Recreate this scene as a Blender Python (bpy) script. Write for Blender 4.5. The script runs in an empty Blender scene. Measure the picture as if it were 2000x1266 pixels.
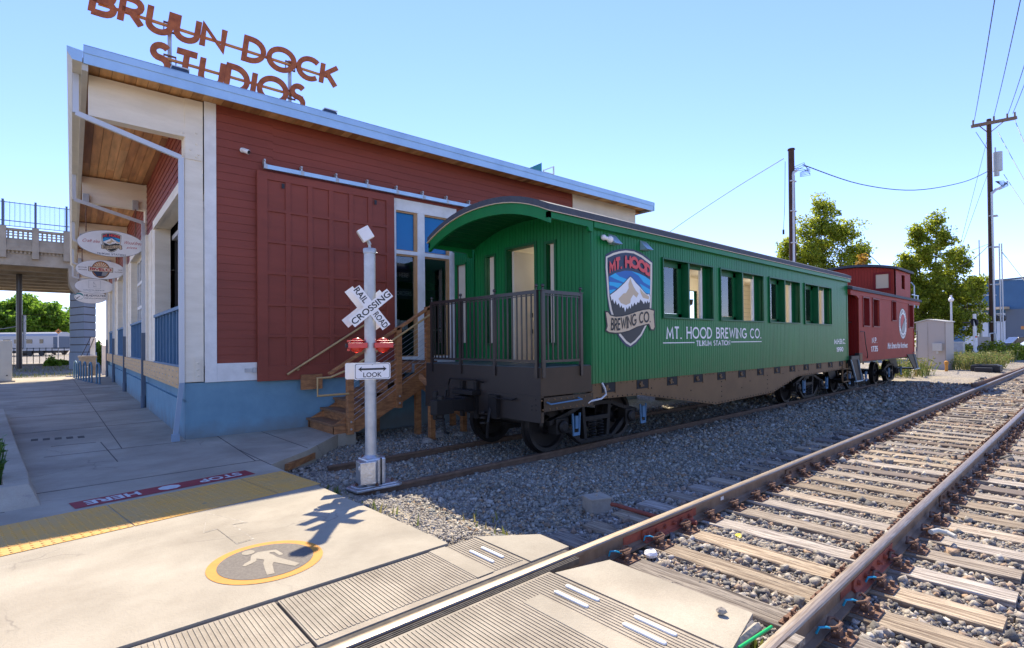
import bpy, math, random
import numpy as np
from mathutils import Matrix, Vector
S=bpy.context.scene
C=S.collection
# ---------------- camera ----------------
FPX,CYP=1024.1,658.4
_y,_p,_r=[math.radians(a) for a in (48.412,.578,-.544)]
_fw=Vector((math.cos(_y),math.sin(_y),0));_rt=Vector((math.sin(_y),-math.cos(_y),0));_up=Vector((0,0,1))
_f2=_fw*math.cos(_p)+_up*math.sin(_p);_u2=-_fw*math.sin(_p)+_up*math.cos(_p)
_r3=_rt*math.cos(_r)+_u2*math.sin(_r);_u3=-_rt*math.sin(_r)+_u2*math.cos(_r)
cd=bpy.data.cameras.new('camera');cam=bpy.data.objects.new('camera',cd);C.objects.link(cam)
cam.matrix_world=Matrix(((_r3.x,_u3.x,-_f2.x,0),(_r3.y,_u3.y,-_f2.y,0),(_r3.z,_u3.z,-_f2.z,1.57),(0,0,0,1)))
cd.sensor_width=36;cd.lens=FPX/2000*36;cd.shift_y=(CYP-633)/2000;cd.clip_start=.05;cd.clip_end=3000
S.camera=cam
# ---------------- light ----------------
SUN_EL,SUN_AZ=math.radians(50.4),math.radians(52.9)
w=bpy.data.worlds.new('World');S.world=w;w.use_nodes=True
nt=w.node_tree;bg=nt.nodes['Background'];sky=nt.nodes.new('ShaderNodeTexSky')
sky.sky_type='NISHITA';sky.sun_disc=False;sky.sun_elevation=SUN_EL;sky.sun_rotation=math.pi/2-SUN_AZ
sky.altitude=30;sky.air_density=1.0;sky.dust_density=.0;sky.ozone_density=5.0
tint=nt.nodes.new('ShaderNodeVectorMath');tint.operation='MULTIPLY';tint.inputs[1].default_value=(.92,.855,1.09)
nt.links.new(sky.outputs[0],tint.inputs[0]);nt.links.new(tint.outputs[0],bg.inputs[0]);bg.inputs[1].default_value=.135
sl=bpy.data.lights.new('sun','SUN');sl.energy=4.1;sl.angle=math.radians(.53);sl.color=(1,.89,.70)
so=bpy.data.objects.new('sun',sl);C.objects.link(so)
_sd=Vector((math.cos(SUN_AZ)*math.cos(SUN_EL),math.sin(SUN_AZ)*math.cos(SUN_EL),math.sin(SUN_EL)))
so.rotation_euler=_sd.to_track_quat('Z','Y').to_euler();so.location=(0,0,30)
S.view_settings.view_transform='Standard';S.view_settings.look='None';S.view_settings.gamma=1
S.view_settings.exposure=1.12
S.render.engine='CYCLES'
try: S.cycles.max_bounces=8;S.cycles.transparent_max_bounces=8
except Exception: pass
R=random.Random(7)
# ---------------- helpers ----------------
class MB:
    def __init__(s): s.v=[];s.f=[];s.m=[]
    def add(s,vs,fs,mi=0):
        n=len(s.v);s.v+= [tuple(p) for p in vs];s.f+=[tuple(n+i for i in f) for f in fs];s.m+=[mi]*len(fs);return s
    def box(s,a,b,mi=0):
        x0,y0,z0=[min(a[i],b[i]) for i in range(3)];x1,y1,z1=[max(a[i],b[i]) for i in range(3)]
        return s.add([(x0,y0,z0),(x1,y0,z0),(x1,y1,z0),(x0,y1,z0),(x0,y0,z1),(x1,y0,z1),(x1,y1,z1),(x0,y1,z1)],
            [(0,3,2,1),(4,5,6,7),(0,1,5,4),(1,2,6,5),(2,3,7,6),(3,0,4,7)],mi)
    def bar(s,p,q,w,h,up=(0,0,1),mi=0):
        p=Vector(p);q=Vector(q);d=(q-p).normalized();u=Vector(up);r=d.cross(u)
        if r.length<1e-4: r=d.cross(Vector((0,1,0)))
        r.normalize();u=r.cross(d);r*=w/2;u*=h/2
        return s.add([p-r-u,p+r-u,p+r+u,p-r+u,q-r-u,q+r-u,q+r+u,q-r+u],[(0,1,2,3),(7,6,5,4),(0,4,5,1),(1,5,6,2),(2,6,7,3),(3,7,4,0)],mi)
    def cyl(s,p,q,r0,r1=None,n=12,mi=0,cap=True):
        r1=r0 if r1 is None else r1
        p=Vector(p);q=Vector(q);d=(q-p).normalized();a=d.orthogonal().normalized();b=d.cross(a)
        vs=[];
        for k in range(n):
            t=2*math.pi*k/n;o=a*math.cos(t)+b*math.sin(t);vs.append(p+o*r0);vs.append(q+o*r1)
        fs=[(2*k,2*((k+1)%n),2*((k+1)%n)+1,2*k+1) for k in range(n)]
        if cap: fs+=[tuple(2*k for k in range(n))[::-1],tuple(2*k+1 for k in range(n))]
        return s.add(vs,fs,mi)
    def tube(s,pts,r,n=8,mi=0):
        pts=[Vector(p) for p in pts];N=len(pts);vs=[];pa=None
        for i,p in enumerate(pts):
            d=(pts[min(i+1,N-1)]-pts[max(i-1,0)]).normalized()
            if pa is None: a=d.orthogonal().normalized()
            else:
                a=(pa-d*pa.dot(d)); a=a.normalized() if a.length>1e-5 else d.orthogonal().normalized()
            pa=a;b=d.cross(a)
            rr=r[i] if isinstance(r,(list,tuple)) else r
            for k in range(n):
                t=2*math.pi*k/n;vs.append(p+(a*math.cos(t)+b*math.sin(t))*rr)
        fs=[(i*n+k,i*n+(k+1)%n,(i+1)*n+(k+1)%n,(i+1)*n+k) for i in range(N-1) for k in range(n)]
        fs+=[tuple(range(n))[::-1],tuple((N-1)*n+k for k in range(n))]
        return s.add(vs,fs,mi)
    def lathe(s,o,prof,ax=(0,0,1),n=20,mi=0):
        o=Vector(o);d=Vector(ax).normalized();a=d.orthogonal().normalized();b=d.cross(a);vs=[]
        for r,h in prof:
            for k in range(n):
                t=2*math.pi*k/n;vs.append(o+d*h+(a*math.cos(t)+b*math.sin(t))*max(r,1e-4))
        N=len(prof)
        fs=[(i*n+k,i*n+(k+1)%n,(i+1)*n+(k+1)%n,(i+1)*n+k) for i in range(N-1) for k in range(n)]
        fs+=[tuple(range(n))[::-1],tuple((N-1)*n+k for k in range(n))]
        return s.add(vs,fs,mi)
    def ball(s,o,r,n=12,mi=0,sz=1):
        k=n//2;return s.lathe(o,[(r*math.sin(math.pi*i/k),-r*sz*math.cos(math.pi*i/k)) for i in range(k+1)],n=n,mi=mi)
    def prism(s,poly,o,u,v,t,mi=0,both=True):
        # polygon (a,b) in plane o+u*a+v*b, extruded by vector t
        o=Vector(o);u=Vector(u);v=Vector(v);t=Vector(t);n=len(poly)
        vs=[o+u*a+v*b for a,b in poly]+[o+u*a+v*b+t for a,b in poly]
        fs=[tuple(range(n))[::-1],tuple(range(n,2*n))]+[(k,(k+1)%n,(k+1)%n+n,k+n) for k in range(n)]
        return s.add(vs,fs,mi)
    def flat(s,poly,o,u,v,mi=0):
        o=Vector(o);u=Vector(u);v=Vector(v)
        return s.add([o+u*a+v*b for a,b in poly],[tuple(range(len(poly)))],mi)
    def build(s,name,mats,parent=None,smooth=False,bevel=0,flip=False):
        me=bpy.data.meshes.new(name);me.from_pydata(s.v,[],s.f)
        if not isinstance(mats,(list,tuple)): mats=[mats]
        for m in mats: me.materials.append(m)
        if any(s.m): me.polygons.foreach_set('material_index',s.m)
        me.update()
        import bmesh
        bm=bmesh.new();bm.from_mesh(me)
        if len(s.f)<60000:
            bmesh.ops.recalc_face_normals(bm,faces=bm.faces)
        bm.to_mesh(me);bm.free()
        if smooth: me.polygons.foreach_set('use_smooth',[True]*len(me.polygons))
        o=bpy.data.objects.new(name,me);C.objects.link(o)
        if parent: o.parent=parent
        if bevel:
            b=o.modifiers.new('bevel','BEVEL');b.width=bevel;b.segments=2;b.limit_method='ANGLE'
        if smooth and smooth!='full':
            try: me.set_sharp_from_angle(angle=math.radians(40))
            except Exception: pass
        return o
def tag(o,label=None,cat=None,group=None,kind=None):
    if label:o['label']=label
    if cat:o['category']=cat
    if group:o['group']=group
    if kind:o['kind']=kind
    return o
def thing(name,label,cat,loc=(0,0,0),rz=0,group=None):
    o=bpy.data.objects.new(name,None);C.objects.link(o);o.location=loc;o.rotation_euler=(0,0,rz);o.empty_display_size=.2
    return tag(o,label,cat,group)
def kids(o): return [c for c in bpy.data.objects if c.parent==o]
def copy_tree(o,parent=None,loc=None,label=None):
    ch=KID.get(o.name)
    if ch is None: ch=kids(o);KID[o.name]=ch
    c=o.copy();C.objects.link(c);c.parent=parent
    if loc is not None: c.location=loc
    if label: c['label']=label
    for k in ch: copy_tree(k,c)
    return c
KID={}
# ---------------- materials ----------------
def lin(c): return tuple(x/12.92 if x<=.04045 else ((x+.055)/1.055)**2.4 for x in c)
def mat(name,col,rough=.6,metal=0,col2=None,scale=6,detail=6,bump=0,bscale=None,coat=0,lo=.35,hi=.65,spec=.5,stretch=None,spots=None,alpha=None,trans=0,ior=None,aniso=None):
    m=bpy.data.materials.new(name);m.use_nodes=True;n=m.node_tree;b=n.nodes['Principled BSDF']
    b.inputs['Roughness'].default_value=rough;b.inputs['Metallic'].default_value=metal
    b.inputs['Specular IOR Level'].default_value=spec
    if coat: b.inputs['Coat Weight'].default_value=coat;b.inputs['Coat Roughness'].default_value=.12
    if trans: b.inputs['Transmission Weight'].default_value=trans
    tc=n.nodes.new('ShaderNodeTexCoord');mp=n.nodes.new('ShaderNodeMapping');n.links.new(tc.outputs['Object'],mp.inputs[0])
    if stretch: mp.inputs['Scale'].default_value=stretch
    cur=None
    b.inputs['Base Color'].default_value=(*col,1)
    if col2:
        t=n.nodes.new('ShaderNodeTexNoise');t.inputs['Scale'].default_value=scale;t.inputs['Detail'].default_value=detail;t.inputs['Roughness'].default_value=.65
        n.links.new(mp.outputs[0],t.inputs[0])
        r=n.nodes.new('ShaderNodeValToRGB');r.color_ramp.elements[0].position=lo;r.color_ramp.elements[1].position=hi
        r.color_ramp.elements[0].color=(*col2,1);r.color_ramp.elements[1].color=(*col,1)
        n.links.new(t.outputs[0],r.inputs[0]);cur=r.outputs[0]
    if spots:  # (colour, scale, threshold)
        t=n.nodes.new('ShaderNodeTexNoise');t.inputs['Scale'].default_value=spots[1];t.inputs['Detail'].default_value=8;t.inputs['Roughness'].default_value=.7
        n.links.new(mp.outputs[0],t.inputs[0])
        r=n.nodes.new('ShaderNodeValToRGB');r.color_ramp.elements[0].position=spots[2];r.color_ramp.elements[1].position=spots[2]+.05
        r.color_ramp.elements[0].color=(0,0,0,1);r.color_ramp.elements[1].color=(1,1,1,1);n.links.new(t.outputs[0],r.inputs[0])
        mx=n.nodes.new('ShaderNodeMixRGB')
        if cur: n.links.new(cur,mx.inputs[1])
        else: mx.inputs[1].default_value=(*col,1)
        mx.inputs[2].default_value=(*spots[0],1);n.links.new(r.outputs[0],mx.inputs[0]);cur=mx.outputs[0]
    if cur: n.links.new(cur,b.inputs['Base Color'])
    if bump:
        t=n.nodes.new('ShaderNodeTexNoise');t.inputs['Scale'].default_value=bscale or scale*4;t.inputs['Detail'].default_value=8;n.links.new(mp.outputs[0],t.inputs[0])
        bu=n.nodes.new('ShaderNodeBump');bu.inputs['Strength'].default_value=min(1,bump);bu.inputs['Distance'].default_value=.01 if bump<=1 else .01*bump
        n.links.new(t.outputs[0],bu.inputs['Height']);n.links.new(bu.outputs[0],b.inputs['Normal'])
    if alpha is not None: b.inputs['Alpha'].default_value=alpha
    return m
def islandmat(name,cols,rough=.8,bump=.3,bscale=60,noise=.25,nscale=30,stretch=None,trans=0):
    m=bpy.data.materials.new(name);m.use_nodes=True;n=m.node_tree;b=n.nodes['Principled BSDF'];b.inputs['Roughness'].default_value=rough
    g=n.nodes.new('ShaderNodeNewGeometry');r=n.nodes.new('ShaderNodeValToRGB');r.color_ramp.interpolation='LINEAR'
    el=r.color_ramp.elements
    while len(el)<len(cols): el.new(.5)
    for i,c in enumerate(cols): el[i].position=i/(len(cols)-1) if len(cols)>1 else 0;el[i].color=(*c,1)
    n.links.new(g.outputs['Random Per Island'],r.inputs[0])
    tc=n.nodes.new('ShaderNodeTexCoord');mp=n.nodes.new('ShaderNodeMapping');n.links.new(tc.outputs['Object'],mp.inputs[0])
    if stretch: mp.inputs['Scale'].default_value=stretch
    t=n.nodes.new('ShaderNodeTexNoise');t.inputs['Scale'].default_value=nscale;t.inputs['Detail'].default_value=6;n.links.new(mp.outputs[0],t.inputs[0])
    mr=n.nodes.new('ShaderNodeMapRange');mr.inputs['From Min'].default_value=.3;mr.inputs['From Max'].default_value=.7;mr.inputs['To Min'].default_value=1-noise*1.5;mr.inputs['To Max'].default_value=1+noise
    n.links.new(t.outputs[0],mr.inputs[0])
    mx=n.nodes.new('ShaderNodeVectorMath');mx.operation='SCALE';n.links.new(r.outputs[0],mx.inputs[0]);n.links.new(mr.outputs[0],mx.inputs['Scale']);n.links.new(mx.outputs[0],b.inputs['Base Color'])
    if bump:
        t2=n.nodes.new('ShaderNodeTexNoise');t2.inputs['Scale'].default_value=bscale;t2.inputs['Detail'].default_value=6;n.links.new(mp.outputs[0],t2.inputs[0])
        bu=n.nodes.new('ShaderNodeBump');bu.inputs['Strength'].default_value=bump;bu.inputs['Distance'].default_value=.008;n.links.new(t2.outputs[0],bu.inputs['Height']);n.links.new(bu.outputs[0],b.inputs['Normal'])
    if trans:
        tr=n.nodes.new('ShaderNodeBsdfTranslucent');ms=n.nodes.new('ShaderNodeMixShader');ms.inputs[0].default_value=trans
        n.links.new(mx.outputs[0],tr.inputs[0]);n.links.new(b.outputs[0],ms.inputs[1]);n.links.new(tr.outputs[0],ms.inputs[2]);n.links.new(ms.outputs[0],n.nodes['Material Output'].inputs[0])
    return m
def glass(name,tint=(.8,.9,.95),mix=.75,rough=.02):
    m=bpy.data.materials.new(name);m.use_nodes=True;n=m.node_tree;n.nodes.remove(n.nodes['Principled BSDF'])
    g=n.nodes.new('ShaderNodeBsdfGlossy');g.inputs['Roughness'].default_value=rough;t=n.nodes.new('ShaderNodeBsdfTransparent');t.inputs[0].default_value=(*tint,1)
    fr=n.nodes.new('ShaderNodeFresnel');fr.inputs[0].default_value=1.52;ad=n.nodes.new('ShaderNodeMath');ad.operation='ADD';ad.inputs[1].default_value=1-mix;ad.use_clamp=True
    n.links.new(fr.outputs[0],ad.inputs[0]);ms=n.nodes.new('ShaderNodeMixShader');n.links.new(ad.outputs[0],ms.inputs[0]);n.links.new(t.outputs[0],ms.inputs[1]);n.links.new(g.outputs[0],ms.inputs[2])
    n.links.new(ms.outputs[0],n.nodes['Material Output'].inputs[0]);return m
def ramped(m): return m
M={}
M['conc']=mat('concrete',(.49,.43,.325),.85,col2=(.375,.32,.235),scale=1.3,detail=10,bump=.35,bscale=55,spots=((.36,.31,.25),2.2,.66))
M['conc_rib']=mat('concrete_ribbed',(.48,.41,.305),.85,col2=(.33,.275,.20),scale=2.5,detail=12,bump=.4,bscale=60)
M['conc_old']=mat('concrete_old',(.40,.35,.28),.9,col2=(.26,.22,.17),scale=3,detail=10,bump=.5,bscale=30)
M['bridgec']=mat('concrete_bridge',(.42,.36,.27),.9,col2=(.30,.25,.18),scale=1.2,detail=10,bump=.3,bscale=12)
M['joint']=mat('joint_dark',(.11,.095,.075),.9,col2=(.06,.05,.04),scale=20)
M['bluepaint']=mat('blue_foundation_paint',(.17,.31,.385),.8,col2=(.14,.265,.335),scale=3,detail=10,bump=.5,bscale=35,spots=((.22,.24,.22),5,.74))
M['red']=mat('red_siding_paint',(.275,.062,.036),.55,col2=(.22,.050,.029),scale=1.1,detail=10,bump=.2,bscale=30,spec=.3,stretch=(.6,.6,2.5),spots=((.32,.15,.12),7,.74))
M['white']=mat('white_trim_paint',(.84,.81,.74),.55,col2=(.70,.67,.60),scale=3,detail=8,bump=.1)
M['cream']=mat('cream_beam_paint',(.86,.77,.61),.6,col2=(.76,.67,.51),scale=1.5,detail=8,bump=.25,stretch=(1,1,4),spots=((.5,.4,.28),6,.77))
M['cream2']=mat('cream_wall_paint',(.76,.66,.50),.6,col2=(.70,.60,.45),scale=2)
M['galv']=mat('galvanised_flashing',(.45,.60,.70),.38,.55,col2=(.38,.52,.62),scale=2)
M['gutter']=mat('gutter_paint',(.55,.52,.44),.5,col2=(.48,.46,.39),scale=2)
M['soffit']=islandmat('soffit_planks',[(.56,.27,.10),(.72,.39,.15),(.36,.16,.06),(.80,.48,.21),(.50,.23,.08)],.65,.3,30,.22,1.6,(5,.5,5))
M['rust']=mat('rusted_sign_steel',(.46,.125,.04),.85,col2=(.28,.07,.026),scale=9,detail=12,bump=.3,bscale=60)
M['rustrail']=mat('rusty_rail_steel',(.21,.125,.075),.75,.2,col2=(.13,.075,.045),scale=9,detail=10,bump=.3,bscale=60)
M['railside']=mat('rail_side',(.25,.17,.11),.7,.2,col2=(.18,.115,.07),scale=8,detail=8,bump=.25,bscale=50,stretch=(1,1,.3))
M['railtop']=mat('rail_head_polished',(.34,.29,.24),.48,.9,col2=(.20,.15,.11),scale=30,detail=6,stretch=(.15,4,1))
M['redplate']=mat('orange_red_joint_bar',(.34,.075,.035),.75,col2=(.22,.05,.03),scale=14,bump=.3)
M['rustclip']=mat('rusty_clip',(.23,.125,.075),.85,.1,col2=(.13,.065,.04),scale=25,bump=.4,bscale=90)
M['tie']=mat('weathered_tie',(.47,.37,.25),.88,col2=(.17,.115,.07),scale=2.6,detail=14,bump=2.2,bscale=5,stretch=(11,.8,11),lo=.40,hi=.58,spots=((.07,.045,.03),1.5,.575))
M['tiedark']=mat('dark_tie',(.20,.135,.085),.85,col2=(.11,.07,.045),scale=2.2,detail=12,bump=1.2,bscale=6,stretch=(9,.7,9))
M['cedar']=mat('stained_lumber',(.46,.20,.07),.6,col2=(.21,.085,.03),scale=2,detail=10,bump=.3,bscale=8,stretch=(3,3,12))
M['cedarx']=mat('stained_lumber_tread',(.30,.15,.065),.65,col2=(.19,.09,.04),scale=2,detail=10,bump=.4,bscale=8,stretch=(2,12,12))
M['handrail']=mat('varnished_handrail',(.55,.36,.15),.45,col2=(.45,.28,.11),scale=4)
M['green']=mat('green_coach_paint',(.007,.185,.048),.36,col2=(.006,.150,.040),scale=1.2,detail=8,spec=.22,bump=.08,bscale=6,stretch=(1.5,1.5,.35))
M['darkgreen']=mat('dark_green_paint',(.004,.11,.032),.4,col2=(.004,.09,.028),scale=2,spec=.3)
M['roofing']=mat('dark_roofing',(.065,.075,.09),.7,col2=(.045,.052,.065),scale=4,bump=.3,stretch=(3,3,3))
M['darksteel']=mat('dark_brown_steel_paint',(.035,.026,.020),.45,.1,col2=(.028,.021,.017),scale=3)  # shade of the platform's end face put into a darker brown
M['brownsteel']=mat('brown_steel_paint',(.205,.118,.052),.55,.0,spec=.2,col2=(.165,.095,.043),scale=2,detail=8,bump=.1,bscale=5)
M['blacksteel']=mat('black_steel_paint',(.018,.016,.014),.5,.1,col2=(.013,.011,.010),scale=5,spec=.3)
M['railing']=mat('black_railing_paint',(.030,.024,.022),.35,.2,coat=.2)
M['wheel']=mat('wheel_steel',(.035,.03,.028),.42,.5,col2=(.02,.017,.015),scale=5)
M['caboose']=mat('caboose_red_paint',(.36,.048,.030),.5,col2=(.30,.040,.025),scale=1.5,spec=.1)
M['caboosedk']=mat('caboose_deep_red',(.20,.010,.008),.45,spec=.25)
M['steel']=mat('galvanised_steel',(.50,.51,.50),.45,.55,col2=(.38,.39,.39),scale=6,detail=8,bump=.15,bscale=30,spots=((.40,.40,.38),14,.70))
M['alu']=mat('cast_aluminium',(.66,.66,.66),.36,.8,col2=(.5,.5,.5),scale=14,bump=.5,bscale=40)
M['signwhite']=mat('sign_white',(.82,.81,.78),.4,col2=(.75,.73,.70),scale=4)
M['black']=mat('black_paint',(.012,.012,.013),.5)
M['grey']=mat('grey_paint',(.30,.30,.29),.5,col2=(.25,.25,.24),scale=3)
M['navy']=mat('navy_paint',(.02,.035,.075),.5)
M['coral']=mat('coral_paint',(.70,.07,.07),.5)
M['crimson']=mat('crimson_paint',(.45,.015,.02),.5)
M['skycyan']=mat('cyan_paint',(.01,.42,.72),.5)
M['skyblue']=mat('blue_paint',(.01,.13,.42),.5)
M['teal']=mat('teal_paint',(.02,.22,.24),.5)
M['snow']=mat('snow_paint',(.85,.84,.80),.5)
M['tan']=mat('tan_paint',(.62,.47,.29),.5)
M['forest']=mat('black_forest_paint',(.03,.03,.028),.5)
M['creamring']=mat('cream_ring_paint',(.74,.66,.52),.5)
M['brownp']=mat('brown_print',(.09,.035,.015),.5)
M['orangep']=mat('orange_print',(.55,.22,.05),.5)
M['pad']=mat('yellow_tactile',(.70,.36,.06),.7,col2=(.56,.34,.11),scale=2.6,detail=12,spots=((.36,.27,.12),9,.62))
M['stopred']=mat('red_ground_marking',(.30,.022,.03),.7,col2=(.24,.02,.025),scale=12)
M['groundwhite']=mat('white_ground_marking',(.60,.62,.60),.7,col2=(.50,.51,.48),scale=15)
M['groundyellow']=mat('yellow_ground_marking',(.62,.27,.035),.75,col2=(.54,.23,.035),scale=12)
M['groundgrey']=mat('dark_ground_marking',(.185,.16,.13),.8,col2=(.13,.11,.09),scale=45,bump=.4,bscale=150)
M['barwhite']=mat('white_plastic',(.72,.70,.64),.4)
M['lumber']=mat('raw_board',(.66,.42,.20),.6,col2=(.55,.33,.14),scale=2,detail=10,stretch=(1,1,8),bump=.3)
M['orangelens']=mat('red_lens',(.75,.045,.02),.25,trans=.35,coat=.4)
M['bulb']=mat('lit_bulb',(1,.9,.7),.5)
M['bulb'].node_tree.nodes['Principled BSDF'].inputs['Emission Color'].default_value=(1,.85,.6,1)
M['bulb'].node_tree.nodes['Principled BSDF'].inputs['Emission Strength'].default_value=6
M['spoutblue']=mat('painted_spout',(.24,.32,.40),.5)
M['platesteel']=mat('platform_side_steel',(.085,.056,.032),.55,spec=.2,col2=(.07,.048,.028),scale=2)
M['recess']=mat('recess_black',(.008,.007,.006),.7)
M['redband']=mat('red_reflector',(.60,.02,.02),.3,coat=.4)
M['brownpole']=mat('creosote_pole',(.085,.04,.022),.85,col2=(.05,.024,.014),scale=3,detail=10,bump=.5,bscale=12,stretch=(6,6,.6))
M['conduit']=mat('grey_conduit',(.55,.56,.56),.45,.3)
M['wire']=mat('black_wire',(.02,.022,.03),.6)
M['bark']=mat('tree_bark',(.14,.095,.06),.9,col2=(.07,.045,.03),scale=8,bump=.6)
M['trafo']=mat('transformer_grey',(.46,.50,.50),.5)
M['bluewall']=mat('blue_warehouse_paint',(.045,.13,.25),.7,col2=(.04,.115,.22),scale=.6)
M['greywall']=mat('slate_warehouse_paint',(.10,.13,.17),.7)
M['shutter']=mat('roller_door',(.50,.55,.60),.5)
M['shed']=mat('shed_metal',(.46,.40,.33),.55,.1,col2=(.44,.39,.33),scale=1.5,detail=8)
M['cabinet']=mat('beige_cabinet',(.58,.55,.46),.5,col2=(.52,.49,.41),scale=2)
M['stainless']=mat('corrugated_stainless',(.42,.42,.42),.5,.3)
M['darkglass']=mat('dark_window',(.012,.018,.022),.08,spec=.8)
M['deck']=mat('platform_deck_plate',(.05,.07,.08),.5)
M['skypaintglass']=mat('painted_sky_reflection_pane',(.004,.20,.46),.06,alpha=.72)  # sky's blue reflection painted into the base colour of the upper panes
M['carsilver']=mat('silver_car_paint',(.40,.42,.44),.3,.6,coat=.6)
M['cardark']=mat('dark_car_paint',(.02,.022,.03),.25,.4,coat=.6)
M['tyre']=mat('tyre_rubber',(.02,.02,.02),.8)
M['bikeblue']=mat('blue_grey_rack',(.09,.19,.27),.5,.2)
M['bluegrey']=mat('blue_grey_panel',(.09,.20,.32),.6,col2=(.075,.17,.28),scale=3)
M['columnpaint']=mat('blue_grey_column',(.27,.31,.35),.75,col2=(.23,.27,.31),scale=1)
M['glass']=glass('window_glass',(.9,.94,.95),.97)
M['glassref']=glass('reflective_window_glass',(.30,.38,.42),.55)
M['intwall']=mat('interior_cream_boards',(.85,.78,.62),.6)
M['brown_wood']=mat('brown_table_wood',(.16,.06,.03),.5)
M['blueclip']=mat('blue_plastic',(.01,.33,.52),.4)
M['greenstraw']=mat('green_plastic',(.005,.42,.09),.35)
M['yellowbit']=mat('yellow_plastic',(.75,.62,.02),.5)
M['cable']=mat('steel_cable',(.5,.5,.5),.4,.8)
M['woodframe']=mat('cedar_window_stop',(.52,.29,.12),.5,col2=(.42,.22,.08),scale=5)
M['drygrass']=islandmat('dry_weeds',[(.35,.27,.10),(.25,.28,.07),(.12,.20,.03),(.40,.33,.12)],.7,0,trans=.35)
M['leafy']=islandmat('weed_leaves',[(.10,.17,.02),(.16,.24,.03),(.22,.28,.05),(.08,.13,.02)],.6,0,trans=.4)

def tieize(m,lo=.62,hi=1.15):
    n=m.node_tree;b=n.nodes['Principled BSDF'];l=[x for x in n.links if x.to_socket==b.inputs['Base Color']][0];src=l.from_socket
    oi=n.nodes.new('ShaderNodeObjectInfo');mr=n.nodes.new('ShaderNodeMapRange');mr.inputs['To Min'].default_value=lo;mr.inputs['To Max'].default_value=hi
    n.links.new(oi.outputs['Random'],mr.inputs[0]);v=n.nodes.new('ShaderNodeVectorMath');v.operation='SCALE';n.links.new(src,v.inputs[0]);n.links.new(mr.outputs[0],v.inputs['Scale'])
    hs=n.nodes.new('ShaderNodeHueSaturation');m2=n.nodes.new('ShaderNodeMath');m2.operation='MULTIPLY';m2.inputs[1].default_value=7.31;fr=n.nodes.new('ShaderNodeMath');fr.operation='FRACT';m3=n.nodes.new('ShaderNodeMapRange');m3.inputs['To Min'].default_value=.55;m3.inputs['To Max'].default_value=1.0
    n.links.new(oi.outputs['Random'],m2.inputs[0]);n.links.new(m2.outputs[0],fr.inputs[0]);n.links.new(fr.outputs[0],m3.inputs[0]);n.links.new(m3.outputs[0],hs.inputs['Saturation']);n.links.new(v.outputs[0],hs.inputs['Color']);n.links.new(hs.outputs[0],b.inputs['Base Color'])
tieize(M['tie']);tieize(M['tiedark'],.6,1.3)
def dirt(m,z0,z1,col,amt=.6,sc=3):
    """road dust and splash low on a wall: object-space height with a noisy edge"""
    n=m.node_tree;b=n.nodes['Principled BSDF'];l=[x for x in n.links if x.to_socket==b.inputs['Base Color']][0];src=l.from_socket
    tc=n.nodes.new('ShaderNodeTexCoord');sp=n.nodes.new('ShaderNodeSeparateXYZ');n.links.new(tc.outputs['Object'],sp.inputs[0])
    t=n.nodes.new('ShaderNodeTexNoise');t.inputs['Scale'].default_value=sc;t.inputs['Detail'].default_value=8;n.links.new(tc.outputs['Object'],t.inputs[0])
    ad=n.nodes.new('ShaderNodeMath');ad.operation='MULTIPLY_ADD';ad.inputs[1].default_value=(z1-z0)*1.2;n.links.new(t.outputs[0],ad.inputs[0]);n.links.new(sp.outputs[2],ad.inputs[2])
    mr=n.nodes.new('ShaderNodeMapRange');mr.inputs['From Min'].default_value=z0+(z1-z0)*.6;mr.inputs['From Max'].default_value=z1+(z1-z0)*.6;mr.inputs['To Min'].default_value=amt;mr.inputs['To Max'].default_value=0;n.links.new(ad.outputs[0],mr.inputs[0])
    mx=n.nodes.new('ShaderNodeMixRGB');mx.inputs[2].default_value=(*col,1);n.links.new(mr.outputs[0],mx.inputs[0]);n.links.new(src,mx.inputs[1]);n.links.new(mx.outputs[0],b.inputs['Base Color'])
dirt(M['bluepaint'],-.05,.28,(.20,.19,.16),.75);dirt(M['green'],1.0,1.5,(.10,.15,.06),.35,5)
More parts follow.
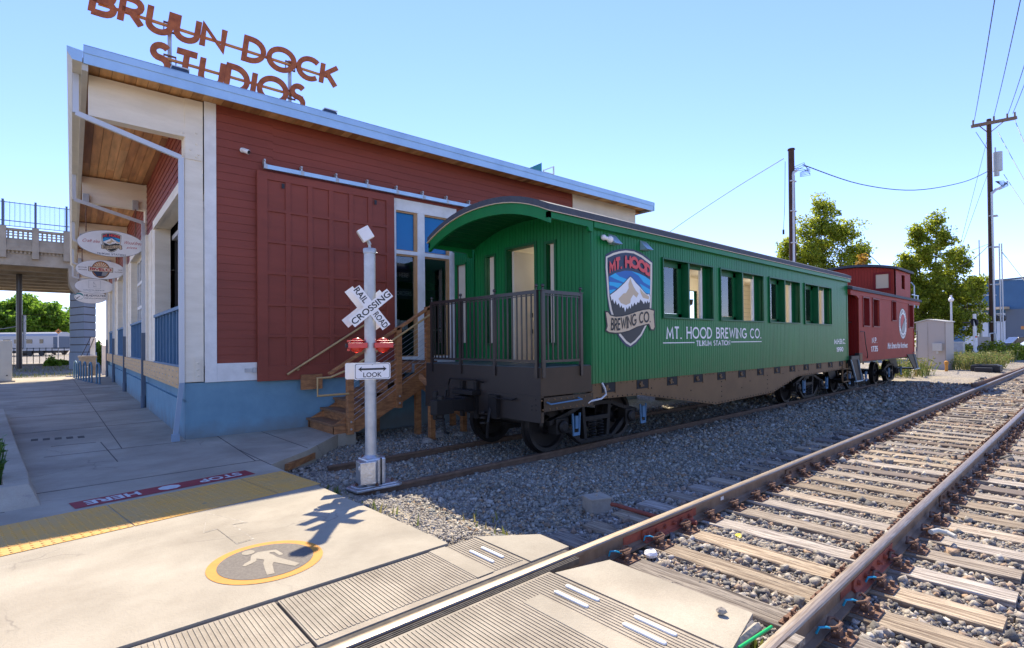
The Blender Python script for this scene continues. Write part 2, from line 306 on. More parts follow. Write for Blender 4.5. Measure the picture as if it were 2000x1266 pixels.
def cracks(m,sc=.55,w=.012,col=(.14,.12,.10)):
    n=m.node_tree;b=n.nodes['Principled BSDF'];l=[x for x in n.links if x.to_socket==b.inputs['Base Color']][0];src=l.from_socket
    tc=n.nodes.new('ShaderNodeTexCoord');t=n.nodes.new('ShaderNodeTexNoise');t.inputs['Scale'].default_value=2.5;t.inputs['Detail'].default_value=6;n.links.new(tc.outputs['Object'],t.inputs[0])
    va=n.nodes.new('ShaderNodeVectorMath');va.operation='MULTIPLY_ADD';va.inputs[1].default_value=(.5,.5,.5);n.links.new(t.outputs['Color'],va.inputs[0]);n.links.new(tc.outputs['Object'],va.inputs[2])
    vo=n.nodes.new('ShaderNodeTexVoronoi');vo.feature='DISTANCE_TO_EDGE';vo.inputs['Scale'].default_value=sc;n.links.new(va.outputs[0],vo.inputs['Vector'])
    t2=n.nodes.new('ShaderNodeTexNoise');t2.inputs['Scale'].default_value=.9;n.links.new(tc.outputs['Object'],t2.inputs[0])
    r=n.nodes.new('ShaderNodeMapRange');r.inputs['From Min'].default_value=0;r.inputs['From Max'].default_value=w*sc;r.inputs['To Min'].default_value=1;r.inputs['To Max'].default_value=0;n.links.new(vo.outputs['Distance'],r.inputs[0])
    r2=n.nodes.new('ShaderNodeMapRange');r2.inputs['From Min'].default_value=.52;r2.inputs['From Max'].default_value=.6;n.links.new(t2.outputs[0],r2.inputs[0])
    mu=n.nodes.new('ShaderNodeMath');mu.operation='MULTIPLY';n.links.new(r.outputs[0],mu.inputs[0]);n.links.new(r2.outputs[0],mu.inputs[1]);m4=n.nodes.new('ShaderNodeMath');m4.operation='MULTIPLY';m4.inputs[1].default_value=.55;n.links.new(mu.outputs[0],m4.inputs[0])
    # large soft stains
    t3=n.nodes.new('ShaderNodeTexNoise');t3.inputs['Scale'].default_value=.45;t3.inputs['Detail'].default_value=10;t3.inputs['Roughness'].default_value=.6;t3.inputs['Distortion'].default_value=.6;n.links.new(tc.outputs['Object'],t3.inputs[0])
    r3=n.nodes.new('ShaderNodeMapRange');r3.inputs['From Min'].default_value=.35;r3.inputs['From Max'].default_value=.65;r3.inputs['To Min'].default_value=.68;r3.inputs['To Max'].default_value=1.06;n.links.new(t3.outputs[0],r3.inputs[0])
    t5=n.nodes.new('ShaderNodeTexNoise');t5.inputs['Scale'].default_value=220;t5.inputs['Detail'].default_value=2;n.links.new(tc.outputs['Object'],t5.inputs[0]);r5=n.nodes.new('ShaderNodeMapRange');r5.inputs['From Min'].default_value=.3;r5.inputs['From Max'].default_value=.7;r5.inputs['To Min'].default_value=.86;r5.inputs['To Max'].default_value=1.1;n.links.new(t5.outputs[0],r5.inputs[0])
    m6=n.nodes.new('ShaderNodeMath');m6.operation='MULTIPLY';n.links.new(r3.outputs[0],m6.inputs[0]);n.links.new(r5.outputs[0],m6.inputs[1])
    v=n.nodes.new('ShaderNodeVectorMath');v.operation='SCALE';n.links.new(src,v.inputs[0]);n.links.new(m6.outputs[0],v.inputs['Scale'])
    mx=n.nodes.new('ShaderNodeMixRGB');mx.inputs[2].default_value=(*col,1);n.links.new(m4.outputs[0],mx.inputs[0]);n.links.new(v.outputs[0],mx.inputs[1]);n.links.new(mx.outputs[0],b.inputs['Base Color'])
cracks(M['conc']);cracks(M['conc_rib'],.8,.004)
# ================= GROUND =================
def sst(a,b,x):
    t=np.clip((x-a)/(b-a),0,1);return t*t*(3-2*t)
def gz(x,y):
    x=np.asarray(x,float);y=np.asarray(y,float)
    z=-.205+0*x
    z=z-.03*sst(3.5,4.6,y)-.035*sst(5.1,5.7,y)*(1-sst(7.8,8.6,y))
    near=(1-sst(2.25,3.3,x))*sst(3.3,3.6,y)
    z=z*(1-near)+near*(-.03-.15*sst(4.6,5.9,y))
    far=sst(23,30,x)*sst(2.5,4,y);z=z*(1-far)+far*-.12
    far2=sst(45,60,x);z=z*(1-far2)+far2*-.1
    north=sst(36,44,y);z=z*(1-north)+north*-.03
    z=z+.012*np.sin(x*1.7+y*.6)*np.sin(y*1.3-x*.4)*(x>3)
    return z
def ground():
    xs=np.concatenate([[-900,-400,-200,-100,-50,-25,-12,-6],np.arange(-4,16,.16),np.arange(16,40,.8),[45,50,60,75,100,150,250,450,900]])
    ys=np.concatenate([[-900,-300,-100,-40,-15,-6],np.arange(-3,12,.16),np.arange(12,60,1.5),[70,90,130,200,400,900]])
    X,Y=np.meshgrid(xs,ys,indexing='ij');Z=gz(X,Y)
    rng=np.random.default_rng(3);Z=Z+rng.normal(0,.006,Z.shape)*((X>2.3)&(X<40))
    v=np.stack([X,Y,Z],-1).reshape(-1,3);nx,ny=len(xs),len(ys)
    i=np.arange(nx-1)[:,None]*ny+np.arange(ny-1)[None,:];f=np.stack([i,i+ny,i+ny+1,i+1],-1).reshape(-1,4)
    me=bpy.data.meshes.new('ground');me.from_pydata(v.tolist(),[],f.tolist());me.update()
    m=bpy.data.materials.new('gravel_ground');m.use_nodes=True;n=m.node_tree;b=n.nodes['Principled BSDF'];b.inputs['Roughness'].default_value=.9
    tc=n.nodes.new('ShaderNodeTexCoord')
    vo=n.nodes.new('ShaderNodeTexVoronoi');vo.inputs['Scale'].default_value=26;n.links.new(tc.outputs['Object'],vo.inputs['Vector'])
    sp=n.nodes.new('ShaderNodeSeparateColor');n.links.new(vo.outputs['Color'],sp.inputs[0])
    r=n.nodes.new('ShaderNodeValToRGB');e=r.color_ramp.elements;e[0].color=(.13,.115,.095,1);e[1].color=(.42,.36,.28,1);x=e.new(.5);x.color=(.25,.215,.17,1);n.links.new(sp.outputs[0],r.inputs[0])
    # dry dirt patches
    t=n.nodes.new('ShaderNodeTexNoise');t.inputs['Scale'].default_value=.5;t.inputs['Detail'].default_value=8;n.links.new(tc.outputs['Object'],t.inputs['Vector'])
    r2=n.nodes.new('ShaderNodeValToRGB');r2.color_ramp.elements[0].position=.5;r2.color_ramp.elements[1].position=.68;n.links.new(t.outputs[0],r2.inputs[0])
    mx=n.nodes.new('ShaderNodeMixRGB');mx.inputs[2].default_value=(.36,.30,.20,1);n.links.new(r2.outputs[0],mx.inputs[0]);n.links.new(r.outputs[0],mx.inputs[1])
    n.links.new(mx.outputs[0],b.inputs['Base Color'])
    bu=n.nodes.new('ShaderNodeBump');bu.inputs['Strength'].default_value=1;bu.inputs['Distance'].default_value=.02;bu.invert=True;n.links.new(vo.outputs['Distance'],bu.inputs['Height']);n.links.new(bu.outputs[0],b.inputs['Normal'])
    me.materials.append(m);o=bpy.data.objects.new('ground',me);C.objects.link(o);tag(o,'grey brown gravel ground around the tracks','ground',kind='structure')
ground()
TIE0,TDX=3.43,.473
def stones(name,label,specs,cols,seed):
    rng=np.random.default_rng(seed)
    t=(1+5**.5)/2
    iv0=np.array([(-1,t,0),(1,t,0),(-1,-t,0),(1,-t,0),(0,-1,t),(0,1,t),(0,-1,-t),(0,1,-t),(t,0,-1),(t,0,1),(-t,0,-1),(-t,0,1)],float);iv=np.array([(x,y,z) for z in (-1,1) for x,y in ((-1,-1),(1,-1),(1,1),(-1,1))],float)*.72
    itf0=np.array([(0,11,5),(0,5,1),(0,1,7),(0,7,10),(0,10,11),(1,5,9),(5,11,4),(11,10,2),(10,7,6),(7,1,8),(3,9,4),(3,4,2),(3,2,6),(3,6,8),(3,8,9),(4,9,5),(2,4,11),(6,2,10),(8,6,7),(9,8,1)])
    itf=np.array([(0,3,2),(0,2,1),(4,5,6),(4,6,7),(0,1,5),(0,5,4),(1,2,6),(1,6,5),(2,3,7),(2,7,6),(3,0,4),(3,4,7)]);V=[];F=[];off=0
    for (x0,x1,y0,y1,dens,r0,r1,test) in specs:
        n=int((x1-x0)*(y1-y0)*dens);x=rng.uniform(x0,x1,n);y=rng.uniform(y0,y1,n)
        k=test(x,y,rng);x,y=x[k],y[k];n=len(x)
        if not n: continue
        rad=rng.uniform(r0,r1,n)*np.exp(rng.normal(-.08,.30,n))
        p=iv[None]*(1+rng.uniform(-.45,.40,(n,8,3)))*rng.uniform(.65,1.3,(n,1,3))*rad[:,None,None]
        a=rng.uniform(0,2*np.pi,(n,3));ca,sa=np.cos(a),np.sin(a)
        p=np.stack([p[...,0]*ca[:,0,None]-p[...,1]*sa[:,0,None],p[...,0]*sa[:,0,None]+p[...,1]*ca[:,0,None],p[...,2]],-1)
        th=(a[:,1,None]-np.pi)*.4;c,s=np.cos(th),np.sin(th)
        p=np.stack([p[...,0],p[...,1]*c-p[...,2]*s,p[...,1]*s+p[...,2]*c],-1)
        z=gz(x,y)+rad*rng.uniform(-.1,.75,n)
        p=p+np.stack([x,y,z],-1)[:,None,:]
        V.append(p.reshape(-1,3));F.append((itf[None]+(np.arange(n)*8)[:,None,None]+off).reshape(-1,3));off+=n*8
    V=np.concatenate(V);F=np.concatenate(F)
    me=bpy.data.meshes.new(name);me.vertices.add(len(V));me.vertices.foreach_set('co',V.astype(np.float32).ravel())
    me.loops.add(len(F)*3);me.loops.foreach_set('vertex_index',F.astype(np.int32).ravel())
    me.polygons.add(len(F));me.polygons.foreach_set('loop_start',np.arange(0,len(F)*3,3,dtype=np.int32));me.update(calc_edges=True);me.validate()
    me.materials.append(islandmat(name+'_stone',cols,.85,.5,90,.25,40))
    o=bpy.data.objects.new(name,me);C.objects.link(o);tag(o,label,'gravel',kind='stuff');return o
def inconc(x,y): return (x<2.33)&(y>0)|((x<3.05)&(y>1.1)&(y<3.42))
def clear(x,y): # not on rails or concrete
    k=~inconc(x,y)
    for c in (2.655,1.16): k&=np.abs(y-c)>.09
    for c in (5.87,7.37): k&=(np.abs(y-c)>.07)|(x>25)
    k&=~((y>7.25+ (x-2.2)*1.05)&(x<4.35)&(y>7.1))
    k&=~((np.hypot(x-2.92,y-6.0)<.22))
    return k
def ontie(x,y):
    d=(x-TIE0)/TDX;return (np.abs(d-np.round(d))*TDX<.125)&(d>-.5)&(y>.4)&(y<3.35)
def tz(x,y,rng): return clear(x,y)&(~ontie(x,y)|(rng.uniform(0,1,len(x))<.008))
def tall(x,y,rng): return clear(x,y)&~ontie(x,y)
G1=[(.30,.245,.18),(.50,.46,.40),(.09,.085,.08),(.16,.15,.135),(.46,.40,.31),(.22,.185,.145),(.36,.31,.25),(.12,.115,.11),(.40,.27,.17),(.27,.25,.22)]
G2=[(.26,.25,.21),(.13,.135,.12),(.46,.41,.31),(.20,.20,.17),(.42,.33,.21),(.52,.49,.42),(.13,.125,.105),(.45,.28,.15),(.30,.29,.24),(.24,.19,.135)]
stones('ballast','crushed grey brown ballast between the ties of the main track',[
 (3.0,8,-2.0,3.4,1500,.011,.023,tz),(8,15,-4,3.4,420,.018,.030,tz),(15,30,-4,3.4,90,.03,.045,tz),(3.0,6.5,-.6,3.4,2600,.004,.008,tz)],G1,11)
stones('siding_gravel','crushed stone around the siding under the rail cars',[
 (2.9,8,3.4,9.9,1400,.009,.018,tall),(8,14,3.3,8.2,520,.015,.024,tall),(14,26,3.3,8,120,.025,.036,tall)],G2,12)
stones('fine_gravel','fine grey gravel beside the concrete walk',[
 (2.3,3.5,3.4,7.4,2600,.005,.011,lambda x,y,r:clear(x,y)),(2.3,3.3,6.0,9,700,.012,.02,lambda x,y,r:clear(x,y)),
 (2.9,3.75,4.1,5.7,900,.014,.026,lambda x,y,r:clear(x,y)&(np.abs(y-(5.9-1.1*(x-2.8)))<.45))],[(.44,.39,.31),(.27,.24,.20),(.52,.47,.38),(.16,.145,.13),(.36,.31,.24)],13)
# ================= CONCRETE =================
def slab(name,poly,z,depth,m,label,bevel=0):
    b=MB();b.prism(poly,(0,0,z-depth),(1,0,0),(0,1,0),(0,0,depth));o=b.build(name,m,bevel=bevel);return tag(o,label,'pavement',kind='structure')
walk=[(-60,3.43),(2.352,3.43),(2.352,3.6),(2.19,7.23),(2.2,7.25),(2.88,7.83),(3.79,8.86),(4.12,8.86),(4.12,10.3),(1.9,10.3),(2.5,36.5),(-60,36.5)]
slab('walkway',walk,0,.45,M['conc'],'pale concrete walk in front of the red building')
b=MB()
for x0,x1 in ((-6,-.86),(-.84,.08),(.10,1.04),(1.06,2.585)):
    b.box((x0,2.745,-.2),(x1,3.385,-.004))
    n=int((x1-x0)/.026)
    for i in range(n):
        xx=x0+.01+i*.026
        b.box((xx,2.80,-.004),(xx+.0175,3.375,.0))
o=b.build('crossing_panel',M['conc_rib']);tag(o,'ribbed concrete crossing panel outside the rail','pavement',kind='structure')
b=MB()
for x0,x1 in ((-6,.36),(.38,2.575)):
    b.box((x0,1.27,-.2),(x1,2.54,-.004))
    n=int((x1-x0)/.026)
    for i in range(n):
        xx=x0+.01+i*.026;b.box((xx,1.29,-.004),(xx+.0175,2.52,.0))
b.box((-6,-.3,-.2),(2.6,1.06,-.001))
o=b.build('crossing_panel',M['conc_rib']);tag(o,'ribbed concrete crossing panel between the rails','pavement',kind='structure')
slab('concrete_wedge',[(2.6,3.40),(3.02,3.08),(3.0,2.745),(2.6,2.745)],-.002,.16,M['conc'],'plain concrete end of the crossing outside the rail')
slab('concrete_wedge',[(2.59,2.50),(3.03,2.38),(3.04,1.36),(2.59,1.27)],-.002,.16,M['conc'],'plain concrete end of the crossing between the rails')
b=MB()
b.box((2.15,2.79,.0005),(2.29,3.383,.004));b.box((2.147,1.35,.0005),(2.283,2.342,.004))
tag(b.build('concrete_strip',M['conc']),'smooth concrete strips across the ribbed crossing panels','pavement',kind='structure')
b=MB();b.box((-60,3.386,-.2),(2.5,3.429,-.02));b.box((-6,2.70,-.2),(2.95,2.744,-.012));b.box((1.04,2.75,-.2),(1.06,3.38,-.02))
tag(b.build('joint_filler',M['joint']),'dark joint filler between walk and crossing panels','joint',kind='structure')
def joint(p,q,wd=.012):
    J.bar((p[0],p[1],.001),(q[0],q[1],.001),wd,.004)
J=MB()
joint((-12,7.4),(2.19,7.62));joint((2.2,10.15),(2.11,7.63));joint((.6,10.95),(.05,11.0));joint((-.03,10.0),(1.7,9.98),.008)
for yy in (13,16,19,22,25,28.5,32): joint((-.6,yy),(1.8,yy+.05))
joint((.86,10),(.95,33));joint((.72,8.9),(.66,10.9));joint((-12,6.93+.02),(-.3,6.95))
joint((2.19,7.23),(2.15,8.6),.01);joint((2.9,10.1),(2.95,8.0),.01)
tag(J.build('pavement_joint',M['joint']),'scored joints in the concrete walk','joint',kind='structure')
# raised bars
for i,(x,y0,y1) in enumerate(((2.488,2.918,3.18),(2.383,2.904,3.186),(2.497,2.041,2.315),(2.388,2.035,2.311),(2.502,1.522,1.795),(2.392,1.516,1.792))):
    b=MB();ln=y1-y0;pr=[(.0004,0),(.011,.004),(.0155,.013),(.0165,.03),(.0165,ln-.03),(.0155,ln-.013),(.011,ln-.004),(.0004,ln)]
    b.lathe((0,0,0),[(r,h) for r,h in pr],(0,1,0),12)
    o=b.build('white_bar',M['barwhite'],smooth=True);o.location=(x,y0,.004);o.scale=(1,1,.6)
    tag(o,['white rounded bar outside the rail, the one nearer the plain wedge','white rounded bar outside the rail, the one nearer the smooth strip','white rounded bar between the rails, far pair, nearer the ties','white rounded bar between the rails, far pair, nearer the smooth strip','white rounded bar between the rails, near pair, nearer the ties','white rounded bar between the rails, near pair, nearer the smooth strip'][i],'bar','white bars set in the crossing panels')
# tactile paving
a=math.radians(7.9);U=Vector((math.cos(a),math.sin(a),0));W=Vector((-math.sin(a),math.cos(a),0))
def pad(u0,u1,label):
    o0=Vector((.4435,6.53,0));b=MB()
    P=lambda u,w,z:o0+U*u+W*w+Vector((0,0,z))
    vs=[P(u0,-.925,.001),P(u1,-.925,.001),P(u1,0,.001),P(u0,0,.001),P(u0,-.925,.006),P(u1,-.925,.006),P(u1,0,.006),P(u0,0,.006)]
    b.add(vs,[(4,5,6,7),(0,1,5,4),(1,2,6,5),(2,3,7,6),(3,0,4,7)])
    nu=int((u1-u0)/.06);nw=15
    for i in range(nu):
        for j in range(nw):
            c=P(u0+(i+.5)*(u1-u0)/nu,-.925*(j+.5)/nw,.006);b.lathe(c,[(.013,0),(.009,.005)],n=6)
    o=b.build('tactile_pad',M['pad']);tag(o,label,'tactile paving','yellow domed pads along the stopping line')
pad(-1.6,-.006,'yellow domed pad at the left edge of the photo');pad(.006,1.255,'long yellow domed pad in the middle, below the word HERE');pad(1.267,1.745,'short yellow domed pad at the gravel end, partly in sun')
# ================= TRACK =================
PROF=[(-.036,-.034),(-.0365,-.012),(-.030,-.003),(-.012,0),(.012,0),(.030,-.003),(.0365,-.012),(.036,-.034),(.0095,-.044),(.0085,-.125),(.03,-.142),(.07,-.151),(.07,-.163),(-.07,-.163),(-.07,-.151),(-.03,-.142),(-.0085,-.125),(-.0095,-.044)]
def rail(y,x0,x1,ztop,label,top,side,seg=1):
    b=MB();n=len(PROF);vs=[];xs=[x0+(x1-x0)*i/seg for i in range(seg+1)]
    for x in xs: vs+=[(x,y+p,ztop+q) for p,q in PROF]
    fs=[];mi=[]
    for s in range(seg):
        for k in range(n):
            fs.append((s*n+k,s*n+(k+1)%n,(s+1)*n+(k+1)%n,(s+1)*n+k));mi.append(1 if k in (1,2,3,4,5) else 0)
    fs+= [tuple(range(n)),tuple(seg*n+k for k in range(n))[::-1]];mi+=[0,0]
    b.v=vs;b.f=fs;b.m=mi
    o=b.build('rail',[side,top]);tag(o,label,'rail');return o
RL=rail(2.655,-6,120,.002,'main track rail beside the green coach, running through the crossing',M['railtop'],M['railside'])
RR=rail(1.16,-6,120,.002,'main track rail farther from the building, bottom right of the photo',M['railtop'],M['railside'])
RN=rail(5.87,2.75,25.6,-.17,'rusty siding rail on the near side of the green coach',M['rustrail'],M['rustrail'])
RF=rail(7.37,3.0,25.6,-.17,'rusty siding rail on the building side of the green coach',M['rustrail'],M['rustrail'])
def jointbar(parent,y,side,x0,x1,m,nb,label=None):
    s=side;yy=y+s*.012
    b=MB();b.prism([(0,-.04),(s*.026,-.05),(s*.020,-.075),(s*.020,-.105),(s*.036,-.132),(s*.058,-.14),(s*.058,-.148),(0,-.132)],(x0,y+s*.006,0),(0,1,0),(0,0,1),(x1-x0,0,0))
    o=b.build('joint_bar',m,parent,bevel=.003)
    if label:o['label']=label
    for i in range(nb):
        x=x0+(x1-x0)*(i+.5)/nb;c=MB()
        c.cyl((x,y+s*.026,-.09),(x,y+s*.046,-.09),.019,n=6);c.cyl((x,y+s*.046,-.09),(x,y+s*(.06 if i%2 else .05),-.09),.011,n=8)
        c.build('bolt',M['rustclip'] if m!=M['redplate'] else M['redplate'],o)
    return o
jointbar(RL,2.655,-1,3.80,4.62,M['redplate'],6,'red painted joint bar')
b=MB();b.box((3.56,2.655-.0125,-.118),(3.80,2.6,-.05));
b=MB();b.prism([(-.0096,-.047),(-.0125,-.05),(-.0115,-.12),(-.0095,-.122)],(3.55,2.655,0),(0,1,0),(0,0,1),(1.16,0,0));b.build('paint_patch',M['redplate'],RL)
b=MB();b.prism([(-.0096,-.047),(-.0125,-.05),(-.0115,-.12),(-.0095,-.122)],(3.84,1.16,0),(0,1,0),(0,0,1),(1.25,0,0));b.build('paint_patch',M['redplate'],RR)
jointbar(RL,2.655,-1,6.86,7.78,M['rustrail'],4)
jointbar(RR,1.16,-1,4.06,5.02,M['redplate'],6,'red painted joint bar')
jointbar(RR,1.16,-1,6.9,7.85,M['rustrail'],4)
b=MB();b.box((5.21,2.6425,-.085),(5.27,2.6455,-.05));b.build('number_sticker',M['signwhite'],RL)
def tie_mb(seed,L=2.93):
    r=random.Random(seed);b=MB();n=14;w=.115
    vs=[]
    for i in range(n+1):
        y=-L/2+L*i/n;e=.0 if 0<i<n else r.uniform(-.02,.02)
        for (x,z) in ((-w,-.16),(w,-.16),(w,-.006),(w-.008,0),(-w+.008,0),(-w,-.006)):
            vs.append((x+r.uniform(-.004,.004),y+e,z+r.uniform(-.003,.002)))
    fs=[(i*6+k,i*6+(k+1)%6,(i+1)*6+(k+1)%6,(i+1)*6+k) for i in range(n) for k in range(6)]+[tuple(range(6))[::-1],tuple(n*6+k for k in range(6))]
    b.add(vs,fs);return b
def make_tie(seed,m,detail,name='railroad_tie'):
    o=tie_mb(seed).build(name,m)
    if not detail: return o
    for ry in (2.655,1.16):
        yy=ry-1.875;p=MB();p.box((-.085,yy-.19,0),(.085,yy+.19,.012));p.box((-.085,yy-.085,.012),(.085,yy-.073,.02));p.box((-.085,yy+.073,.012),(.085,yy+.085,.02))
        for sx in(-.055,.055):
            for sy in (-.155,.155):
                p.box((sx-.013,yy+sy-.013,.012),(sx+.013,yy+sy+.013,.045));p.cyl((sx,yy+sy,.012),(sx,yy+sy,.018),.024,n=8)
        po=p.build('tie_plate',M['rustclip'],o,bevel=.002)
        for sd in (-1,1):
            c=MB();y0=yy+sd*.105
            c.box((-.028,y0-.022,.012),(.028,y0+.022,.055));c.cyl((-.035,y0,.045),(.035,y0,.045),.021,n=10)
            pts=[(-.06,y0,.047),(.05,y0,.047),(.085,y0-sd*.012,.055),(.09,y0-sd*.045,.07),(.06,y0-sd*.06,.072),(.01,y0-sd*.052,.062),(-.03,y0-sd*.050,.050),(-.055,y0-sd*.03,.065),(-.045,y0+sd*.015,.082),(.02,y0+sd*.02,.086)]
            sm=[]
            for i in range(len(pts)-1):
                for t in (0,.5): sm.append(tuple(pts[i][k]*(1-t)+pts[i+1][k]*t for k in range(3)))
            sm.append(pts[-1]);c.tube(sm,.0095,8)
            c.build('rail_clip',M['rustclip'],po,smooth=True)
    return o
protos=[make_tie(s,M['tie'],True) for s in range(4)]
protod=[make_tie(s+9,M['tiedark'],True) for s in range(2)]
far=[make_tie(s+20,M['tiedark'] if s%2 else M['tie'],False) for s in range(3)]
used=set()
for k in range(118):
    x=TIE0+k*TDX
    if k<42:
        pool=protos if (k<10 or k%3==0) else (protos[:2]+protod if k<22 else protod+protos[:1])
    else: pool=far
    p=pool[R.randrange(len(pool))]
    if p.name in used: o=copy_tree(p)
    else: o=p;used.add(p.name)
    o.location=(x+R.uniform(-.012,.012),1.875+R.uniform(-.03,.03),-.166);o.rotation_euler=(0,0,R.uniform(-.008,.008))
    if k<4: lb=['weathered pale tie next to the concrete crossing','second pale tie from the concrete crossing','third pale tie from the concrete crossing','fourth pale tie from the concrete crossing'][k]
    elif k<42: lb=('%dth tie from the concrete crossing, '%(k+1)).replace('1th','1st').replace('2th','2nd').replace('3th','3rd').replace('11st','11th').replace('12nd','12th').replace('13rd','13th')+('dark brown weathered' if 'dark' in o.data.materials[0].name else 'pale weathered')
    else: lb='distant wooden tie far along the main track'
    tag(o,lb,'railroad tie','ties under the main track')
for p in protos+protod+far:
    if p.name not in used:
        for c in kids(p):
            for d in kids(c): bpy.data.objects.remove(d)
            bpy.data.objects.remove(c)
        bpy.data.objects.remove(p)
# guard rails / switch at the far end
for (pts,lb) in (([(23.9,3.02,-.02),(24.4,2.94,0),(34,2.80,0),(60,2.78,0)],'rusty flared guard rail joining outside the near main rail'),([(22.2,1.62,-.02),(22.7,1.5,0),(34,1.30,0),(60,1.28,0)],'rusty flared guard rail between the main rails')):
    b=MB()
    for p,q in zip(pts[:-1],pts[1:]): b.bar((p[0],p[1],p[2]-.05),(q[0],q[1],q[2]-.05),.07,.13)
    tag(b.build('guard_rail',M['rustrail']),lb,'guard rail')
# rubber flangeway, boards and bits
b=MB()
for k in range(3): b.box((-6,2.552+k*.014,-.05),(2.9,2.560+k*.014,-.004+.002*k))
tag(b.build('flange_filler',M['joint']),'grooved rubber flange filler along the crossing rail','rubber strip')
b=MB();b.prism([(-.05,0),(.05,0),(.05,.03),(.03,.055),(.01,.045),(0,.055),(-.01,.045),(-.03,.055),(-.05,.03)],(2.45,1.33,-.06),(0,1,0),(0,0,1),(.52,0,0))
tag(b.build('rubber_strip',M['conc_old']),'grey grooved rubber strip end beside the far rail','rubber strip')
b=MB();b.cyl((2.62,1.245,.012),(2.93,1.21,.02),.0085,n=10);tag(b.build('drinking_straw',M['greenstraw'],smooth=True),'bright green plastic straw lying beside the rail','straw')
b=MB();b.bar((2.55,1.10,-.012),(2.98,1.085,-.012),.05,.035);tag(b.build('wood_board',M['tie']),'short grey board lying along the far rail','board')
rk=random.Random(5)
def rock(name,loc,r,m,label,cat,sq=.7):
    b=MB();b.ball((0,0,0),r,9,sz=sq);b.v=[tuple(c*rk.uniform(.8,1.2) for c in v) for v in b.v];o=b.build(name,m);o.location=loc;return tag(o,label,cat)
rock('stone',(2.889,1.47,.022),.028,M['conc_old'],'single brown stone lying on the plain concrete','stone')
rock('paper_scrap',(3.64,2.44,-.14),.06,M['signwhite'],'crumpled white wrapper beside the rail clip','litter',.5)
rock('plastic_scrap',(4.63,2.17,-.175),.045,M['yellowbit'],'yellow plastic scrap in the ballast','litter',.3)
for i,(x,y,s) in enumerate(((3.43,2.6,-1),(3.903,2.6,-1),(3.43,1.105,-1),(3.903,1.105,-1),(4.376,1.105,-1))):
    b=MB();b.tube([(x-.10,y+.02,-.13),(x-.11,y-.0,-.085),(x-.085,y-.03,-.08),(x-.0,y-.045,-.12),(x+.02,y-.05,-.135)],.007,6)
    tag(b.build('blue_wire',M['blueclip'],smooth=True),['bright blue wire at the near rail, first clip by the crossing','bright blue wire at the near rail, second clip from the crossing','bright blue wire at the far rail, first clip from the photo bottom','bright blue wire at the far rail, second clip from the photo bottom','bright blue wire at the far rail under the red joint bar'][i],'wire','blue wires hooked on rail clips')
b=MB();b.tube([(5.60,.99,-.07),(5.68,.96,-.07),(5.71,.90,-.08),(5.68,.84,-.09)],.021,10);tag(b.build('pipe_elbow',M['gutter'],smooth=True),'beige pipe elbow beside the far rail','pipe')
# junction box
t=thing('junction_box','grey metal junction box in the gravel with a red conduit to the rail','junction box',(4.28,3.52,-.22),math.radians(-18))
b=MB();b.box((-.115,-.095,0),(.115,.095,.165));b.box((-.07,-.06,-.03),(.07,.06,0));b.build('box',M['conc_old'],t,bevel=.004)
b=MB();b.box((-.125,-.105,.165),(.125,.105,.183));b.cyl((0,0,.18),(0,0,.21),.008);b.build('lid',M['conc_old'],t,bevel=.003)
b=MB();b.tube([(.08,-.05,.11),(.16,-.12,.10),(.24,-.28,.085),(.34,-.50,.075),(.48,-.72,.08),(.55,-.85,.085)],.021,10);b.build('conduit',M['redplate'],t,smooth=True)
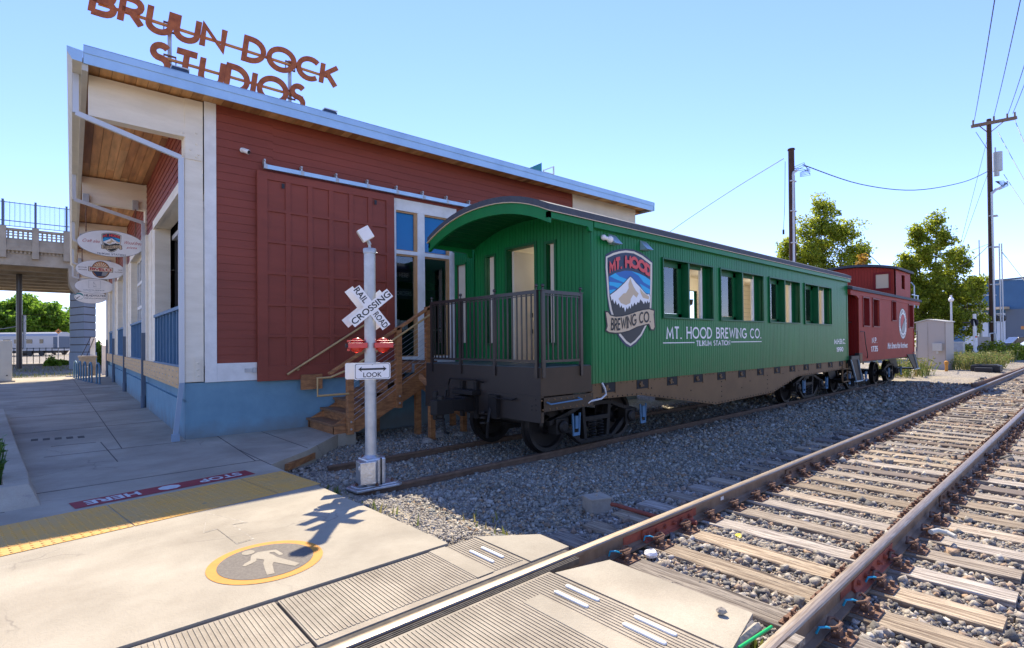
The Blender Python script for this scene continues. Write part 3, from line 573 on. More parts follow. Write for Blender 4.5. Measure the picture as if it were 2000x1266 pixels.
# ================= TEXT =================
def arc(cx,cy,rx,ry,a0,a1,n=10): return [(cx+rx*math.cos(math.radians(a0+(a1-a0)*i/n)),cy+ry*math.sin(math.radians(a0+(a1-a0)*i/n))) for i in range(n+1)]
GL={'A':(.8,[[(0,0),(.4,1),(.8,0)],[(.13,.32),(.67,.32)]]),
'B':(.58,[[(0,0),(0,1),(.28,1)]+arc(.28,.76,.22,.24,90,-90,8)[1:]+[(0,.52)],[(.28,.52)]+arc(.30,.26,.26,.26,90,-90,8)[1:]+[(0,0)]]),
'C':(.78,[arc(.45,.5,.45,.5,48,312,20)]),'D':(.68,[[(0,0),(0,1),(.2,1)]+arc(.2,.5,.46,.5,90,-90,14)[1:]+[(0,0)]]),
'E':(.5,[[(.48,1),(0,1),(0,0),(.48,0)],[(0,.52),(.42,.52)]]),'F':(.48,[[(.46,1),(0,1),(0,0)],[(0,.52),(.40,.52)]]),
'G':(.82,[arc(.46,.5,.46,.5,48,330,20)+[(.86,.42),(.5,.42)]]),'H':(.66,[[(0,0),(0,1)],[(.64,0),(.64,1)],[(0,.52),(.64,.52)]]),
'I':(.04,[[(.02,0),(.02,1)]]),'J':(.4,[[(.38,1),(.38,.25)]+arc(.2,.22,.18,.22,0,-150,8)]),'K':(.64,[[(0,0),(0,1)],[(.60,1),(.04,.42)],[(.2,.56),(.62,0)]]),
'L':(.46,[[(0,1),(0,0),(.45,0)]]),'M':(.86,[[(0,0),(.08,1),(.43,.15),(.78,1),(.86,0)]]),'N':(.68,[[(0,0),(0,1),(.66,0),(.66,1)]]),
'O':(.96,[arc(.48,.5,.48,.5,90,450,28)]),'P':(.54,[[(0,0),(0,1),(.26,1)]+arc(.26,.73,.26,.27,90,-90,8)[1:]+[(0,.46)]]),
'R':(.58,[[(0,0),(0,1),(.26,1)]+arc(.26,.74,.25,.26,90,-90,8)[1:]+[(0,.48)],[(.24,.48),(.58,0)]]),
'S':(.5,[arc(.25,.76,.22,.24,38,270,12)+arc(.25,.26,.24,.26,90,-142,12)[1:]]),'T':(.62,[[(0,1),(.62,1)],[(.31,1),(.31,0)]]),
'U':(.64,[[(0,1),(0,.32)]+arc(.32,.32,.32,.32,180,360,12)[1:]+[(.64,1)]]),'V':(.74,[[(0,1),(.37,0),(.74,1)]]),
'W':(1.0,[[(0,1),(.24,0),(.5,.85),(.76,0),(1,1)]]),'Y':(.66,[[(0,1),(.33,.48),(.66,1)],[(.33,.48),(.33,0)]]),
'.':(.1,[[(.05,0),(.05,.03)]]),'1':(.25,[[(0,.8),(.2,1),(.2,0)]]),'9':(.5,[arc(.25,.7,.25,.3,0,360,16),[(.5,.7),(.42,.25),(.15,0)]]),
'8':(.5,[arc(.25,.74,.21,.26,-90,270,16),arc(.25,.24,.25,.24,90,450,16)]),'0':(.5,[arc(.25,.5,.25,.5,90,450,20)]),
'7':(.48,[[(0,1),(.48,1),(.15,0)]]),'3':(.48,[[(.02,1),(.44,1),(.2,.6)]+arc(.2,.3,.26,.3,90,-140,10)]),'5':(.48,[[(.44,1),(.06,1),(.03,.56)]+arc(.2,.32,.26,.32,110,-140,12)]),
' ':(.36,[]),'-':(.3,[[(0,.45),(.3,.45)]]),"'":(.06,[[(.03,1),(.03,.8)]])}
def strokes(b,s,warp,th,h=1,serif=0,gap=.16,wid=1,tv=None,mi=0,solid=False):
    """warp(x,y,layer)->3d point; th = stroke thickness as share of cap height"""
    x=0;L=0
    for ch in s:
        w,pl=GL[ch];w*=wid
        segs=[]
        for p in pl:
            q=[(x+a*wid,th/2+y*(1-th)) for a,y in p];segs.append((q,th))
            if serif:
                for e in (0,-1):
                    y=p[e][1];n1=p[1] if e==0 else p[-2]
                    if y in (0,1) and abs(n1[1]-y)>abs(n1[0]-p[e][0])*.8 and ch not in 'COSG':
                        c=q[e][0];yy=th*.32 if y==0 else 1-th*.32
                        segs.append(([(c-serif,yy),(c+serif,yy)],th*.62))
        for q,t in segs:
            L+=1;closed=len(q)>2 and abs(q[0][0]-q[-1][0])<1e-6 and abs(q[0][1]-q[-1][1])<1e-6
            pts=q[:-1] if closed else q;n=len(pts);le=[];ri=[]
            for i in range(n):
                a=pts[(i-1)%n] if (closed or i>0) else None;c=pts[(i+1)%n] if (closed or i<n-1) else None;p=pts[i]
                def nd(u,v):
                    dx,dy=v[0]-u[0],v[1]-u[1];l=math.hypot(dx,dy) or 1;return (-dy/l,dx/l)
                if a is None: nn=nd(p,c);k=1
                elif c is None: nn=nd(a,p);k=1
                else:
                    n1=nd(a,p);n2=nd(p,c);sx,sy=n1[0]+n2[0],n1[1]+n2[1];l=math.hypot(sx,sy)
                    if l<.2: nn=n1;k=1
                    else:
                        nn=(sx/l,sy/l);k=min(1/max(.3,nn[0]*n1[0]+nn[1]*n1[1]),2.2)
                tt=t/2*k;le.append((p[0]+nn[0]*tt,min(1,max(0,p[1]+nn[1]*tt))));ri.append((p[0]-nn[0]*tt,min(1,max(0,p[1]-nn[1]*tt))))
            m=n if closed else n-1
            if solid:
                vs=[warp(a,y,L,0) for a,y in le]+[warp(a,y,L,0) for a,y in ri]+[warp(a,y,L,1) for a,y in le]+[warp(a,y,L,1) for a,y in ri]
                fs=[]
                for i in range(m):
                    j=(i+1)%n;fs+=[(i,j,n+j,n+i),(2*n+i,3*n+i,3*n+j,2*n+j),(i,2*n+i,2*n+j,j),(n+i,n+j,3*n+j,3*n+i)]
                if not closed: fs+=[(0,n,3*n,2*n),(n-1,3*n-1,4*n-1,2*n-1)]
                b.add(vs,fs,mi)
            else:
                vs=[warp(a,y,L,0) for a,y in le]+[warp(a,y,L,0) for a,y in ri]
                b.add(vs,[(i,n+i,n+(i+1)%n,(i+1)%n) for i in range(m)],mi)
        x+=w+(gap+ (serif*.9 if serif else 0))
    return x-gap
def swidth(s,serif=0,gap=.16,wid=1): return sum(GL[c][0]*wid+gap+serif*.9 for c in s)-gap-serif*.9
def stext(b,s,o,U,V,N,h,width=None,th=.14,serif=0,gap=.16,mi=0,off=.002,shear=0):
    """lettering starting at o along U, cap height h, overall width forced to `width`"""
    o=Vector(o);U=Vector(U).normalized();V=Vector(V).normalized();N=Vector(N).normalized()
    W=swidth(s,serif,gap);k=(width/W if width else h)
    strokes(b,s,lambda a,y,L,t:o+U*(a*k+shear*y*h)+V*(y*h)+N*(off+.00012*L),th,serif=serif,gap=gap,mi=mi)
def ftext(b,s,o,U,V,N,h,width=None,mi=0,off=.002,shear=0,bold=0,center=False):
    """built-in sans font as flat faces"""
    cu=bpy.data.curves.new('t','FONT');cu.body=s;cu.size=1;cu.resolution_u=4;cu.offset=bold
    ob=bpy.data.objects.new('t',cu);me=bpy.data.meshes.new_from_object(ob)
    vs=[v.co.copy() for v in me.vertices];fs=[tuple(p.vertices) for p in me.polygons]
    bpy.data.objects.remove(ob);bpy.data.curves.remove(cu);bpy.data.meshes.remove(me)
    x0=min(v.x for v in vs);x1=max(v.x for v in vs);y0=min(v.y for v in vs);y1=max(v.y for v in vs)
    o=Vector(o);U=Vector(U).normalized();V=Vector(V).normalized();N=Vector(N).normalized()
    ky=h/(y1-y0);kx=(width/(x1-x0)) if width else ky
    c=(x1-x0)*kx/2 if center else 0
    b.add([o+U*((v.x-x0)*kx-c+shear*(v.y-y0)*ky)+V*((v.y-y0)*ky)+N*off for v in vs],fs,mi)
EMB=['navy','creamring','skyblue','skycyan','forest','snow','tan','black','tan','coral','black']
def emblem(parent,o,U,V,N,k,name='emblem'):
    """brewery shield: k scales metres"""
    o=Vector(o);U=Vector(U);V=Vector(V);N=Vector(N);b=MB();d=[0]
    def P(pts,mi):
        d[0]+=1;b.flat([(x*k,y*k) for x,y in pts],o+N*(.0009*d[0]*max(k,.4)+.0015),U,V,mi)
    P(SH['outer'],0);P(SH['ringo'],1);P(SH['ringi'],0);P(SH['sky'],2)
    for r in ('r1','r2','r3','r4','r5'):
        P(SH[r],3);d[0]-=1
    d[0]+=1;P(SH['black'],4);P([(x*1.02-.001,y+.012) for x,y in SH['mt']],4);P(SH['mt'],5);P(SH['tan1'],6);d[0]-=1;P(SH['tan2'],6)
    P(SH['bano'],7);P(SH['ban'],8)
    def lerp(c,t):
        t=max(0,min(.9999,t))*(len(c)-1);i=int(t);f=t-i;return (c[i][0]*(1-f)+c[i+1][0]*f,c[i][1]*(1-f)+c[i+1][1]*f)
    def wp(lo,hi,W,s0,s1,base):
        def w(a,y,L,t):
            q=s0+(s1-s0)*a/W;p1=lerp(lo,q);p2=lerp(hi,q);x=(p1[0]*(1-y)+p2[0]*y)*k;z=(p1[1]*(1-y)+p2[1]*y)*k
            return o+U*x+V*z+N*((base*.42+.0009*L/20)*max(k,.4)+.002)
        return w
    s='MT. HOOD';strokes(b,s,wp(SH['tb_lo'],SH['tb_hi'],swidth(s,.1,.02),.01,.99,.034),.28,serif=.10,gap=.04,mi=9)
    s='BREWING CO.';strokes(b,s,wp(SH['bb_lo'],SH['bb_hi'],swidth(s,.09,.14),.03,.96,.036),.17,serif=.09,gap=.14,mi=10)
    return b.build(name,[M[x] for x in EMB],parent)
SH=dict()
SH['outer']=[(-0.65, 0.606), (-0.634, 0.644), (-0.5, 0.708), (-0.309, 0.759), (-0.112, 0.793), (0.091, 0.804), (0.299, 0.777), (0.482, 0.725), (0.66, 0.651), (0.652, 0.41), (0.638, 0.19), (0.624, 0.008), (0.608, -0.157), (0.535, -0.322), (0.438, -0.485), (0.309, -0.646), (0.154, -0.766), (0.0, -0.825), (-0.12, -0.806), (-0.237, -0.735), (-0.346, -0.633), (-0.452, -0.479), (-0.517, -0.347), (-0.58, -0.183), (-0.624, 0.03), (-0.645, 0.277), (-0.658, 0.44)]
SH['ringo']=[(-0.629, 0.608), (-0.447, 0.685), (-0.282, 0.732), (-0.112, 0.764), (0.119, 0.772), (0.359, 0.726), (0.641, 0.628), (0.627, 0.262), (0.599, -0.139), (0.458, -0.449), (0.3, -0.629), (0.134, -0.734), (-0.014, -0.799), (-0.142, -0.749), (-0.307, -0.629), (-0.414, -0.479), (-0.544, -0.215), (-0.593, -0.018), (-0.619, 0.278), (-0.637, 0.442)]
SH['ringi']=[(-0.595, 0.592), (-0.42, 0.658), (-0.268, 0.701), (-0.113, 0.729), (0.104, 0.737), (0.327, 0.691), (0.589, 0.599), (0.576, 0.259), (0.548, -0.141), (0.414, -0.441), (0.265, -0.604), (0.108, -0.706), (-0.013, -0.761), (-0.118, -0.715), (-0.263, -0.606), (-0.376, -0.461), (-0.495, -0.213), (-0.551, -0.016), (-0.577, 0.282), (-0.595, 0.446)]
SH['sky']=[(-0.566, 0.299), (-0.398, 0.371), (-0.147, 0.43), (0.025, 0.44), (0.231, 0.421), (0.413, 0.382), (0.574, 0.331), (0.565, 0.186), (0.561, 0.023), (0.164, 0.021), (-0.551, -0.032)]
SH['r1']=[(-0.539, 0.309), (-0.398, 0.369), (-0.289, 0.323), (-0.087, 0.292), (-0.165, 0.23), (-0.4, 0.275)]
SH['r2']=[(-0.562, 0.22), (-0.401, 0.219), (-0.213, 0.213), (-0.321, 0.131), (-0.456, 0.16), (-0.555, 0.164)]
SH['r3']=[(0.031, 0.437), (0.231, 0.416), (0.413, 0.379), (0.574, 0.328), (0.566, 0.226), (0.38, 0.273), (0.23, 0.377)]
SH['r4']=[(0.258, 0.247), (0.564, 0.164), (0.563, 0.086), (0.376, 0.103)]
SH['r5']=[(-0.557, 0.087), (-0.43, 0.108), (-0.362, 0.104), (-0.539, 0.027)]
SH['black']=[(-0.55, -0.002), (-0.127, -0.011), (0.562, 0.055), (0.548, -0.141), (0.414, -0.441), (0.265, -0.604), (0.108, -0.706), (-0.013, -0.761), (-0.118, -0.715), (-0.263, -0.606), (-0.376, -0.461), (-0.495, -0.213)]
SH['mt']=[(-0.539, 0.01), (-0.376, 0.094), (-0.251, 0.17), (-0.151, 0.236), (-0.064, 0.303), (-0.003, 0.342), (0.066, 0.312), (0.153, 0.248), (0.242, 0.201), (0.331, 0.145), (0.407, 0.096), (0.468, 0.072), (0.531, 0.084), (0.562, 0.041), (0.544, -0.05), (0.512, -0.07), (0.482, -0.026), (0.45, -0.082), (0.404, -0.039), (0.372, -0.094), (0.327, -0.051), (0.268, -0.018), (0.236, -0.082), (0.192, -0.066), (0.146, -0.121), (0.102, -0.079), (0.057, -0.15), (0.02, -0.1), (-0.002, -0.187), (-0.044, -0.137), (-0.08, -0.199), (-0.116, -0.165), (-0.155, -0.244), (-0.187, -0.168), (-0.221, -0.186), (-0.256, -0.137), (-0.285, -0.18), (-0.32, -0.105), (-0.367, -0.141), (-0.406, -0.067), (-0.435, -0.127), (-0.474, -0.045), (-0.501, -0.08)]
SH['tan1']=[(-0.003, 0.324), (0.027, 0.257), (0.084, 0.182), (0.151, 0.116), (0.224, 0.077), (0.163, 0.003), (0.076, 0.051), (0.001, -0.022), (-0.014, -0.092), (-0.13, -0.132), (-0.27, -0.103), (-0.329, -0.038), (-0.197, 0.054), (-0.126, 0.066), (-0.053, 0.148), (-0.06, 0.217)]
SH['tan2']=[(0.256, 0.167), (0.361, 0.102), (0.53, 0.039), (0.514, -0.007), (0.344, 0.012), (0.285, 0.08)]
SH['bano']=[(-0.681, -0.244), (-0.597, -0.241), (-0.532, -0.294), (-0.397, -0.31), (-0.246, -0.3), (-0.047, -0.263), (0.159, -0.213), (0.34, -0.175), (0.542, -0.155), (0.7, -0.181), (0.689, -0.272), (0.716, -0.482), (0.67, -0.541), (0.549, -0.538), (0.504, -0.466), (0.489, -0.445), (0.365, -0.463), (0.153, -0.501), (-0.053, -0.564), (-0.251, -0.595), (-0.416, -0.603), (-0.59, -0.592), (-0.686, -0.556), (-0.649, -0.482), (-0.665, -0.383)]
SH['ban']=[(-0.655, -0.268), (-0.611, -0.263), (-0.545, -0.314), (-0.411, -0.331), (-0.246, -0.32), (-0.047, -0.284), (0.158, -0.234), (0.34, -0.198), (0.526, -0.178), (0.665, -0.2), (0.65, -0.264), (0.678, -0.479), (0.645, -0.519), (0.575, -0.516), (0.539, -0.448), (0.514, -0.423), (0.365, -0.442), (0.153, -0.48), (-0.052, -0.543), (-0.251, -0.575), (-0.416, -0.583), (-0.577, -0.572), (-0.65, -0.544), (-0.614, -0.481), (-0.631, -0.383)]
SH['tb_lo']=[(-0.56, 0.349), (-0.37, 0.424), (-0.147, 0.472), (0.084, 0.485), (0.322, 0.447), (0.556, 0.37)]
SH['tb_hi']=[(-0.569, 0.548), (-0.366, 0.626), (-0.143, 0.675), (0.088, 0.688), (0.327, 0.652), (0.56, 0.58)]
SH['bb_lo']=[(-0.563, -0.547), (-0.361, -0.55), (-0.137, -0.518), (0.095, -0.463), (0.335, -0.412), (0.6, -0.396)]
SH['bb_hi']=[(-0.546, -0.348), (-0.357, -0.351), (-0.133, -0.317), (0.099, -0.262), (0.339, -0.22), (0.604, -0.208)]
# ================= RED BUILDING =================
BLD=thing('studio_building','long red board-sided building with white trim, blue foundation and deep left eave','building',(1.726,10.165,0),math.radians(-1.557))
X,Yv,Zv=(1,0,0),(0,1,0),(0,0,1)
b=MB();b.box((0,0,-.4),(12.28,.35,.935));b.box((0,.35,-.4),(.35,24.4,.62));b.box((.06,.35,.62),(.35,24.4,.86));b.box((12.0,.35,-.4),(12.28,24.4,.935));b.box((0,24.05,-.4),(12.28,24.4,.93))
b.box((0,.0,.62),(.02,.35,.66))
b.build('foundation',M['bluepaint'],BLD)
# front siding boards
b=MB()
def boards(b,x0,x1,z0,z1,y=.0,p=.145,t=.013):
    z=z0;X0,X1=x0,x1
    while z<z1-.005:
      e=min(z+p-.005,z1);cuts=[X0]
      while cuts[-1]<X1-2.6: cuts.append(min(X1-.5,cuts[-1]+R.uniform(1.6,4.8)))
      for x0,x1 in zip(cuts,[c-.003 for c in cuts[1:]]+[X1]):
        b.add([(x0,y-t,z),(x1,y-t,z),(x1,y-t*.45,e),(x0,y-t*.45,e),(x0,y,z),(x1,y,z),(x1,y,e),(x0,y,e)],[(0,1,2,3),(4,7,6,5),(0,4,5,1),(2,6,7,3),(0,3,7,4),(1,5,6,2)])
      z+=p
boards(b,.466,1.4,1.254,5.74);boards(b,1.4,3.80,.93,5.74);boards(b,3.80,5.47,4.69,5.74);boards(b,5.47,9.39,.93,5.74)
b.box((.466,.0,.93),(3.80,.12,5.74));b.box((3.8,.0,4.6),(5.47,.12,5.74));b.box((5.47,0,.93),(9.39,.12,5.74));b.box((12.1,.12,.93),(12.275,24.4,5.74));b.box((.3,24.2,.9),(12.1,24.4,5.74))
b.build('front_wall',M['red'],BLD)
b=MB()
b.box((9.39,-.035,.93),(9.56,.1,5.74));b.box((9.56,-.02,.93),(12.28,.1,5.74));b.build('white_wall_panel',M['cream2'],BLD)
b=MB();b.box((.285,-.035,.936),(.466,.0,5.74));b.box((.466,-.03,.936),(1.5,.0,1.254));b.build('corner_trim',M['white'],BLD,bevel=.004)
# interior shell
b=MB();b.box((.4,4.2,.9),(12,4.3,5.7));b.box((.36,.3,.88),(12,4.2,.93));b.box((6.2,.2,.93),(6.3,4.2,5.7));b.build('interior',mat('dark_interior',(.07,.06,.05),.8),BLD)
# columns, beams
def col(y,first=False):
    b=MB();b.box((0,y-.012,.95 if first else .86),(.27,y+.30,5.72));
    o=b.build('column',M['cream'],BLD,bevel=.006)
    g=MB();g.prism([(-.11,5.08),(.02,5.24),(.20,5.24),(.262,5.17),(.262,4.70),(.01,4.70),(.01,5.06),(-.11,5.06)],(0,y-.012,0),X,Zv,(0,-.014,0))
    g.build('gusset_plate',M['cream'],o)
    g=MB()
    for px,pz in ((-.02,5.12),(.17,5.16),(.17,4.97),(.08,4.86),(.2,4.8),(.17,4.75)): g.lathe((px,y-.026,pz),[(.018,0),(.015,-.01),(.005,-.013)],Yv,8)
    if first:
        g.box((.14,y-.03,.96),(.225,y-.012,1.36))
        for pz in (1.05,1.16,1.27): g.lathe((.18,y-.03,pz),[(.02,0),(.015,-.01),(.005,-.013)],Yv,8)
    g.build('bolts',M['cream'],o)
    b=MB();b.add([(-1.25,y,5.09),(0,y,5.065),(.27,y,5.065),(.27,y,5.71),(-1.25,y,5.71),(-1.25,y+.2,5.09),(0,y+.2,5.065),(.27,y+.2,5.065),(.27,y+.2,5.71),(-1.25,y+.2,5.71)],[(0,1,2,3,4),(9,8,7,6,5),(0,5,6,1),(1,6,7,2),(2,7,8,3),(3,8,9,4),(4,9,5,0)])
    b.build('beam',M['cream'],BLD)
BY_=[0,6.2,12.4,18.6,24.2]
for i,y in enumerate(BY_): col(y,i==0)
# side wall
b=MB()
def sboards(y0,y1,z0,z1,x=.05):
    z=z0
    while z<z1-.005:
        e=min(z+.14,z1);b.add([(x-.018,y0,z),(x-.018,y1,z),(x-.006,y1,e),(x-.006,y0,e),(x,y0,z),(x,y1,z),(x,y1,e),(x,y0,e)],[(0,1,2,3),(4,7,6,5),(0,4,5,1),(2,6,7,3),(0,3,7,4),(1,5,6,2)]);z+=.145
for y in BY_[:-1]:
    sboards(y+.3,y+6.2,4.36,5.74);b.box((.05,y+.3,4.36),(.2,y+6.2,5.74))
b.build('side_wall',M['red'],BLD)
b=MB()
for y in BY_[:-1]:
    b.box((.03,y+4.1,.86),(.3,y+6.2,4.36));b.box((.03,y+.3,4.24),(.3,y+4.1,4.36));b.box((-.03,y+.3,4.22),(.03,y+4.2,4.40));b.box((.02,y+5.0,.9),(.03,y+5.25,4.36));b.box((0,y+4.1,.9),(.03,y+4.22,4.22));b.box((-.015,y+5.75,.9),(.03,y+6.2,4.36))
b.build('side_trim',M['cream'],BLD)
for i,y in enumerate(BY_[:-1]):
    if i==0:
        b=MB();b.box((.34,y+.3,1.2),(.36,y+2.1,4.24),0);b.box((.31,y+2.1,1.2),(.35,y+2.2,4.24),1);b.box((.33,y+.3,4.0),(.42,y+4.1,4.1),1);b.box((.6,y+2.2,.9),(.62,y+4.1,4.24),2);b.box((.35,y+3.3,1.2),(.4,y+3.36,4.24),1)
        b.build('open_bay',[M['grey'],M['conduit'],M['black']],BLD)
    else:
        b=MB();b.box((.22,y+.3,1.2),(.24,y+4.1,4.24));o=b.build('window',M['darkglass'],BLD)
        b=MB()
        for z in (1.2,1.95,2.7,3.45,4.16): b.box((.16,y+.3,z),(.22,y+4.1,z+.09))
        for k in range(6): b.box((.155,y+.3+k*.745,1.2),(.225,y+.36+k*.745,4.24))
        b.build('muntins',M['white'],o)
    # slatted guard
    b=MB()
    for k in range(9):
        yy=y+.36+k*.455;b.box((-.01,yy,1.21),(.10,yy+.05,2.2))
    b.box((-.03,y+.3,2.2),(.12,y+4.1,2.26));b.box((-.03,y+.3,1.196),(.16,y+4.1,1.23))
    b.box((.11,y+.3,1.2),(.13,y+4.1,2.2)) if i else None
    b.build('window_guard',M['bluegrey'],BLD)
b=MB();b.box((-.06,.30,.834),(.0,24.35,1.196));b.build('ledger_board',M['lumber'],BLD)
b=MB()
for k in range(54):
    yy=.42+k*.45
    for j,z in enumerate((.90,1.01,1.12)): b.lathe((-.06,yy+(.05 if j==1 else 0),z),[(.012,0),(.010,-.010)],X,6)
o=b.build('ledger_bolts',M['steel'],BLD);o['kind']='stuff'
# roof, soffit
b=MB()
x=-1.27
while x<.28:
    y=-.47
    while y<24.8:
        l=min(R.uniform(2.2,4.5),24.8-y);b.box((x,y,5.742+R.uniform(0,.004)),(x+.146,y+l-.006,5.77));y+=l
    x+=.152
while x<12.5:
    b.box((x,-.47,5.742+R.uniform(0,.004)),(min(x+.146,12.52),.0,5.77));x+=.152
b.build('soffit',M['soffit'],BLD)
b=MB();b.box((-1.30,-.49,5.775),(12.55,24.85,5.86));b.build('roof_deck',M['roofing'],BLD)
b=MB();b.box((-1.315,-.525,5.80),(12.59,-.495,5.915));b.box((-1.315,-.512,5.652),(12.57,-.49,5.80));b.box((12.55,-.525,5.655),(12.59,1.2,5.91));b.box((-1.315,-.525,5.905),(12.59,.3,5.918))
for xx in (2.1,5.3,6.8,9.4,11.9): b.box((xx,-.529,5.80),(xx+.03,-.525,5.915))
b.build('fascia',M['galv'],BLD)
b=MB();b.box((12.3,0,5.66),(12.5,3,5.742));b.build('eave_board',M['cedar'],BLD)
b=MB();b.box((-1.334,-.48,5.56),(-1.262,24.9,5.742));b.build('eave_fascia',M['gutter'],BLD)
b=MB();b.prism([(-1.50,5.84),(-1.495,5.76),(-1.44,5.665),(-1.33,5.655),(-1.33,5.80),(-1.335,5.80),(-1.335,5.67),(-1.43,5.68),(-1.48,5.77),(-1.48,5.83)],(0,-.52,0),X,Zv,(0,25.4,0))
b.add([(-1.50,-.521,5.84),(-1.495,-.521,5.76),(-1.44,-.521,5.665),(-1.33,-.521,5.655),(-1.318,-.521,5.82)],[(0,1,2,3,4)],1)
b.build('gutter',[M['gutter'],M['galv']],BLD)
for i,y in enumerate(BY_):
    b=MB();yy=y-.03 if i==0 else y-.2
    pts=[(-1.40,yy,5.66),(-1.40,yy,5.07),(-.05,yy+.02,4.70),(-.05,yy+.02,.95 if i==0 else 1.9)]
    for p,q in zip(pts[:-1],pts[1:]): b.bar(p,q,.075,.055,(0,1,0))
    if i==0: b.bar((-.05,yy+.02,.95),(-.15,yy-.02,.06),.07,.05,(0,1,0),1);b.box((-.20,yy-.065,0),(-.09,yy+.045,.11),1)
    o=b.build('downspout',[M['conduit'],M['spoutblue']],BLD)
    if i:
        b=MB();b.box((-.10,yy-.03,.28),(-.01,yy+.06,1.9));b.cyl((-.055,yy+.02,0),(-.055,yy+.02,.3),.06,n=12);b.build('drain_sleeve',M['greywall'],o)
# sliding door
D=MB();D.box((1.10,-.085,.911),(3.80,-.045,4.71));door=D.build('sliding_door',M['red'],BLD)
b=MB();xs=[1.10]+[1.274+i*.406 for i in range(6)];
b.box((1.10,-.112,.911),(1.274,-.085,4.71));b.box((3.62,-.112,.911),(3.80,-.085,4.71));
for i in range(5): b.box((1.588+i*.406,-.109,1.18),(1.68+i*.406,-.085,4.57))
zs=[4.71]+[4.055-.575*k for k in range(5)]
b.box((1.274,-.112,4.57),(3.62,-.085,4.71));b.box((1.274,-.112,.911),(3.62,-.085,1.18))
for k in range(5): b.box((1.274,-.1105,3.998-.575*k),(3.62,-.085,4.055-.575*k))
b.build('door_frame',M['red'],door,bevel=.003)
b=MB()
for xx in (1.52,3.35): b.box((xx,-.118,4.45),(xx+.05,-.112,4.54))
b.build('hanger_bolt',M['black'],door)
b=MB();b.box((.90,-.045,1.08),(1.08,-.032,1.15));b.lathe((.93,-.045,1.115),[(.012,0),(.01,-.01)],Yv,8);b.box((1.03,-.07,1.07),(1.09,-.045,1.16));b.build('door_latch',M['steel'],door)
b=MB();b.box((1.20,-.17,4.747),(6.3,-.115,4.822));tr=b.build('door_track',M['galv'],BLD)
for xx in (1.23,1.88,2.55,3.20,3.86,4.5,5.12,5.75):
    b=MB();b.box((xx-.03,-.176,4.742),(xx+.03,-.11,4.828));b.box((xx-.015,-.12,4.82),(xx+.015,-.02,4.93));b.lathe((xx,-.12,4.90),[(.018,0),(.012,-.02)],Yv,8);b.build('track_bracket',M['steel'],tr)
# storefront window
b=MB();b.box((3.80,-.03,1.0),(3.885,.08,4.69));b.box((5.25,-.03,1.0),(5.44,.08,4.69));b.box((3.885,-.033,4.44),(5.25,.08,4.69));b.box((3.80,-.033,.93),(5.44,.1,1.0));b.box((3.885,-.03,1.0),(5.25,.08,1.28));b.box((4.41,-.031,1.28),(4.585,.08,4.44));b.box((3.885,-.029,3.50),(5.25,.08,3.58))
wf=b.build('shop_window',M['white'],BLD,bevel=.003)
b=MB()
for x0,x1 in ((3.885,4.41),(4.585,5.25)):
    for z0,z1 in ((1.28,3.50),(3.58,4.44)):
        w_=.035;r_=.075
        b.box((x0,.0,z0),(x0+.012,.06,z1));b.box((x1-r_,.0,z0),(x1,.06,z1));b.box((x0+.012,.0,z1-w_),(x1-r_,.06,z1));b.box((x0+.012,0,z0),(x1-r_,.06,z0+.02))
b.build('wooden_stop',M['woodframe'],wf)
for x0,x1 in ((3.9,4.335),(4.6,5.175)):
    b=MB();b.box((x0,.035,1.30),(x1,.041,3.465));b.build('pane',M['glass'],wf)
    b=MB();b.box((x0,.035,3.60),(x1,.041,4.405));b.build('upper_pane',M['skypaintglass'],wf)
# things seen in the shop
t=thing('pendant_lamp','white pendant lamp behind the upper left shop window pane','lamp',(0,0,0));t.parent=None
def bl(x,y,z):
    a=math.radians(-1.557);return Vector((1.726+x*math.cos(a)-y*math.sin(a),10.165+x*math.sin(a)+y*math.cos(a),z))
t.location=bl(4.42,.95,4.0)
b=MB();b.cyl((0,0,.15),(0,0,1.5),.012);b.build('cord',M['signwhite'],t)
b=MB();b.lathe((0,0,0),[(.30,0),(.27,.03),(.08,.10),(.05,.22),(.001,.23)],Zv,20);b.build('lamp_shade',M['signwhite'],t,smooth=True)
def inb(name,b,mats,label,cat,group=None):
    o=b.build(name,mats);o.location=BLD.location;o.rotation_euler=BLD.rotation_euler;return tag(o,label,cat,group)
b=MB();b.box((3.9,.9,3.02),(5.5,.95,3.32),0);b.box((3.9,.9,2.62),(5.5,.95,2.86),0);ftext(b,'ORDER HERE',(4.05,.9,3.12),X,Zv,(0,-1,0),.11,.62,mi=1,off=.01);ftext(b,'TO GO ORDERS',(3.98,.9,2.70),X,Zv,(0,-1,0),.10,.78,mi=1,off=.01)
inb('order_board',b,[M['black'],M['grey']],'dark order board reading ORDER HERE and TO GO ORDERS inside the window','sign')
b=MB();b.box((3.9,.6,1.86),(5.4,1.1,1.90),1);b.box((3.9,.65,.93),(5.4,1.05,1.86),0);b.box((4.2,.95,2.1),(4.36,.98,2.35),2)
inb('counter',b,[M['black'],M['grey'],M['cream']],'dark counter with pale top behind the shop window','counter')
for i,(xx,rr) in enumerate(((4.02,.045),(4.12,.05),(4.27,.11),(4.45,.05),(4.55,.045))):
    b=MB();b.cyl((xx,.8,1.90),(xx,.8,1.90+(.22 if i==2 else .2)),rr,n=14);inb('cup_stack',b,M['signwhite'],['leftmost white cup stack on the counter','second white cup stack from the left on the counter','wide white tub in the middle of the counter','white cup stack right of the wide tub','rightmost white cup stack on the counter'][i],'cups','cups on the shop counter')
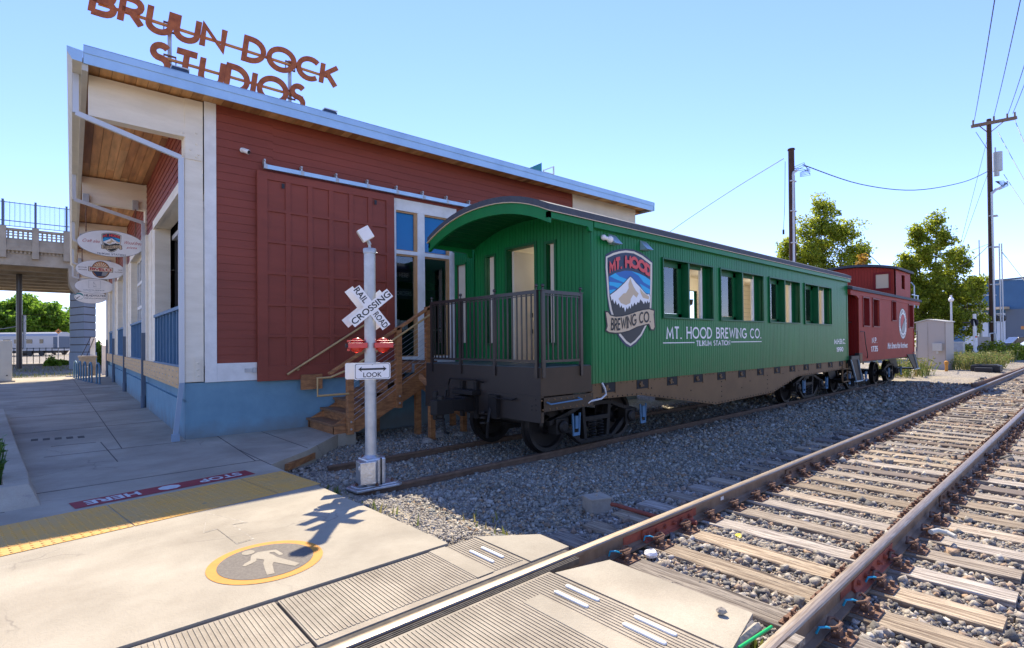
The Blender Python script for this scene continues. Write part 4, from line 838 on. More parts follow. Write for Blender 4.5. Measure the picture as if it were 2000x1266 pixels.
# security camera
t=thing('security_camera','small white security camera high on the red wall','camera',bl(.88,-.02,5.03),BLD.rotation_euler[2])
b=MB();b.lathe((0,0,0),[(.04,0),(.045,-.02),(.02,-.04)],Yv,14);b.cyl((0,-.03,0),(.02,-.09,-.02),.02);b.build('mount',M['signwhite'],t,smooth=True)
b=MB();b.lathe((0,-.06,-.01),[(.02,-.03),(.04,0),(.042,.11),(.038,.12)],(.6,-.7,-.38),16);b.build('body',M['signwhite'],t,smooth=True)
b=MB();b.lathe((.072,-.145,-.056),[(.033,-.005),(.033,.004)],(.6,-.7,-.38),16);b.build('lens',M['black'],t)
# ---- rooftop sign
RS=thing('rooftop_sign','rusted steel letter sign BRUUN DOCK STUDIOS standing on the roof','sign',bl(0,1.0,0),BLD.rotation_euler[2])
def rowletters(s,x0,x1,z,h,th):
    gap=.19;W=swidth(s,0,gap);k=(x1-x0)/W;x=0
    for ch in s:
        w_=GL[ch][0]
        if ch!=' ':
            b=MB();strokes(b,ch,lambda a,y,L,t:(x0+(x+a)*k+.13*y*h,t*.035-.0003*L-.02,z+y*h),th,solid=True)
            b.build('letter_'+ch.lower(),M['rust'],RS)
        x+=w_+gap+(0 if ch!=' ' else 0)
rowletters('BRUUN DOCK',-1.20,2.98,7.152,.525,.19);rowletters('STUDIOS',-.40,2.26,6.44,.585,.185)
b=MB();b.box((-1.1,.03,7.37),(2.9,.075,7.41));b.box((-.3,.03,6.76),(2.3,.075,6.80));b.build('bar',M['orangep'],RS)
for xx in (-.07,2.05):
    b=MB();b.box((xx-.03,.08,5.86),(xx+.03,.14,7.50));o=b.build('post',M['steel'],RS)
    b=MB()
    for z in (7.30,7.46,6.70,6.86): b.box((xx-.10,.06,z-.02),(xx+.10,.08,z+.01));
    for z in (7.30,6.70): b.box((xx-.1,.062,z),(xx-.085,.08,z+.16));b.box((xx+.085,.062,z),(xx+.1,.08,z+.16))
    b.build('clamp',M['rustclip'],o)
for i,(xx,lb) in enumerate(((-.10,'dark blue floodlight on the roof edge under the S of the rooftop sign'),(2.36,'dark floodlight on the roof edge right of the rooftop sign'))):
    t=thing('floodlight',lb,'floodlight',bl(xx,-.25,5.92),BLD.rotation_euler[2],'floodlights on the roof edge')
    b=MB();b.prism([(-.13,.02),(.11,.02),(.13,.12),(-.11,.15)],(0,-.09,.0),X,Zv,(0,.16,0));b.build('housing',M['navy'],t,bevel=.01)
    b=MB();b.box((-.12,-.095,.135),(.13,.08,.152));b.build('rim',M['conduit'],t)
    b=MB();b.cyl((0,0,-.06),(0,0,.04),.012);b.build('stem',M['steel'],t)
t=thing('roof_hatch','blue and white open flaps of a roof hatch above the far eave','roof hatch',bl(9.6,1.5,5.86),BLD.rotation_euler[2])
b=MB();b.prism([(-.5,0),(.05,0),(.05,1.24),(-.5,.95)],(0,0,0),X,Zv,(0,.03,0));b.build('flap',M['teal'],t)
b=MB()
for p,q in (((.12,0,.8),(.12,0,1.03)),((.56,0,.7),(.56,0,1.23)),((.12,0,1.01),(.56,0,1.22)),((.12,0,.9),(.56,0,.95))): b.bar(p,q,.04,.03)
b.box((.12,.02,0),(.56,.03,1.0));b.build('frame',M['white'],t)
# ---- hanging oval signs
def oval(i,y,z,label):
    t=thing('hanging_sign',label,'sign',bl(-.69,y-.08,z),BLD.rotation_euler[2],'oval signs hanging from the eave beams')
    el=lambda rx,rz,n=40:[(rx*math.cos(2*math.pi*k/n),rz*math.sin(2*math.pi*k/n)) for k in range(n)]
    b=MB();b.prism(el(.665,.325),(0,.02,0),X,Zv,(0,-.035,0));b.build('rim',M['grey'],t)
    b=MB();b.prism(el(.655,.316),(0,-.015,0),X,Zv,(0,-.004,0));b.build('panel',M['signwhite'],t)
    N=(0,-1,0);f=-.019
    for s in (-.49,.49):
        c=MB();zz=.24
        while zz<.98-.03: c.lathe((s,0,zz),[(.006,0),(.013,.008),(.013,.03),(.006,.038)],Zv,6);zz+=.036
        c.build('chain',M['rustclip'],t)
        c=MB();c.box((s-.06,-.02,.93),(s+.06,.09,1.16));c.build('bracket',M['steel'],t)
    if i==0:
        emblem(t,(0,f,.03),Vector(X),Vector(Zv),Vector(N),.30)
        b=MB();ftext(b,'Craft ales',(-.57,f,-.01),X,Zv,N,.075,.33,shear=.45);ftext(b,'Wood-fired',(.235,f,.02),X,Zv,N,.08,.36,shear=.45);ftext(b,'pizza',(.30,f,-.10),X,Zv,N,.07,.2,shear=.45);b.build('script',M['crimson'],t)
        b=MB();stext(b,'TILIKUM STATION',(-.28,f,-.285),X,Zv,N,.045,.56,.16,.08,.25);b.build('lettering',M['navy'],t)
    if i==1:
        b=MB();b.flat(el(.245,.285),(0,f-.002,0),X,Zv,0);b.flat(el(.225,.262),(0,f-.004,0),X,Zv,1)
        for k in range(9):
            a0=math.radians(8+k*18.5);a1=a0+math.radians(9);b.flat([(.03*math.cos(a0),.03*math.sin(a0)+.02),(.21*math.cos(a0),.235*math.sin(a0)+.01),(.21*math.cos(a1),.235*math.sin(a1)+.01),(.03*math.cos(a1),.03*math.sin(a1)+.02)],(0,f-.006,0),X,Zv,2)
        b.flat([(-.21,-.08),(-.1,-.235),(.1,-.235),(.21,-.08),(.05,-.05),(-.1,-.06)],(0,f-.007,0),X,Zv,3);b.flat([(.05,-.06),(.2,-.08),(.13,-.21),(.02,-.20)],(0,f-.0085,0),X,Zv,5)
        b.flat([(-.33,-.075),(.33,-.075),(.33,.085),(-.33,.085)],(0,f-.010,0),X,Zv,0);b.flat([(-.315,-.062),(.315,-.062),(.315,.072),(-.315,.072)],(0,f-.012,0),X,Zv,2)
        b.build('emblem',[M['brownp'],M['orangep'],M['cream2'],M['navy'],M['crimson'],M['grey']],t)
        b=MB();stext(b,'RIVELO',(-.275,f-.013,-.045),X,Zv,N,.10,.55,.22,0,.14);b.build('lettering',M['crimson'],t)
        b=MB();ftext(b,'BICYCLES',(-.59,f,.03),X,Zv,N,.032,.22,bold=.02);ftext(b,'RECORDS',(-.58,f,-.05),X,Zv,N,.032,.22,bold=.02);ftext(b,'GEAR',(.47,f,.01),X,Zv,N,.032,.12,bold=.02);ftext(b,'CLOTHING',(.37,f,-.065),X,Zv,N,.032,.22,bold=.02);b.build('small_lettering',M['brownp'],t)
    if i==2:
        b=MB()
        for a,c_ in (((-.2,-.08),(-.2,.25)),((.2,-.08),(.2,.25)),((-.2,-.08),(.2,-.08)),((-.2,.25),(.2,.25))): b.bar((a[0],f-.001,a[1]),(c_[0],f-.001,c_[1]),.004,.012,(0,-1,0))
        stext(b,'L',(-.03,f,.12),X,Zv,N,.08,.05,.1);stext(b,'M',(-.04,f,-.04),X,Zv,N,.08,.09,.1);b.bar((-.06,f-.001,.085),(.06,f-.001,.085),.004,.006,(0,-1,0));ftext(b,'LISAMURPHY',(-.36,f,-.19),X,Zv,N,.045,.70);ftext(b,'PHOTOGRAPHY',(-.2,f,-.255),X,Zv,N,.022,.40);b.build('lettering',M['navy'],t)
    if i==3:
        b=MB();b.flat(el(.17,.17),(-.46,f-.001,.03),X,Zv,0);b.flat([(-.165,.03),(-.08,.09),(0,.10),(.09,.06),(.165,.0),(.14,-.09),(.05,-.155),(-.06,-.155),(-.14,-.09)],(-.46,f-.003,.03),X,Zv,1);b.flat([(-.08,-.14),(-.02,-.05),(.04,0),(0,0),(-.06,-.06),(-.13,-.10)],(-.46,f-.005,.03),X,Zv,2);b.build('emblem',[M['teal'],M['snow'],M['black']],t)
        b=MB();stext(b,'HEADWATER',(-.25,f,.03),X,Zv,N,.10,.84,.17,.08,.12);ftext(b,'DEVELOPMENT',(-.25,f,-.09),X,Zv,N,.06,.86);b.build('lettering',M['navy'],t)
oval(0,6.2,4.11,'nearest white oval sign with mountain shield, reading TILIKUM STATION')
oval(1,12.4,4.16,'white oval sign with sunburst emblem reading RIVELO')
oval(2,18.6,4.14,'white oval sign with framed L M and name LISAMURPHY')
oval(3,24.2,4.08,'farthest white oval sign reading HEADWATER DEVELOPMENT')
# ================= GREEN COACH =================
GC=thing('railway_coach','green wooden railway coach with arched dark roof, end platform and MT. HOOD lettering','railway coach',(6.2,6.62,-.17))
# local: x along, y across (near side y=-1.46), z above rail
def G(wx,wy,wz): return (wx-6.2,wy-6.62,wz+.17)
YS=-1.46;ZB,ZT=1.095,3.47   # side bottom, side top
WINS=[(1.96,3.72),(4.06,6.05),(6.42,8.23),(8.60,10.59)]
WZ0,WZ1=2.165,3.19
L=12.05
b=MB();x=.0;k=0
while x<L-.01:
    e=min(x+.0775,L)
    cut=[w for w in WINS if x+.03>w[0] and x+.03<w[1]]
    zz=[(ZB,WZ0),(WZ1,ZT)] if cut else [(ZB,ZT)]
    for z0,z1 in zz: b.box((x,YS+R.uniform(0,.0012),z0),(e-.0085,YS+.03,z1))
    x+=.08
    # clip to window jambs
b.box((0,YS+.012,ZB+.01),(L,YS+.03,WZ0));b.box((0,YS+.012,WZ1),(L,YS+.03,ZT))
px=0
for w in WINS: b.box((px,YS+.012,WZ0),(w[0],YS+.03,WZ1));px=w[1]
b.box((px,YS+.012,WZ0),(L,YS+.03,WZ1))
# far side and ends
b.box((0,1.43,ZB),(L,1.46,2.1));b.box((0,1.43,3.2),(L,1.46,ZT));px=0
for w in WINS: b.box((px,1.43,2.1),(w[0],1.46,3.2));px=w[1]
b.box((px,1.43,2.1),(L,1.46,3.2));b.box((L-.03,YS+.03,ZB),(L,1.43,ZT))
b.box((0,YS+.03,ZB-.06),(L,1.43,ZB+.12))
b.build('side_wall',M['green'],GC)
# trim
b=MB();b.box((-.02,YS-.012,ZB-.0),(.06,YS,ZT));b.box((-.03,YS-.012,ZB),(-.0,YS+.10,ZT));b.box((0,YS-.02,ZT-.005),(L,YS+.03,3.655));b.box((L-.06,YS-.010,ZB),(L+.02,YS,ZT))
b.build('trim_board',M['green'],GC,bevel=.004)
# end wall (x=0) with door and two slim windows
EY=lambda wy:wy-6.62
holes=[(EY(6.37),EY(7.10),1.22,3.40),(EY(5.92),EY(6.10),1.73,3.36),(EY(7.45),EY(7.70),1.73,3.34)]
def archz(y,base=3.66,rise=.33,half=1.55): return base+rise*(1-(y/half)**2) if abs(y)<half else base
b=MB();y=-1.45;st=.0775
while y<1.44:
    e=min(y+st-.007,1.45);mid=(y+e)/2;segs=[(ZB,archz(mid)-.06)]
    for h0,h1,z0,z1 in holes:
        if h0<mid<h1:
            n=[]
            for s0,s1 in segs:
                if s0<z0: n.append((s0,z0))
                if s1>z1: n.append((z1,s1))
            segs=n
    for s0,s1 in segs: b.box((0,y,s0),(.03,e,s1));b.box((.012,e,s0),(.03,e+.007,s1))
    y+=st
b.build('end_wall',M['green'],GC)
b=MB()
for h0,h1,z0,z1 in holes:
    t=.045
    b.box((-.02,h0-t,z0-.03),(.02,h0,z1+t));b.box((-.02,h1,z0-.03),(.02,h1+t,z1+t));b.box((-.02,h0,z1),(.02,h1,z1+t))
    b.box((.03,h0-.02,z0),(.16,h0,z1));b.box((.03,h1,z0),(.16,h1+.02,z1));b.box((.03,h0,z1),(.16,h1,z1+.02))
    if z0>1.5: b.box((-.03,h0-t,z0-.04),(.10,h1+t,z0))
b.build('end_frame',M['darkgreen'],GC,bevel=.003)
# door leaf ajar and panes
b=MB();b.box((.10,EY(7.03),1.24),(.75,EY(7.08),3.38));o=b.build('door',M['cream2'],GC);o['label']='cream door leaf standing open'
b=MB();b.box((.5,EY(7.02),2.2),(.56,EY(7.04),2.28));b.box((.5,EY(7.02),1.9),(.56,EY(7.04),1.98));b.build('hinge',M['black'],o)
for h0,h1,z0,z1 in holes[1:]:
    b=MB();b.box((.10,h0,z0),(.106,h1,z1));b.build('end_pane',M['glass'],GC)
    b=MB();b.box((.05,h0+.0,z0),(.06,h0+(h1-h0)*.8,z1));b.build('blind',M['cream2'],GC)
# interior
b=MB();b.box((.16,-1.36,1.2),(L-.1,1.36,1.22),1)
for y0,y1 in ((1.34,1.36),):
    px=.16
    for w in WINS+[(L-.1,L)]:
        z=1.22
        while z<3.6: b.box((px,y0,z),(w[0],y1,min(z+.138,3.6)));z+=.145
        z=1.22
        if w[1]<L:
            while z<2.1: b.box((w[0],y0,z),(w[1],y1,min(z+.138,2.1)));z+=.145
            b.box((w[0],y0,3.2),(w[1],y1,3.6))
        px=w[1]
b.box((.16,-1.42,1.2),(L,-1.37,2.15));
for xx in (4.0,8.3): b.box((xx,.2,1.2),(xx+.06,1.36,3.6))
b.box((.16,-1.36,3.58),(L-.1,1.36,3.6));b.box((L-.13,-1.4,1.2),(L-.1,1.4,3.6))
b.build('interior_lining',[M['intwall'],M['brown_wood']],GC)
b=MB()
for xx in (2.3,4.9,6.9,9.3): b.box((xx,-1.25,1.95),(xx+.8,-.6,2.0));b.box((xx+.35,-.95,1.22),(xx+.42,-.88,1.95))
b.build('table',M['brown_wood'],GC)
for i_,xx in enumerate((1.6,4.4,7.3,10.2)):
    b=MB();b.lathe((xx,.1,3.40),[(.03,.18),(.12,.02),(.11,0)],Zv,14);b.build('ceiling_lamp',M['black'],GC);b=MB();b.ball((xx,.1,3.40),.05,10);b.build('bulb',M['bulb'],GC)
    pl=bpy.data.lights.new('bulb_light','POINT');pl.energy=13;pl.color=(1,.93,.82);pl.shadow_soft_size=.08;po_=bpy.data.objects.new('bulb_light',pl);C.objects.link(po_);po_.parent=GC;po_.location=(xx,.1,3.30)
for xx in (2.9,5.0,7.6): 
    b=MB();b.lathe((xx,1.33,2.72),[(.07,0),(.07,-.02)],Yv,12);b.cyl((xx,1.32,2.72),(xx,1.2,2.74),.012);b.lathe((xx,1.2,2.76),[(.05,0),(.07,.16)],Zv,10);b.build('wall_sconce',M['black'],GC)
# side windows
for (x0,x1) in WINS:
    mid=(x0+x1)/2-.02
    b=MB();t=.028
    # projecting casing + deep jambs
    b.box((x0-.03,YS-.03,WZ0-.03),(x0,YS+.17,WZ1+.03));b.box((x1,YS-.03,WZ0-.03),(x1+.03,YS+.17,WZ1+.03));b.box((x0,YS-.03,WZ1),(x1,YS+.17,WZ1+.03));b.box((x0,YS-.035,WZ0-.03),(x1,YS+.17,WZ0));b.box((mid-.025,YS-.02,WZ0),(mid+.025,YS+.17,WZ1))
    wf=b.build('window_frame',M['darkgreen'],GC,bevel=.003)
    for j,(a,c) in enumerate(((x0,mid-.03),(mid+.03,x1))):
        b=MB();s=.075;ya,yb=YS+.125,YS+.16
        if j==0:
            b.box((a,ya,WZ0),(a+s*.3,yb,WZ1));b.box((c-s*1.6,ya,WZ0),(c,yb,WZ1));b.box((a,ya,WZ1-s*1.3),(c,yb,WZ1));b.box((a,ya,WZ0),(c,yb,WZ0+s));b.build('sash',M['darkgreen'],wf)
            b=MB();b.box((a+.02,YS+.14,WZ0+.08),(c-.12,YS+.145,WZ1-.1));b.build('pane',glass('coach_glass',(.92,.95,.95),.88) if 'coach_glass' not in bpy.data.materials else bpy.data.materials['coach_glass'],wf)
        else:
            b.box((c-.20,ya+.01,WZ0),(c-.13,yb+.02,WZ1),1);b.box((c-.13,ya,WZ0),(c,yb,WZ1),0);b.box((a,ya,WZ1-.06),(c-.2,yb,WZ1),0);b.build('sash',[M['darkgreen'],M['white']],wf)
# roof
def roofslab(x0,x1,half,base,rise,t,name,m,mats=None):
    n=16;top=[];
    ys=[-half+2*half*i/n for i in range(n+1)]
    poly=[(y,base+rise*(1-(abs(y)/half)**2.2)) for y in ys]+[(y,base-t+rise*(1-(abs(y)/half)**2.2)) for y in ys[::-1]]
    b=MB();b.prism(poly,(x0,0,0),Yv,Zv,(x1-x0,0,0));return b
b=roofslab(-1.0,L+.12,1.55,3.665,.34,.10,'roof',None);rf=b.build('roof',M['roofing'],GC)
b=roofslab(-1.01,L+.13,1.556,3.572,.34,.012,'r',None);b.build('drip_edge',M['tan'],rf)
b=roofslab(-.985,-.93,1.53,3.565,.335,.16,'r',None);b.build('roof_fascia',M['green'],rf)
b=MB();b.prism([(-.985,3.56),(-.02,3.56),(-.02,3.40),(-.10,3.40),(-.14,3.46),(-.985,3.475)],(0,-1.53,0),X,Zv,(0,.05,0));b.prism([(-.985,3.56),(-.02,3.56),(-.02,3.38),(-.10,3.38),(-.14,3.46),(-.985,3.475)],(0,1.48,0),X,Zv,(0,.05,0));b.box((0,-1.535,3.47),(L+.08,-1.47,3.56));b.build('eave_board',M['green'],rf)
b=MB()
for i in range(18):
    y=-1.45+i*.162;z=lambda yy:3.50+.33*(1-(abs(yy)/1.55)**2.2)
    b.add([(-.93,y,z(y)),(0,y,z(y)),(0,y+.156,z(y+.156)),(-.93,y+.156,z(y+.156))],[(0,1,2,3)])
b.build('roof_lining',M['darkgreen'],rf)
# vestibule wall to the building
b=MB();x0=.8
y=1.46
while y<3.2:
    for z0,z1 in ([(ZB,1.74),(3.50,3.82)] if EY(9.42)<y+.04<EY(9.76) else [(ZB,3.82)]): b.box((x0,y,z0),(x0+.03,y+.07,z1))
    y+=.0775
b.box((x0+.02,1.46,ZB),(x0+.04,EY(9.42),3.8));b.box((x0+.02,EY(9.42),ZB),(x0+.04,EY(9.76),1.74))
b.box((x0-.02,EY(9.39),1.70),(x0+.02,EY(9.42),3.53));b.box((x0-.02,EY(9.76),1.70),(x0+.02,EY(9.79),3.53));b.box((x0-.02,EY(9.39),3.5),(x0+.02,EY(9.79),3.54))
b.box((x0,1.2,3.82),(x0+1,3.3,3.86))
b.build('vestibule_wall',M['green'],GC)
b=MB();b.box((x0+.05,EY(9.5),1.74),(x0+.06,EY(9.76),3.50));b.build('vestibule_blind',M['cream2'],GC)
# lettering
N=(0,-1,0);yp=YS-.001
b=MB();stext(b,'MT. HOOD BREWING CO.',G(8.27,0,1.605)[:1]+(yp,1.775),X,Zv,N,.225,3.86,.155,.105,.16);stext(b,'TILIKUM STATION',(3.085,yp,1.635),X,Zv,N,.105,1.35,.18,.10,.12)
b.box((1.94,yp-.004,1.695),(3.02,yp-.002,1.712));b.box((4.50,yp-.004,1.695),(5.97,yp-.002,1.712))
stext(b,'M.H.B.C.',(10.85,yp,1.60),X,Zv,N,.15,.95,.2,.12,.10);stext(b,'1990',(11.03,yp,1.37),X,Zv,N,.14,.56,.2,.12,.10)
b.build('lettering',M['signwhite'],GC)
emblem(GC,(7.19-6.2,yp-.001,2.29+.17),Vector(X),Vector(Zv),Vector(N),1.0)
# vents + camera
for xx in (6.72,7.57):
    b=MB();xx-=6.2;b.prism([(0,3.44),(0,3.27),(-.15,3.275)],(xx-.09,YS,0),Yv,Zv,(.18,0,0));b.build('vent_hood',M['galv'],GC,bevel=.004)
b=MB();b.ball((6.45-6.2,YS-.05,3.35),.045);b.ball((6.56-6.2,YS-.09,3.325),.055);b.cyl((6.45-6.2,YS-.05,3.35),(6.56-6.2,YS-.09,3.325),.03);b.build('twin_camera',M['signwhite'],GC,smooth=True)
# platform
b=MB();b.box((-1.1,-1.47,.98),(0,1.46,1.38));b.build('platform_plate',M['platesteel'],GC,bevel=.008)
b=MB();b.box((-1.104,-1.462,.985),(-1.1015,1.45,1.375));b.build('front_plate',M['darksteel'],GC)  # thin sheet carrying the end face's painted shade
b=MB();b.box((-1.11,-1.45,1.38),(0,1.45,1.39));b.build('platform_deck',M['deck'],GC)
b=MB();b.box((-1.115,-1.475,.765),(-1.06,1.46,.985));b.box((-1.112,-1.478,.77),(.0,-1.42,.965));b.box((-1.110,-1.478,.62),(-1.06,-1.40,.985));b.box((-1.119,-1.474,.62),(-1.1155,1.46,.985),1);eb=b.build('end_sill',[M['platesteel'],M['darksteel']],GC)
def rivets(parent,pts,ax,m,r=.014,name='rivets'):
    b=MB()
    for p in pts: b.lathe(p,[(r,0),(r*.8,r*.5),(r*.2,r*.75)],ax,7)
    return b.build(name,m,parent)
rivets(eb,[(-1.10+.13*i,-1.478,.93) for i in range(9)]+[(-1.08+.14*i,-1.478,.80) for i in range(8)],(0,-1,0),M['brownsteel'])
rivets(eb,[(-1.115,-1.38,z) for z in (.94,.86,.79)]+[(-1.115,-1.3,.84),(-1.115,-1.3,.79)]+[(-1.115,y,.9) for y in (-.35,-.5,.35,.5)],(-1,0,0),M['blacksteel'])
b=MB();b.tube([(-1.12,-.55,.93),(-1.2,-.55,.91),(-1.2,-.98,.91),(-1.12,-.98,.93)],.011,8);b.build('grab_iron',M['blacksteel'],eb,smooth=True)
b=MB();b.tube([(-1.0,-1.48,.90),(-1.0,-1.56,.88),(-.35,-1.56,.90),(-.35,-1.48,.92)],.011,8);b.build('grab_iron',M['bluegrey'],eb,smooth=True)
# fishbelly side sill
def bell(x):  # bottom z in local x
    if x<1.3: return .83
    if x<3.85: return .83-(x-1.3)/2.55*.375
    if x<6.6: return .455+ (x-3.85)/2.75*.10
    if x<8.2: return .555+(x-6.6)/1.6*.25
    return .85
poly=[(-.0,1.10),(-.0,.855),(1.3,.83),(3.85,.455),(6.6,.50),(8.15,.80),(11.9,.845),(11.9,1.10)]
b=MB();b.prism(poly,(0,-1.44,0),X,Zv,(0,.035,0));sill=b.build('side_sill',M['brownsteel'],GC);b=MB();b.prism(poly,(0,1.26,0),X,Zv,(0,.035,0));b.prism([(0,1.1),(0,.95),(11.9,.95),(11.9,1.1)],(0,-.15,0),X,Zv,(0,.3,0));b.build('side_sill',M['brownsteel'],GC)
lw=[(0,.875),(1.3,.855),(3.85,.485),(6.6,.53),(8.15,.825),(11.8,.868)];rp=[]
for (p,q) in zip(lw[:-1],lw[1:]):
    n=max(1,int((q[0]-p[0])/.13))
    for i in range(n): rp.append((p[0]+(q[0]-p[0])*i/n,-1.442,p[1]+(q[1]-p[1])*i/n))
rp+=[(4.1,-1.442,.60+.1*i) for i in range(4)]+[(6.3,-1.442,.62+.1*i) for i in range(4)]+[(2.9,-1.442,.80),(5.0,-1.442,.72),(5.4,-1.442,.84),(7.2,-1.442,.92),(8.2,-1.442,.95),(1.6,-1.442,.93)]
o=rivets(sill,rp,(0,-1,0),M['blacksteel'],.013);o['kind']='stuff'
rp=[(x/100,-1.442,1.07) for x in range(10,1180,16)]
o=rivets(sill,rp,(0,-1,0),M['blacksteel'],.009);o['kind']='stuff'
for i in range(13):
    xx=.28+i*.92;b=MB();b.box((xx-.03,-1.448,.94),(xx+.30,-1.42,1.098),1);b.box((xx+.30,-1.455,.92),(xx+.34,-1.43,1.09),0);b.box((xx+.06,-1.47,.97),(xx+.10,-1.44,1.06),0);b.cyl((xx+.05,-1.47,1.02),(xx+.05,-1.45,1.02),.02);b.cyl((xx+.13,-1.47,.99),(xx+.13,-1.45,.99),.015);b.build('stake_pocket',[M['brownsteel'],M['recess']],GC)
b=MB();b.tube([(.22,-1.47,1.10),(.26,-1.50,1.0),(.28,-1.50,.92),(.18,-1.49,.86),(-.05,-1.47,.84),(-.15,-1.46,.80)],.016,8);b.build('white_cable',M['conduit'],GC,smooth=True)
b=MB();b.box((-1.0,-1.0,1.0),(0,1.0,.55+.4));b.box((.0,-1.2,.98),(L,1.2,1.1));b.build('underframe',M['black'],GC)
# coupler
b=MB();b.box((-1.35,.12,.66),(-1.1,.42,.90));b.box((-1.62,.08,.70),(-1.35,.30,.88));b.prism([(-1.95,-.02),(-1.62,0),(-1.55,.38),(-1.68,.46),(-1.75,.30),(-1.86,.26),(-1.98,.10)],(0,0,.68),X,Yv,(0,0,.22));b.box((-1.3,.0,.92),(-1.12,.52,1.0));b.cyl((-1.83,.06,.62),(-1.83,.06,.96),.05,n=12);b.cyl((-1.72,.36,.56),(-1.72,.36,1.0),.045,n=12);b.cyl((-1.83,.06,.58),(-1.83,.06,.62),.07,n=12)
b.v=[(x,y-.14,z) for x,y,z in b.v];cp=b.build('coupler',M['blacksteel'],GC,bevel=.012)
b=MB()
for y in (.05,.42): b.box((-1.16,y-.14,.55),(-1.11,y-.06,1.12))
b.tube([(-1.12,-.2,1.12),(-1.25,-.2,1.16),(-1.25,.5,1.16),(-1.2,.62,1.05),(-1.2,.62,.85)],.014,8);b.tube([(-1.15,.75,.95),(-1.22,.78,.5),(-1.20,.72,.25),(-1.15,.68,.22)],.02,8);b.tube([(-1.15,-.45,.85),(-1.25,-.48,.55),(-1.22,-.42,.30)],.022,8)
for z in (.5,.58,.66): b.lathe((-1.2,-.30,z),[(.05,0),(.05,.03)],n=12)
b.box((-1.2,-.62,.60),(-1.12,-.42,.95));b.build('brake_gear',M['blacksteel'],cp,smooth=False)
# railing
def railpanel(name,p,q,n,parent,posts):
    b=MB();p=Vector(p);q=Vector(q);d=q-p
    b.bar(p+Vector((0,0,2.44)),q+Vector((0,0,2.44)),.045,.05);b.bar(p+Vector((0,0,2.395)),q+Vector((0,0,2.395)),.03,.012);b.bar(p+Vector((0,0,1.47)),q+Vector((0,0,1.47)),.03,.035)
    for i in range(1,n): a=p+d*(i/n);b.bar(a+Vector((0,0,1.47)),a+Vector((0,0,2.42)),.018,.018,(1,0,0))
    o=b.build(name,M['railing'],parent)
    for f in posts:
        a=p+d*f;c=MB();c.box((a.x-.024,a.y-.024,1.24),(a.x+.024,a.y+.024,2.455));c.prism([(-.034,-.034),(.034,-.034),(.034,.034),(-.034,.034)],(a.x,a.y,2.455),X,Yv,(0,0,.012));c.cyl((a.x,a.y,2.467),(a.x,a.y,2.50),.013,n=8);c.ball((a.x,a.y,2.525),.027,10);c.build('post',M['railing'],o)
railpanel('railing',(-1.11,1.24,0),(-1.11,-1.40,0),26,GC,[0,.325,.655,1.0])
railpanel('railing',(-1.06,-1.475,0),(-.27,-1.475,0),8,GC,[0,1.0])
# trucks
def truck(parent,cx,name='truck'):
    T=MB()
    T.box((cx-.18,-1.0,.34),(cx+.18,1.0,.50))
    to=T.build(name,M['blacksteel'],parent)
    for s in (-1,1):
        y=s*.98;b=MB()
        fr=[(cx-1.15,.47),(cx-1.1,.56),(cx-.75,.60),(cx-.38,.74),(cx+.38,.74),(cx+.75,.60),(cx+1.1,.56),(cx+1.15,.47),(cx+1.0,.36),(cx+.75,.40),(cx+.38,.10),(cx-.38,.10),(cx-.75,.40),(cx-1.0,.36)]
        # frame as outlined bars
        seg=[((cx-1.12,.50),(cx-.72,.60)),((cx-.72,.60),(cx-.36,.72)),((cx-.36,.72),(cx+.36,.72)),((cx+.36,.72),(cx+.72,.60)),((cx+.72,.60),(cx+1.12,.50)),((cx-.82,.44),(cx-.40,.13)),((cx-.40,.13),(cx+.40,.13)),((cx+.40,.13),(cx+.82,.44)),((cx-.34,.70),(cx-.28,.14)),((cx+.34,.70),(cx+.28,.14)),((cx-.30,.48),(cx+.30,.48))]
        for (a,c) in seg: b.bar((a[0],y,a[1]),(c[0],y,c[1]),.10,.075,(0,1,0) if False else (0,0,1))
        for w in (-.875,.875):
            b.box((cx+w-.14,y-.09,.32),(cx+w+.14,y+.09,.56));b.lathe((cx+w,y+s*.09,.43),[(.10,0),(.10,.03),(.06,.05)],(0,s,0),14)
        b.build('side_frame',M['blacksteel'],to,bevel=.008)
        b=MB()
        for dx in (-.14,.06):
            for k in range(6): b.lathe((cx+dx+.04,y+s*.03,.16+k*.048),[(.055,0),(.065,.012),(.055,.026)],n=14)
        b.build('springs',M['blacksteel'],to)
        b=MB()
        for w in (-.62,1.18):
            xx=cx+w;b.prism([(-.10,.62),(-.07,.62),(-.055,.32),(.055,.32),(.07,.62),(.10,.62),(.075,.27),(-.075,.27)],(xx,y+s*.13,0),X,Zv,(0,s*.02,0));b.box((xx-.035,y+s*.10,.38),(xx+.035,y+s*.16,.58))
        b.build('jacking_bracket',M['bluegrey'],to)
    for w in (-.875,.875):
        b=MB()
        for s in (-1,1): b.lathe((cx+w,s*.69,.42),[(.06,.075),(.12,.07),(.15,.02),(.34,.01),(.36,.06),(.42,.065),(.425,-.05),(.455,-.055),(.455,-.075),(.36,-.078),(.30,-.03),(.13,-.04),(.12,-.08),(.06,-.085)],(0,s,0),36)
        b.cyl((cx+w,-1.0,.42),(cx+w,1.0,.42),.075,n=12);b.build('wheelset',M['wheel'],to,smooth=True)
    return to
truck(GC,.63);truck(GC,10.07)
# far end ladder
b=MB();b.bar((12.0,-1.45,1.0),(12.0,-1.45,.45),.03,.03,(1,0,0));b.bar((11.55,-1.45,.98),(11.55,-1.45,.45),.03,.03,(1,0,0));b.bar((11.5,-1.47,.47),(12.05,-1.47,.47),.05,.03);b.bar((11.5,-1.47,.85),(12.2,-1.47,.85),.05,.02);b.build('step_ladder',M['brownsteel'],GC)
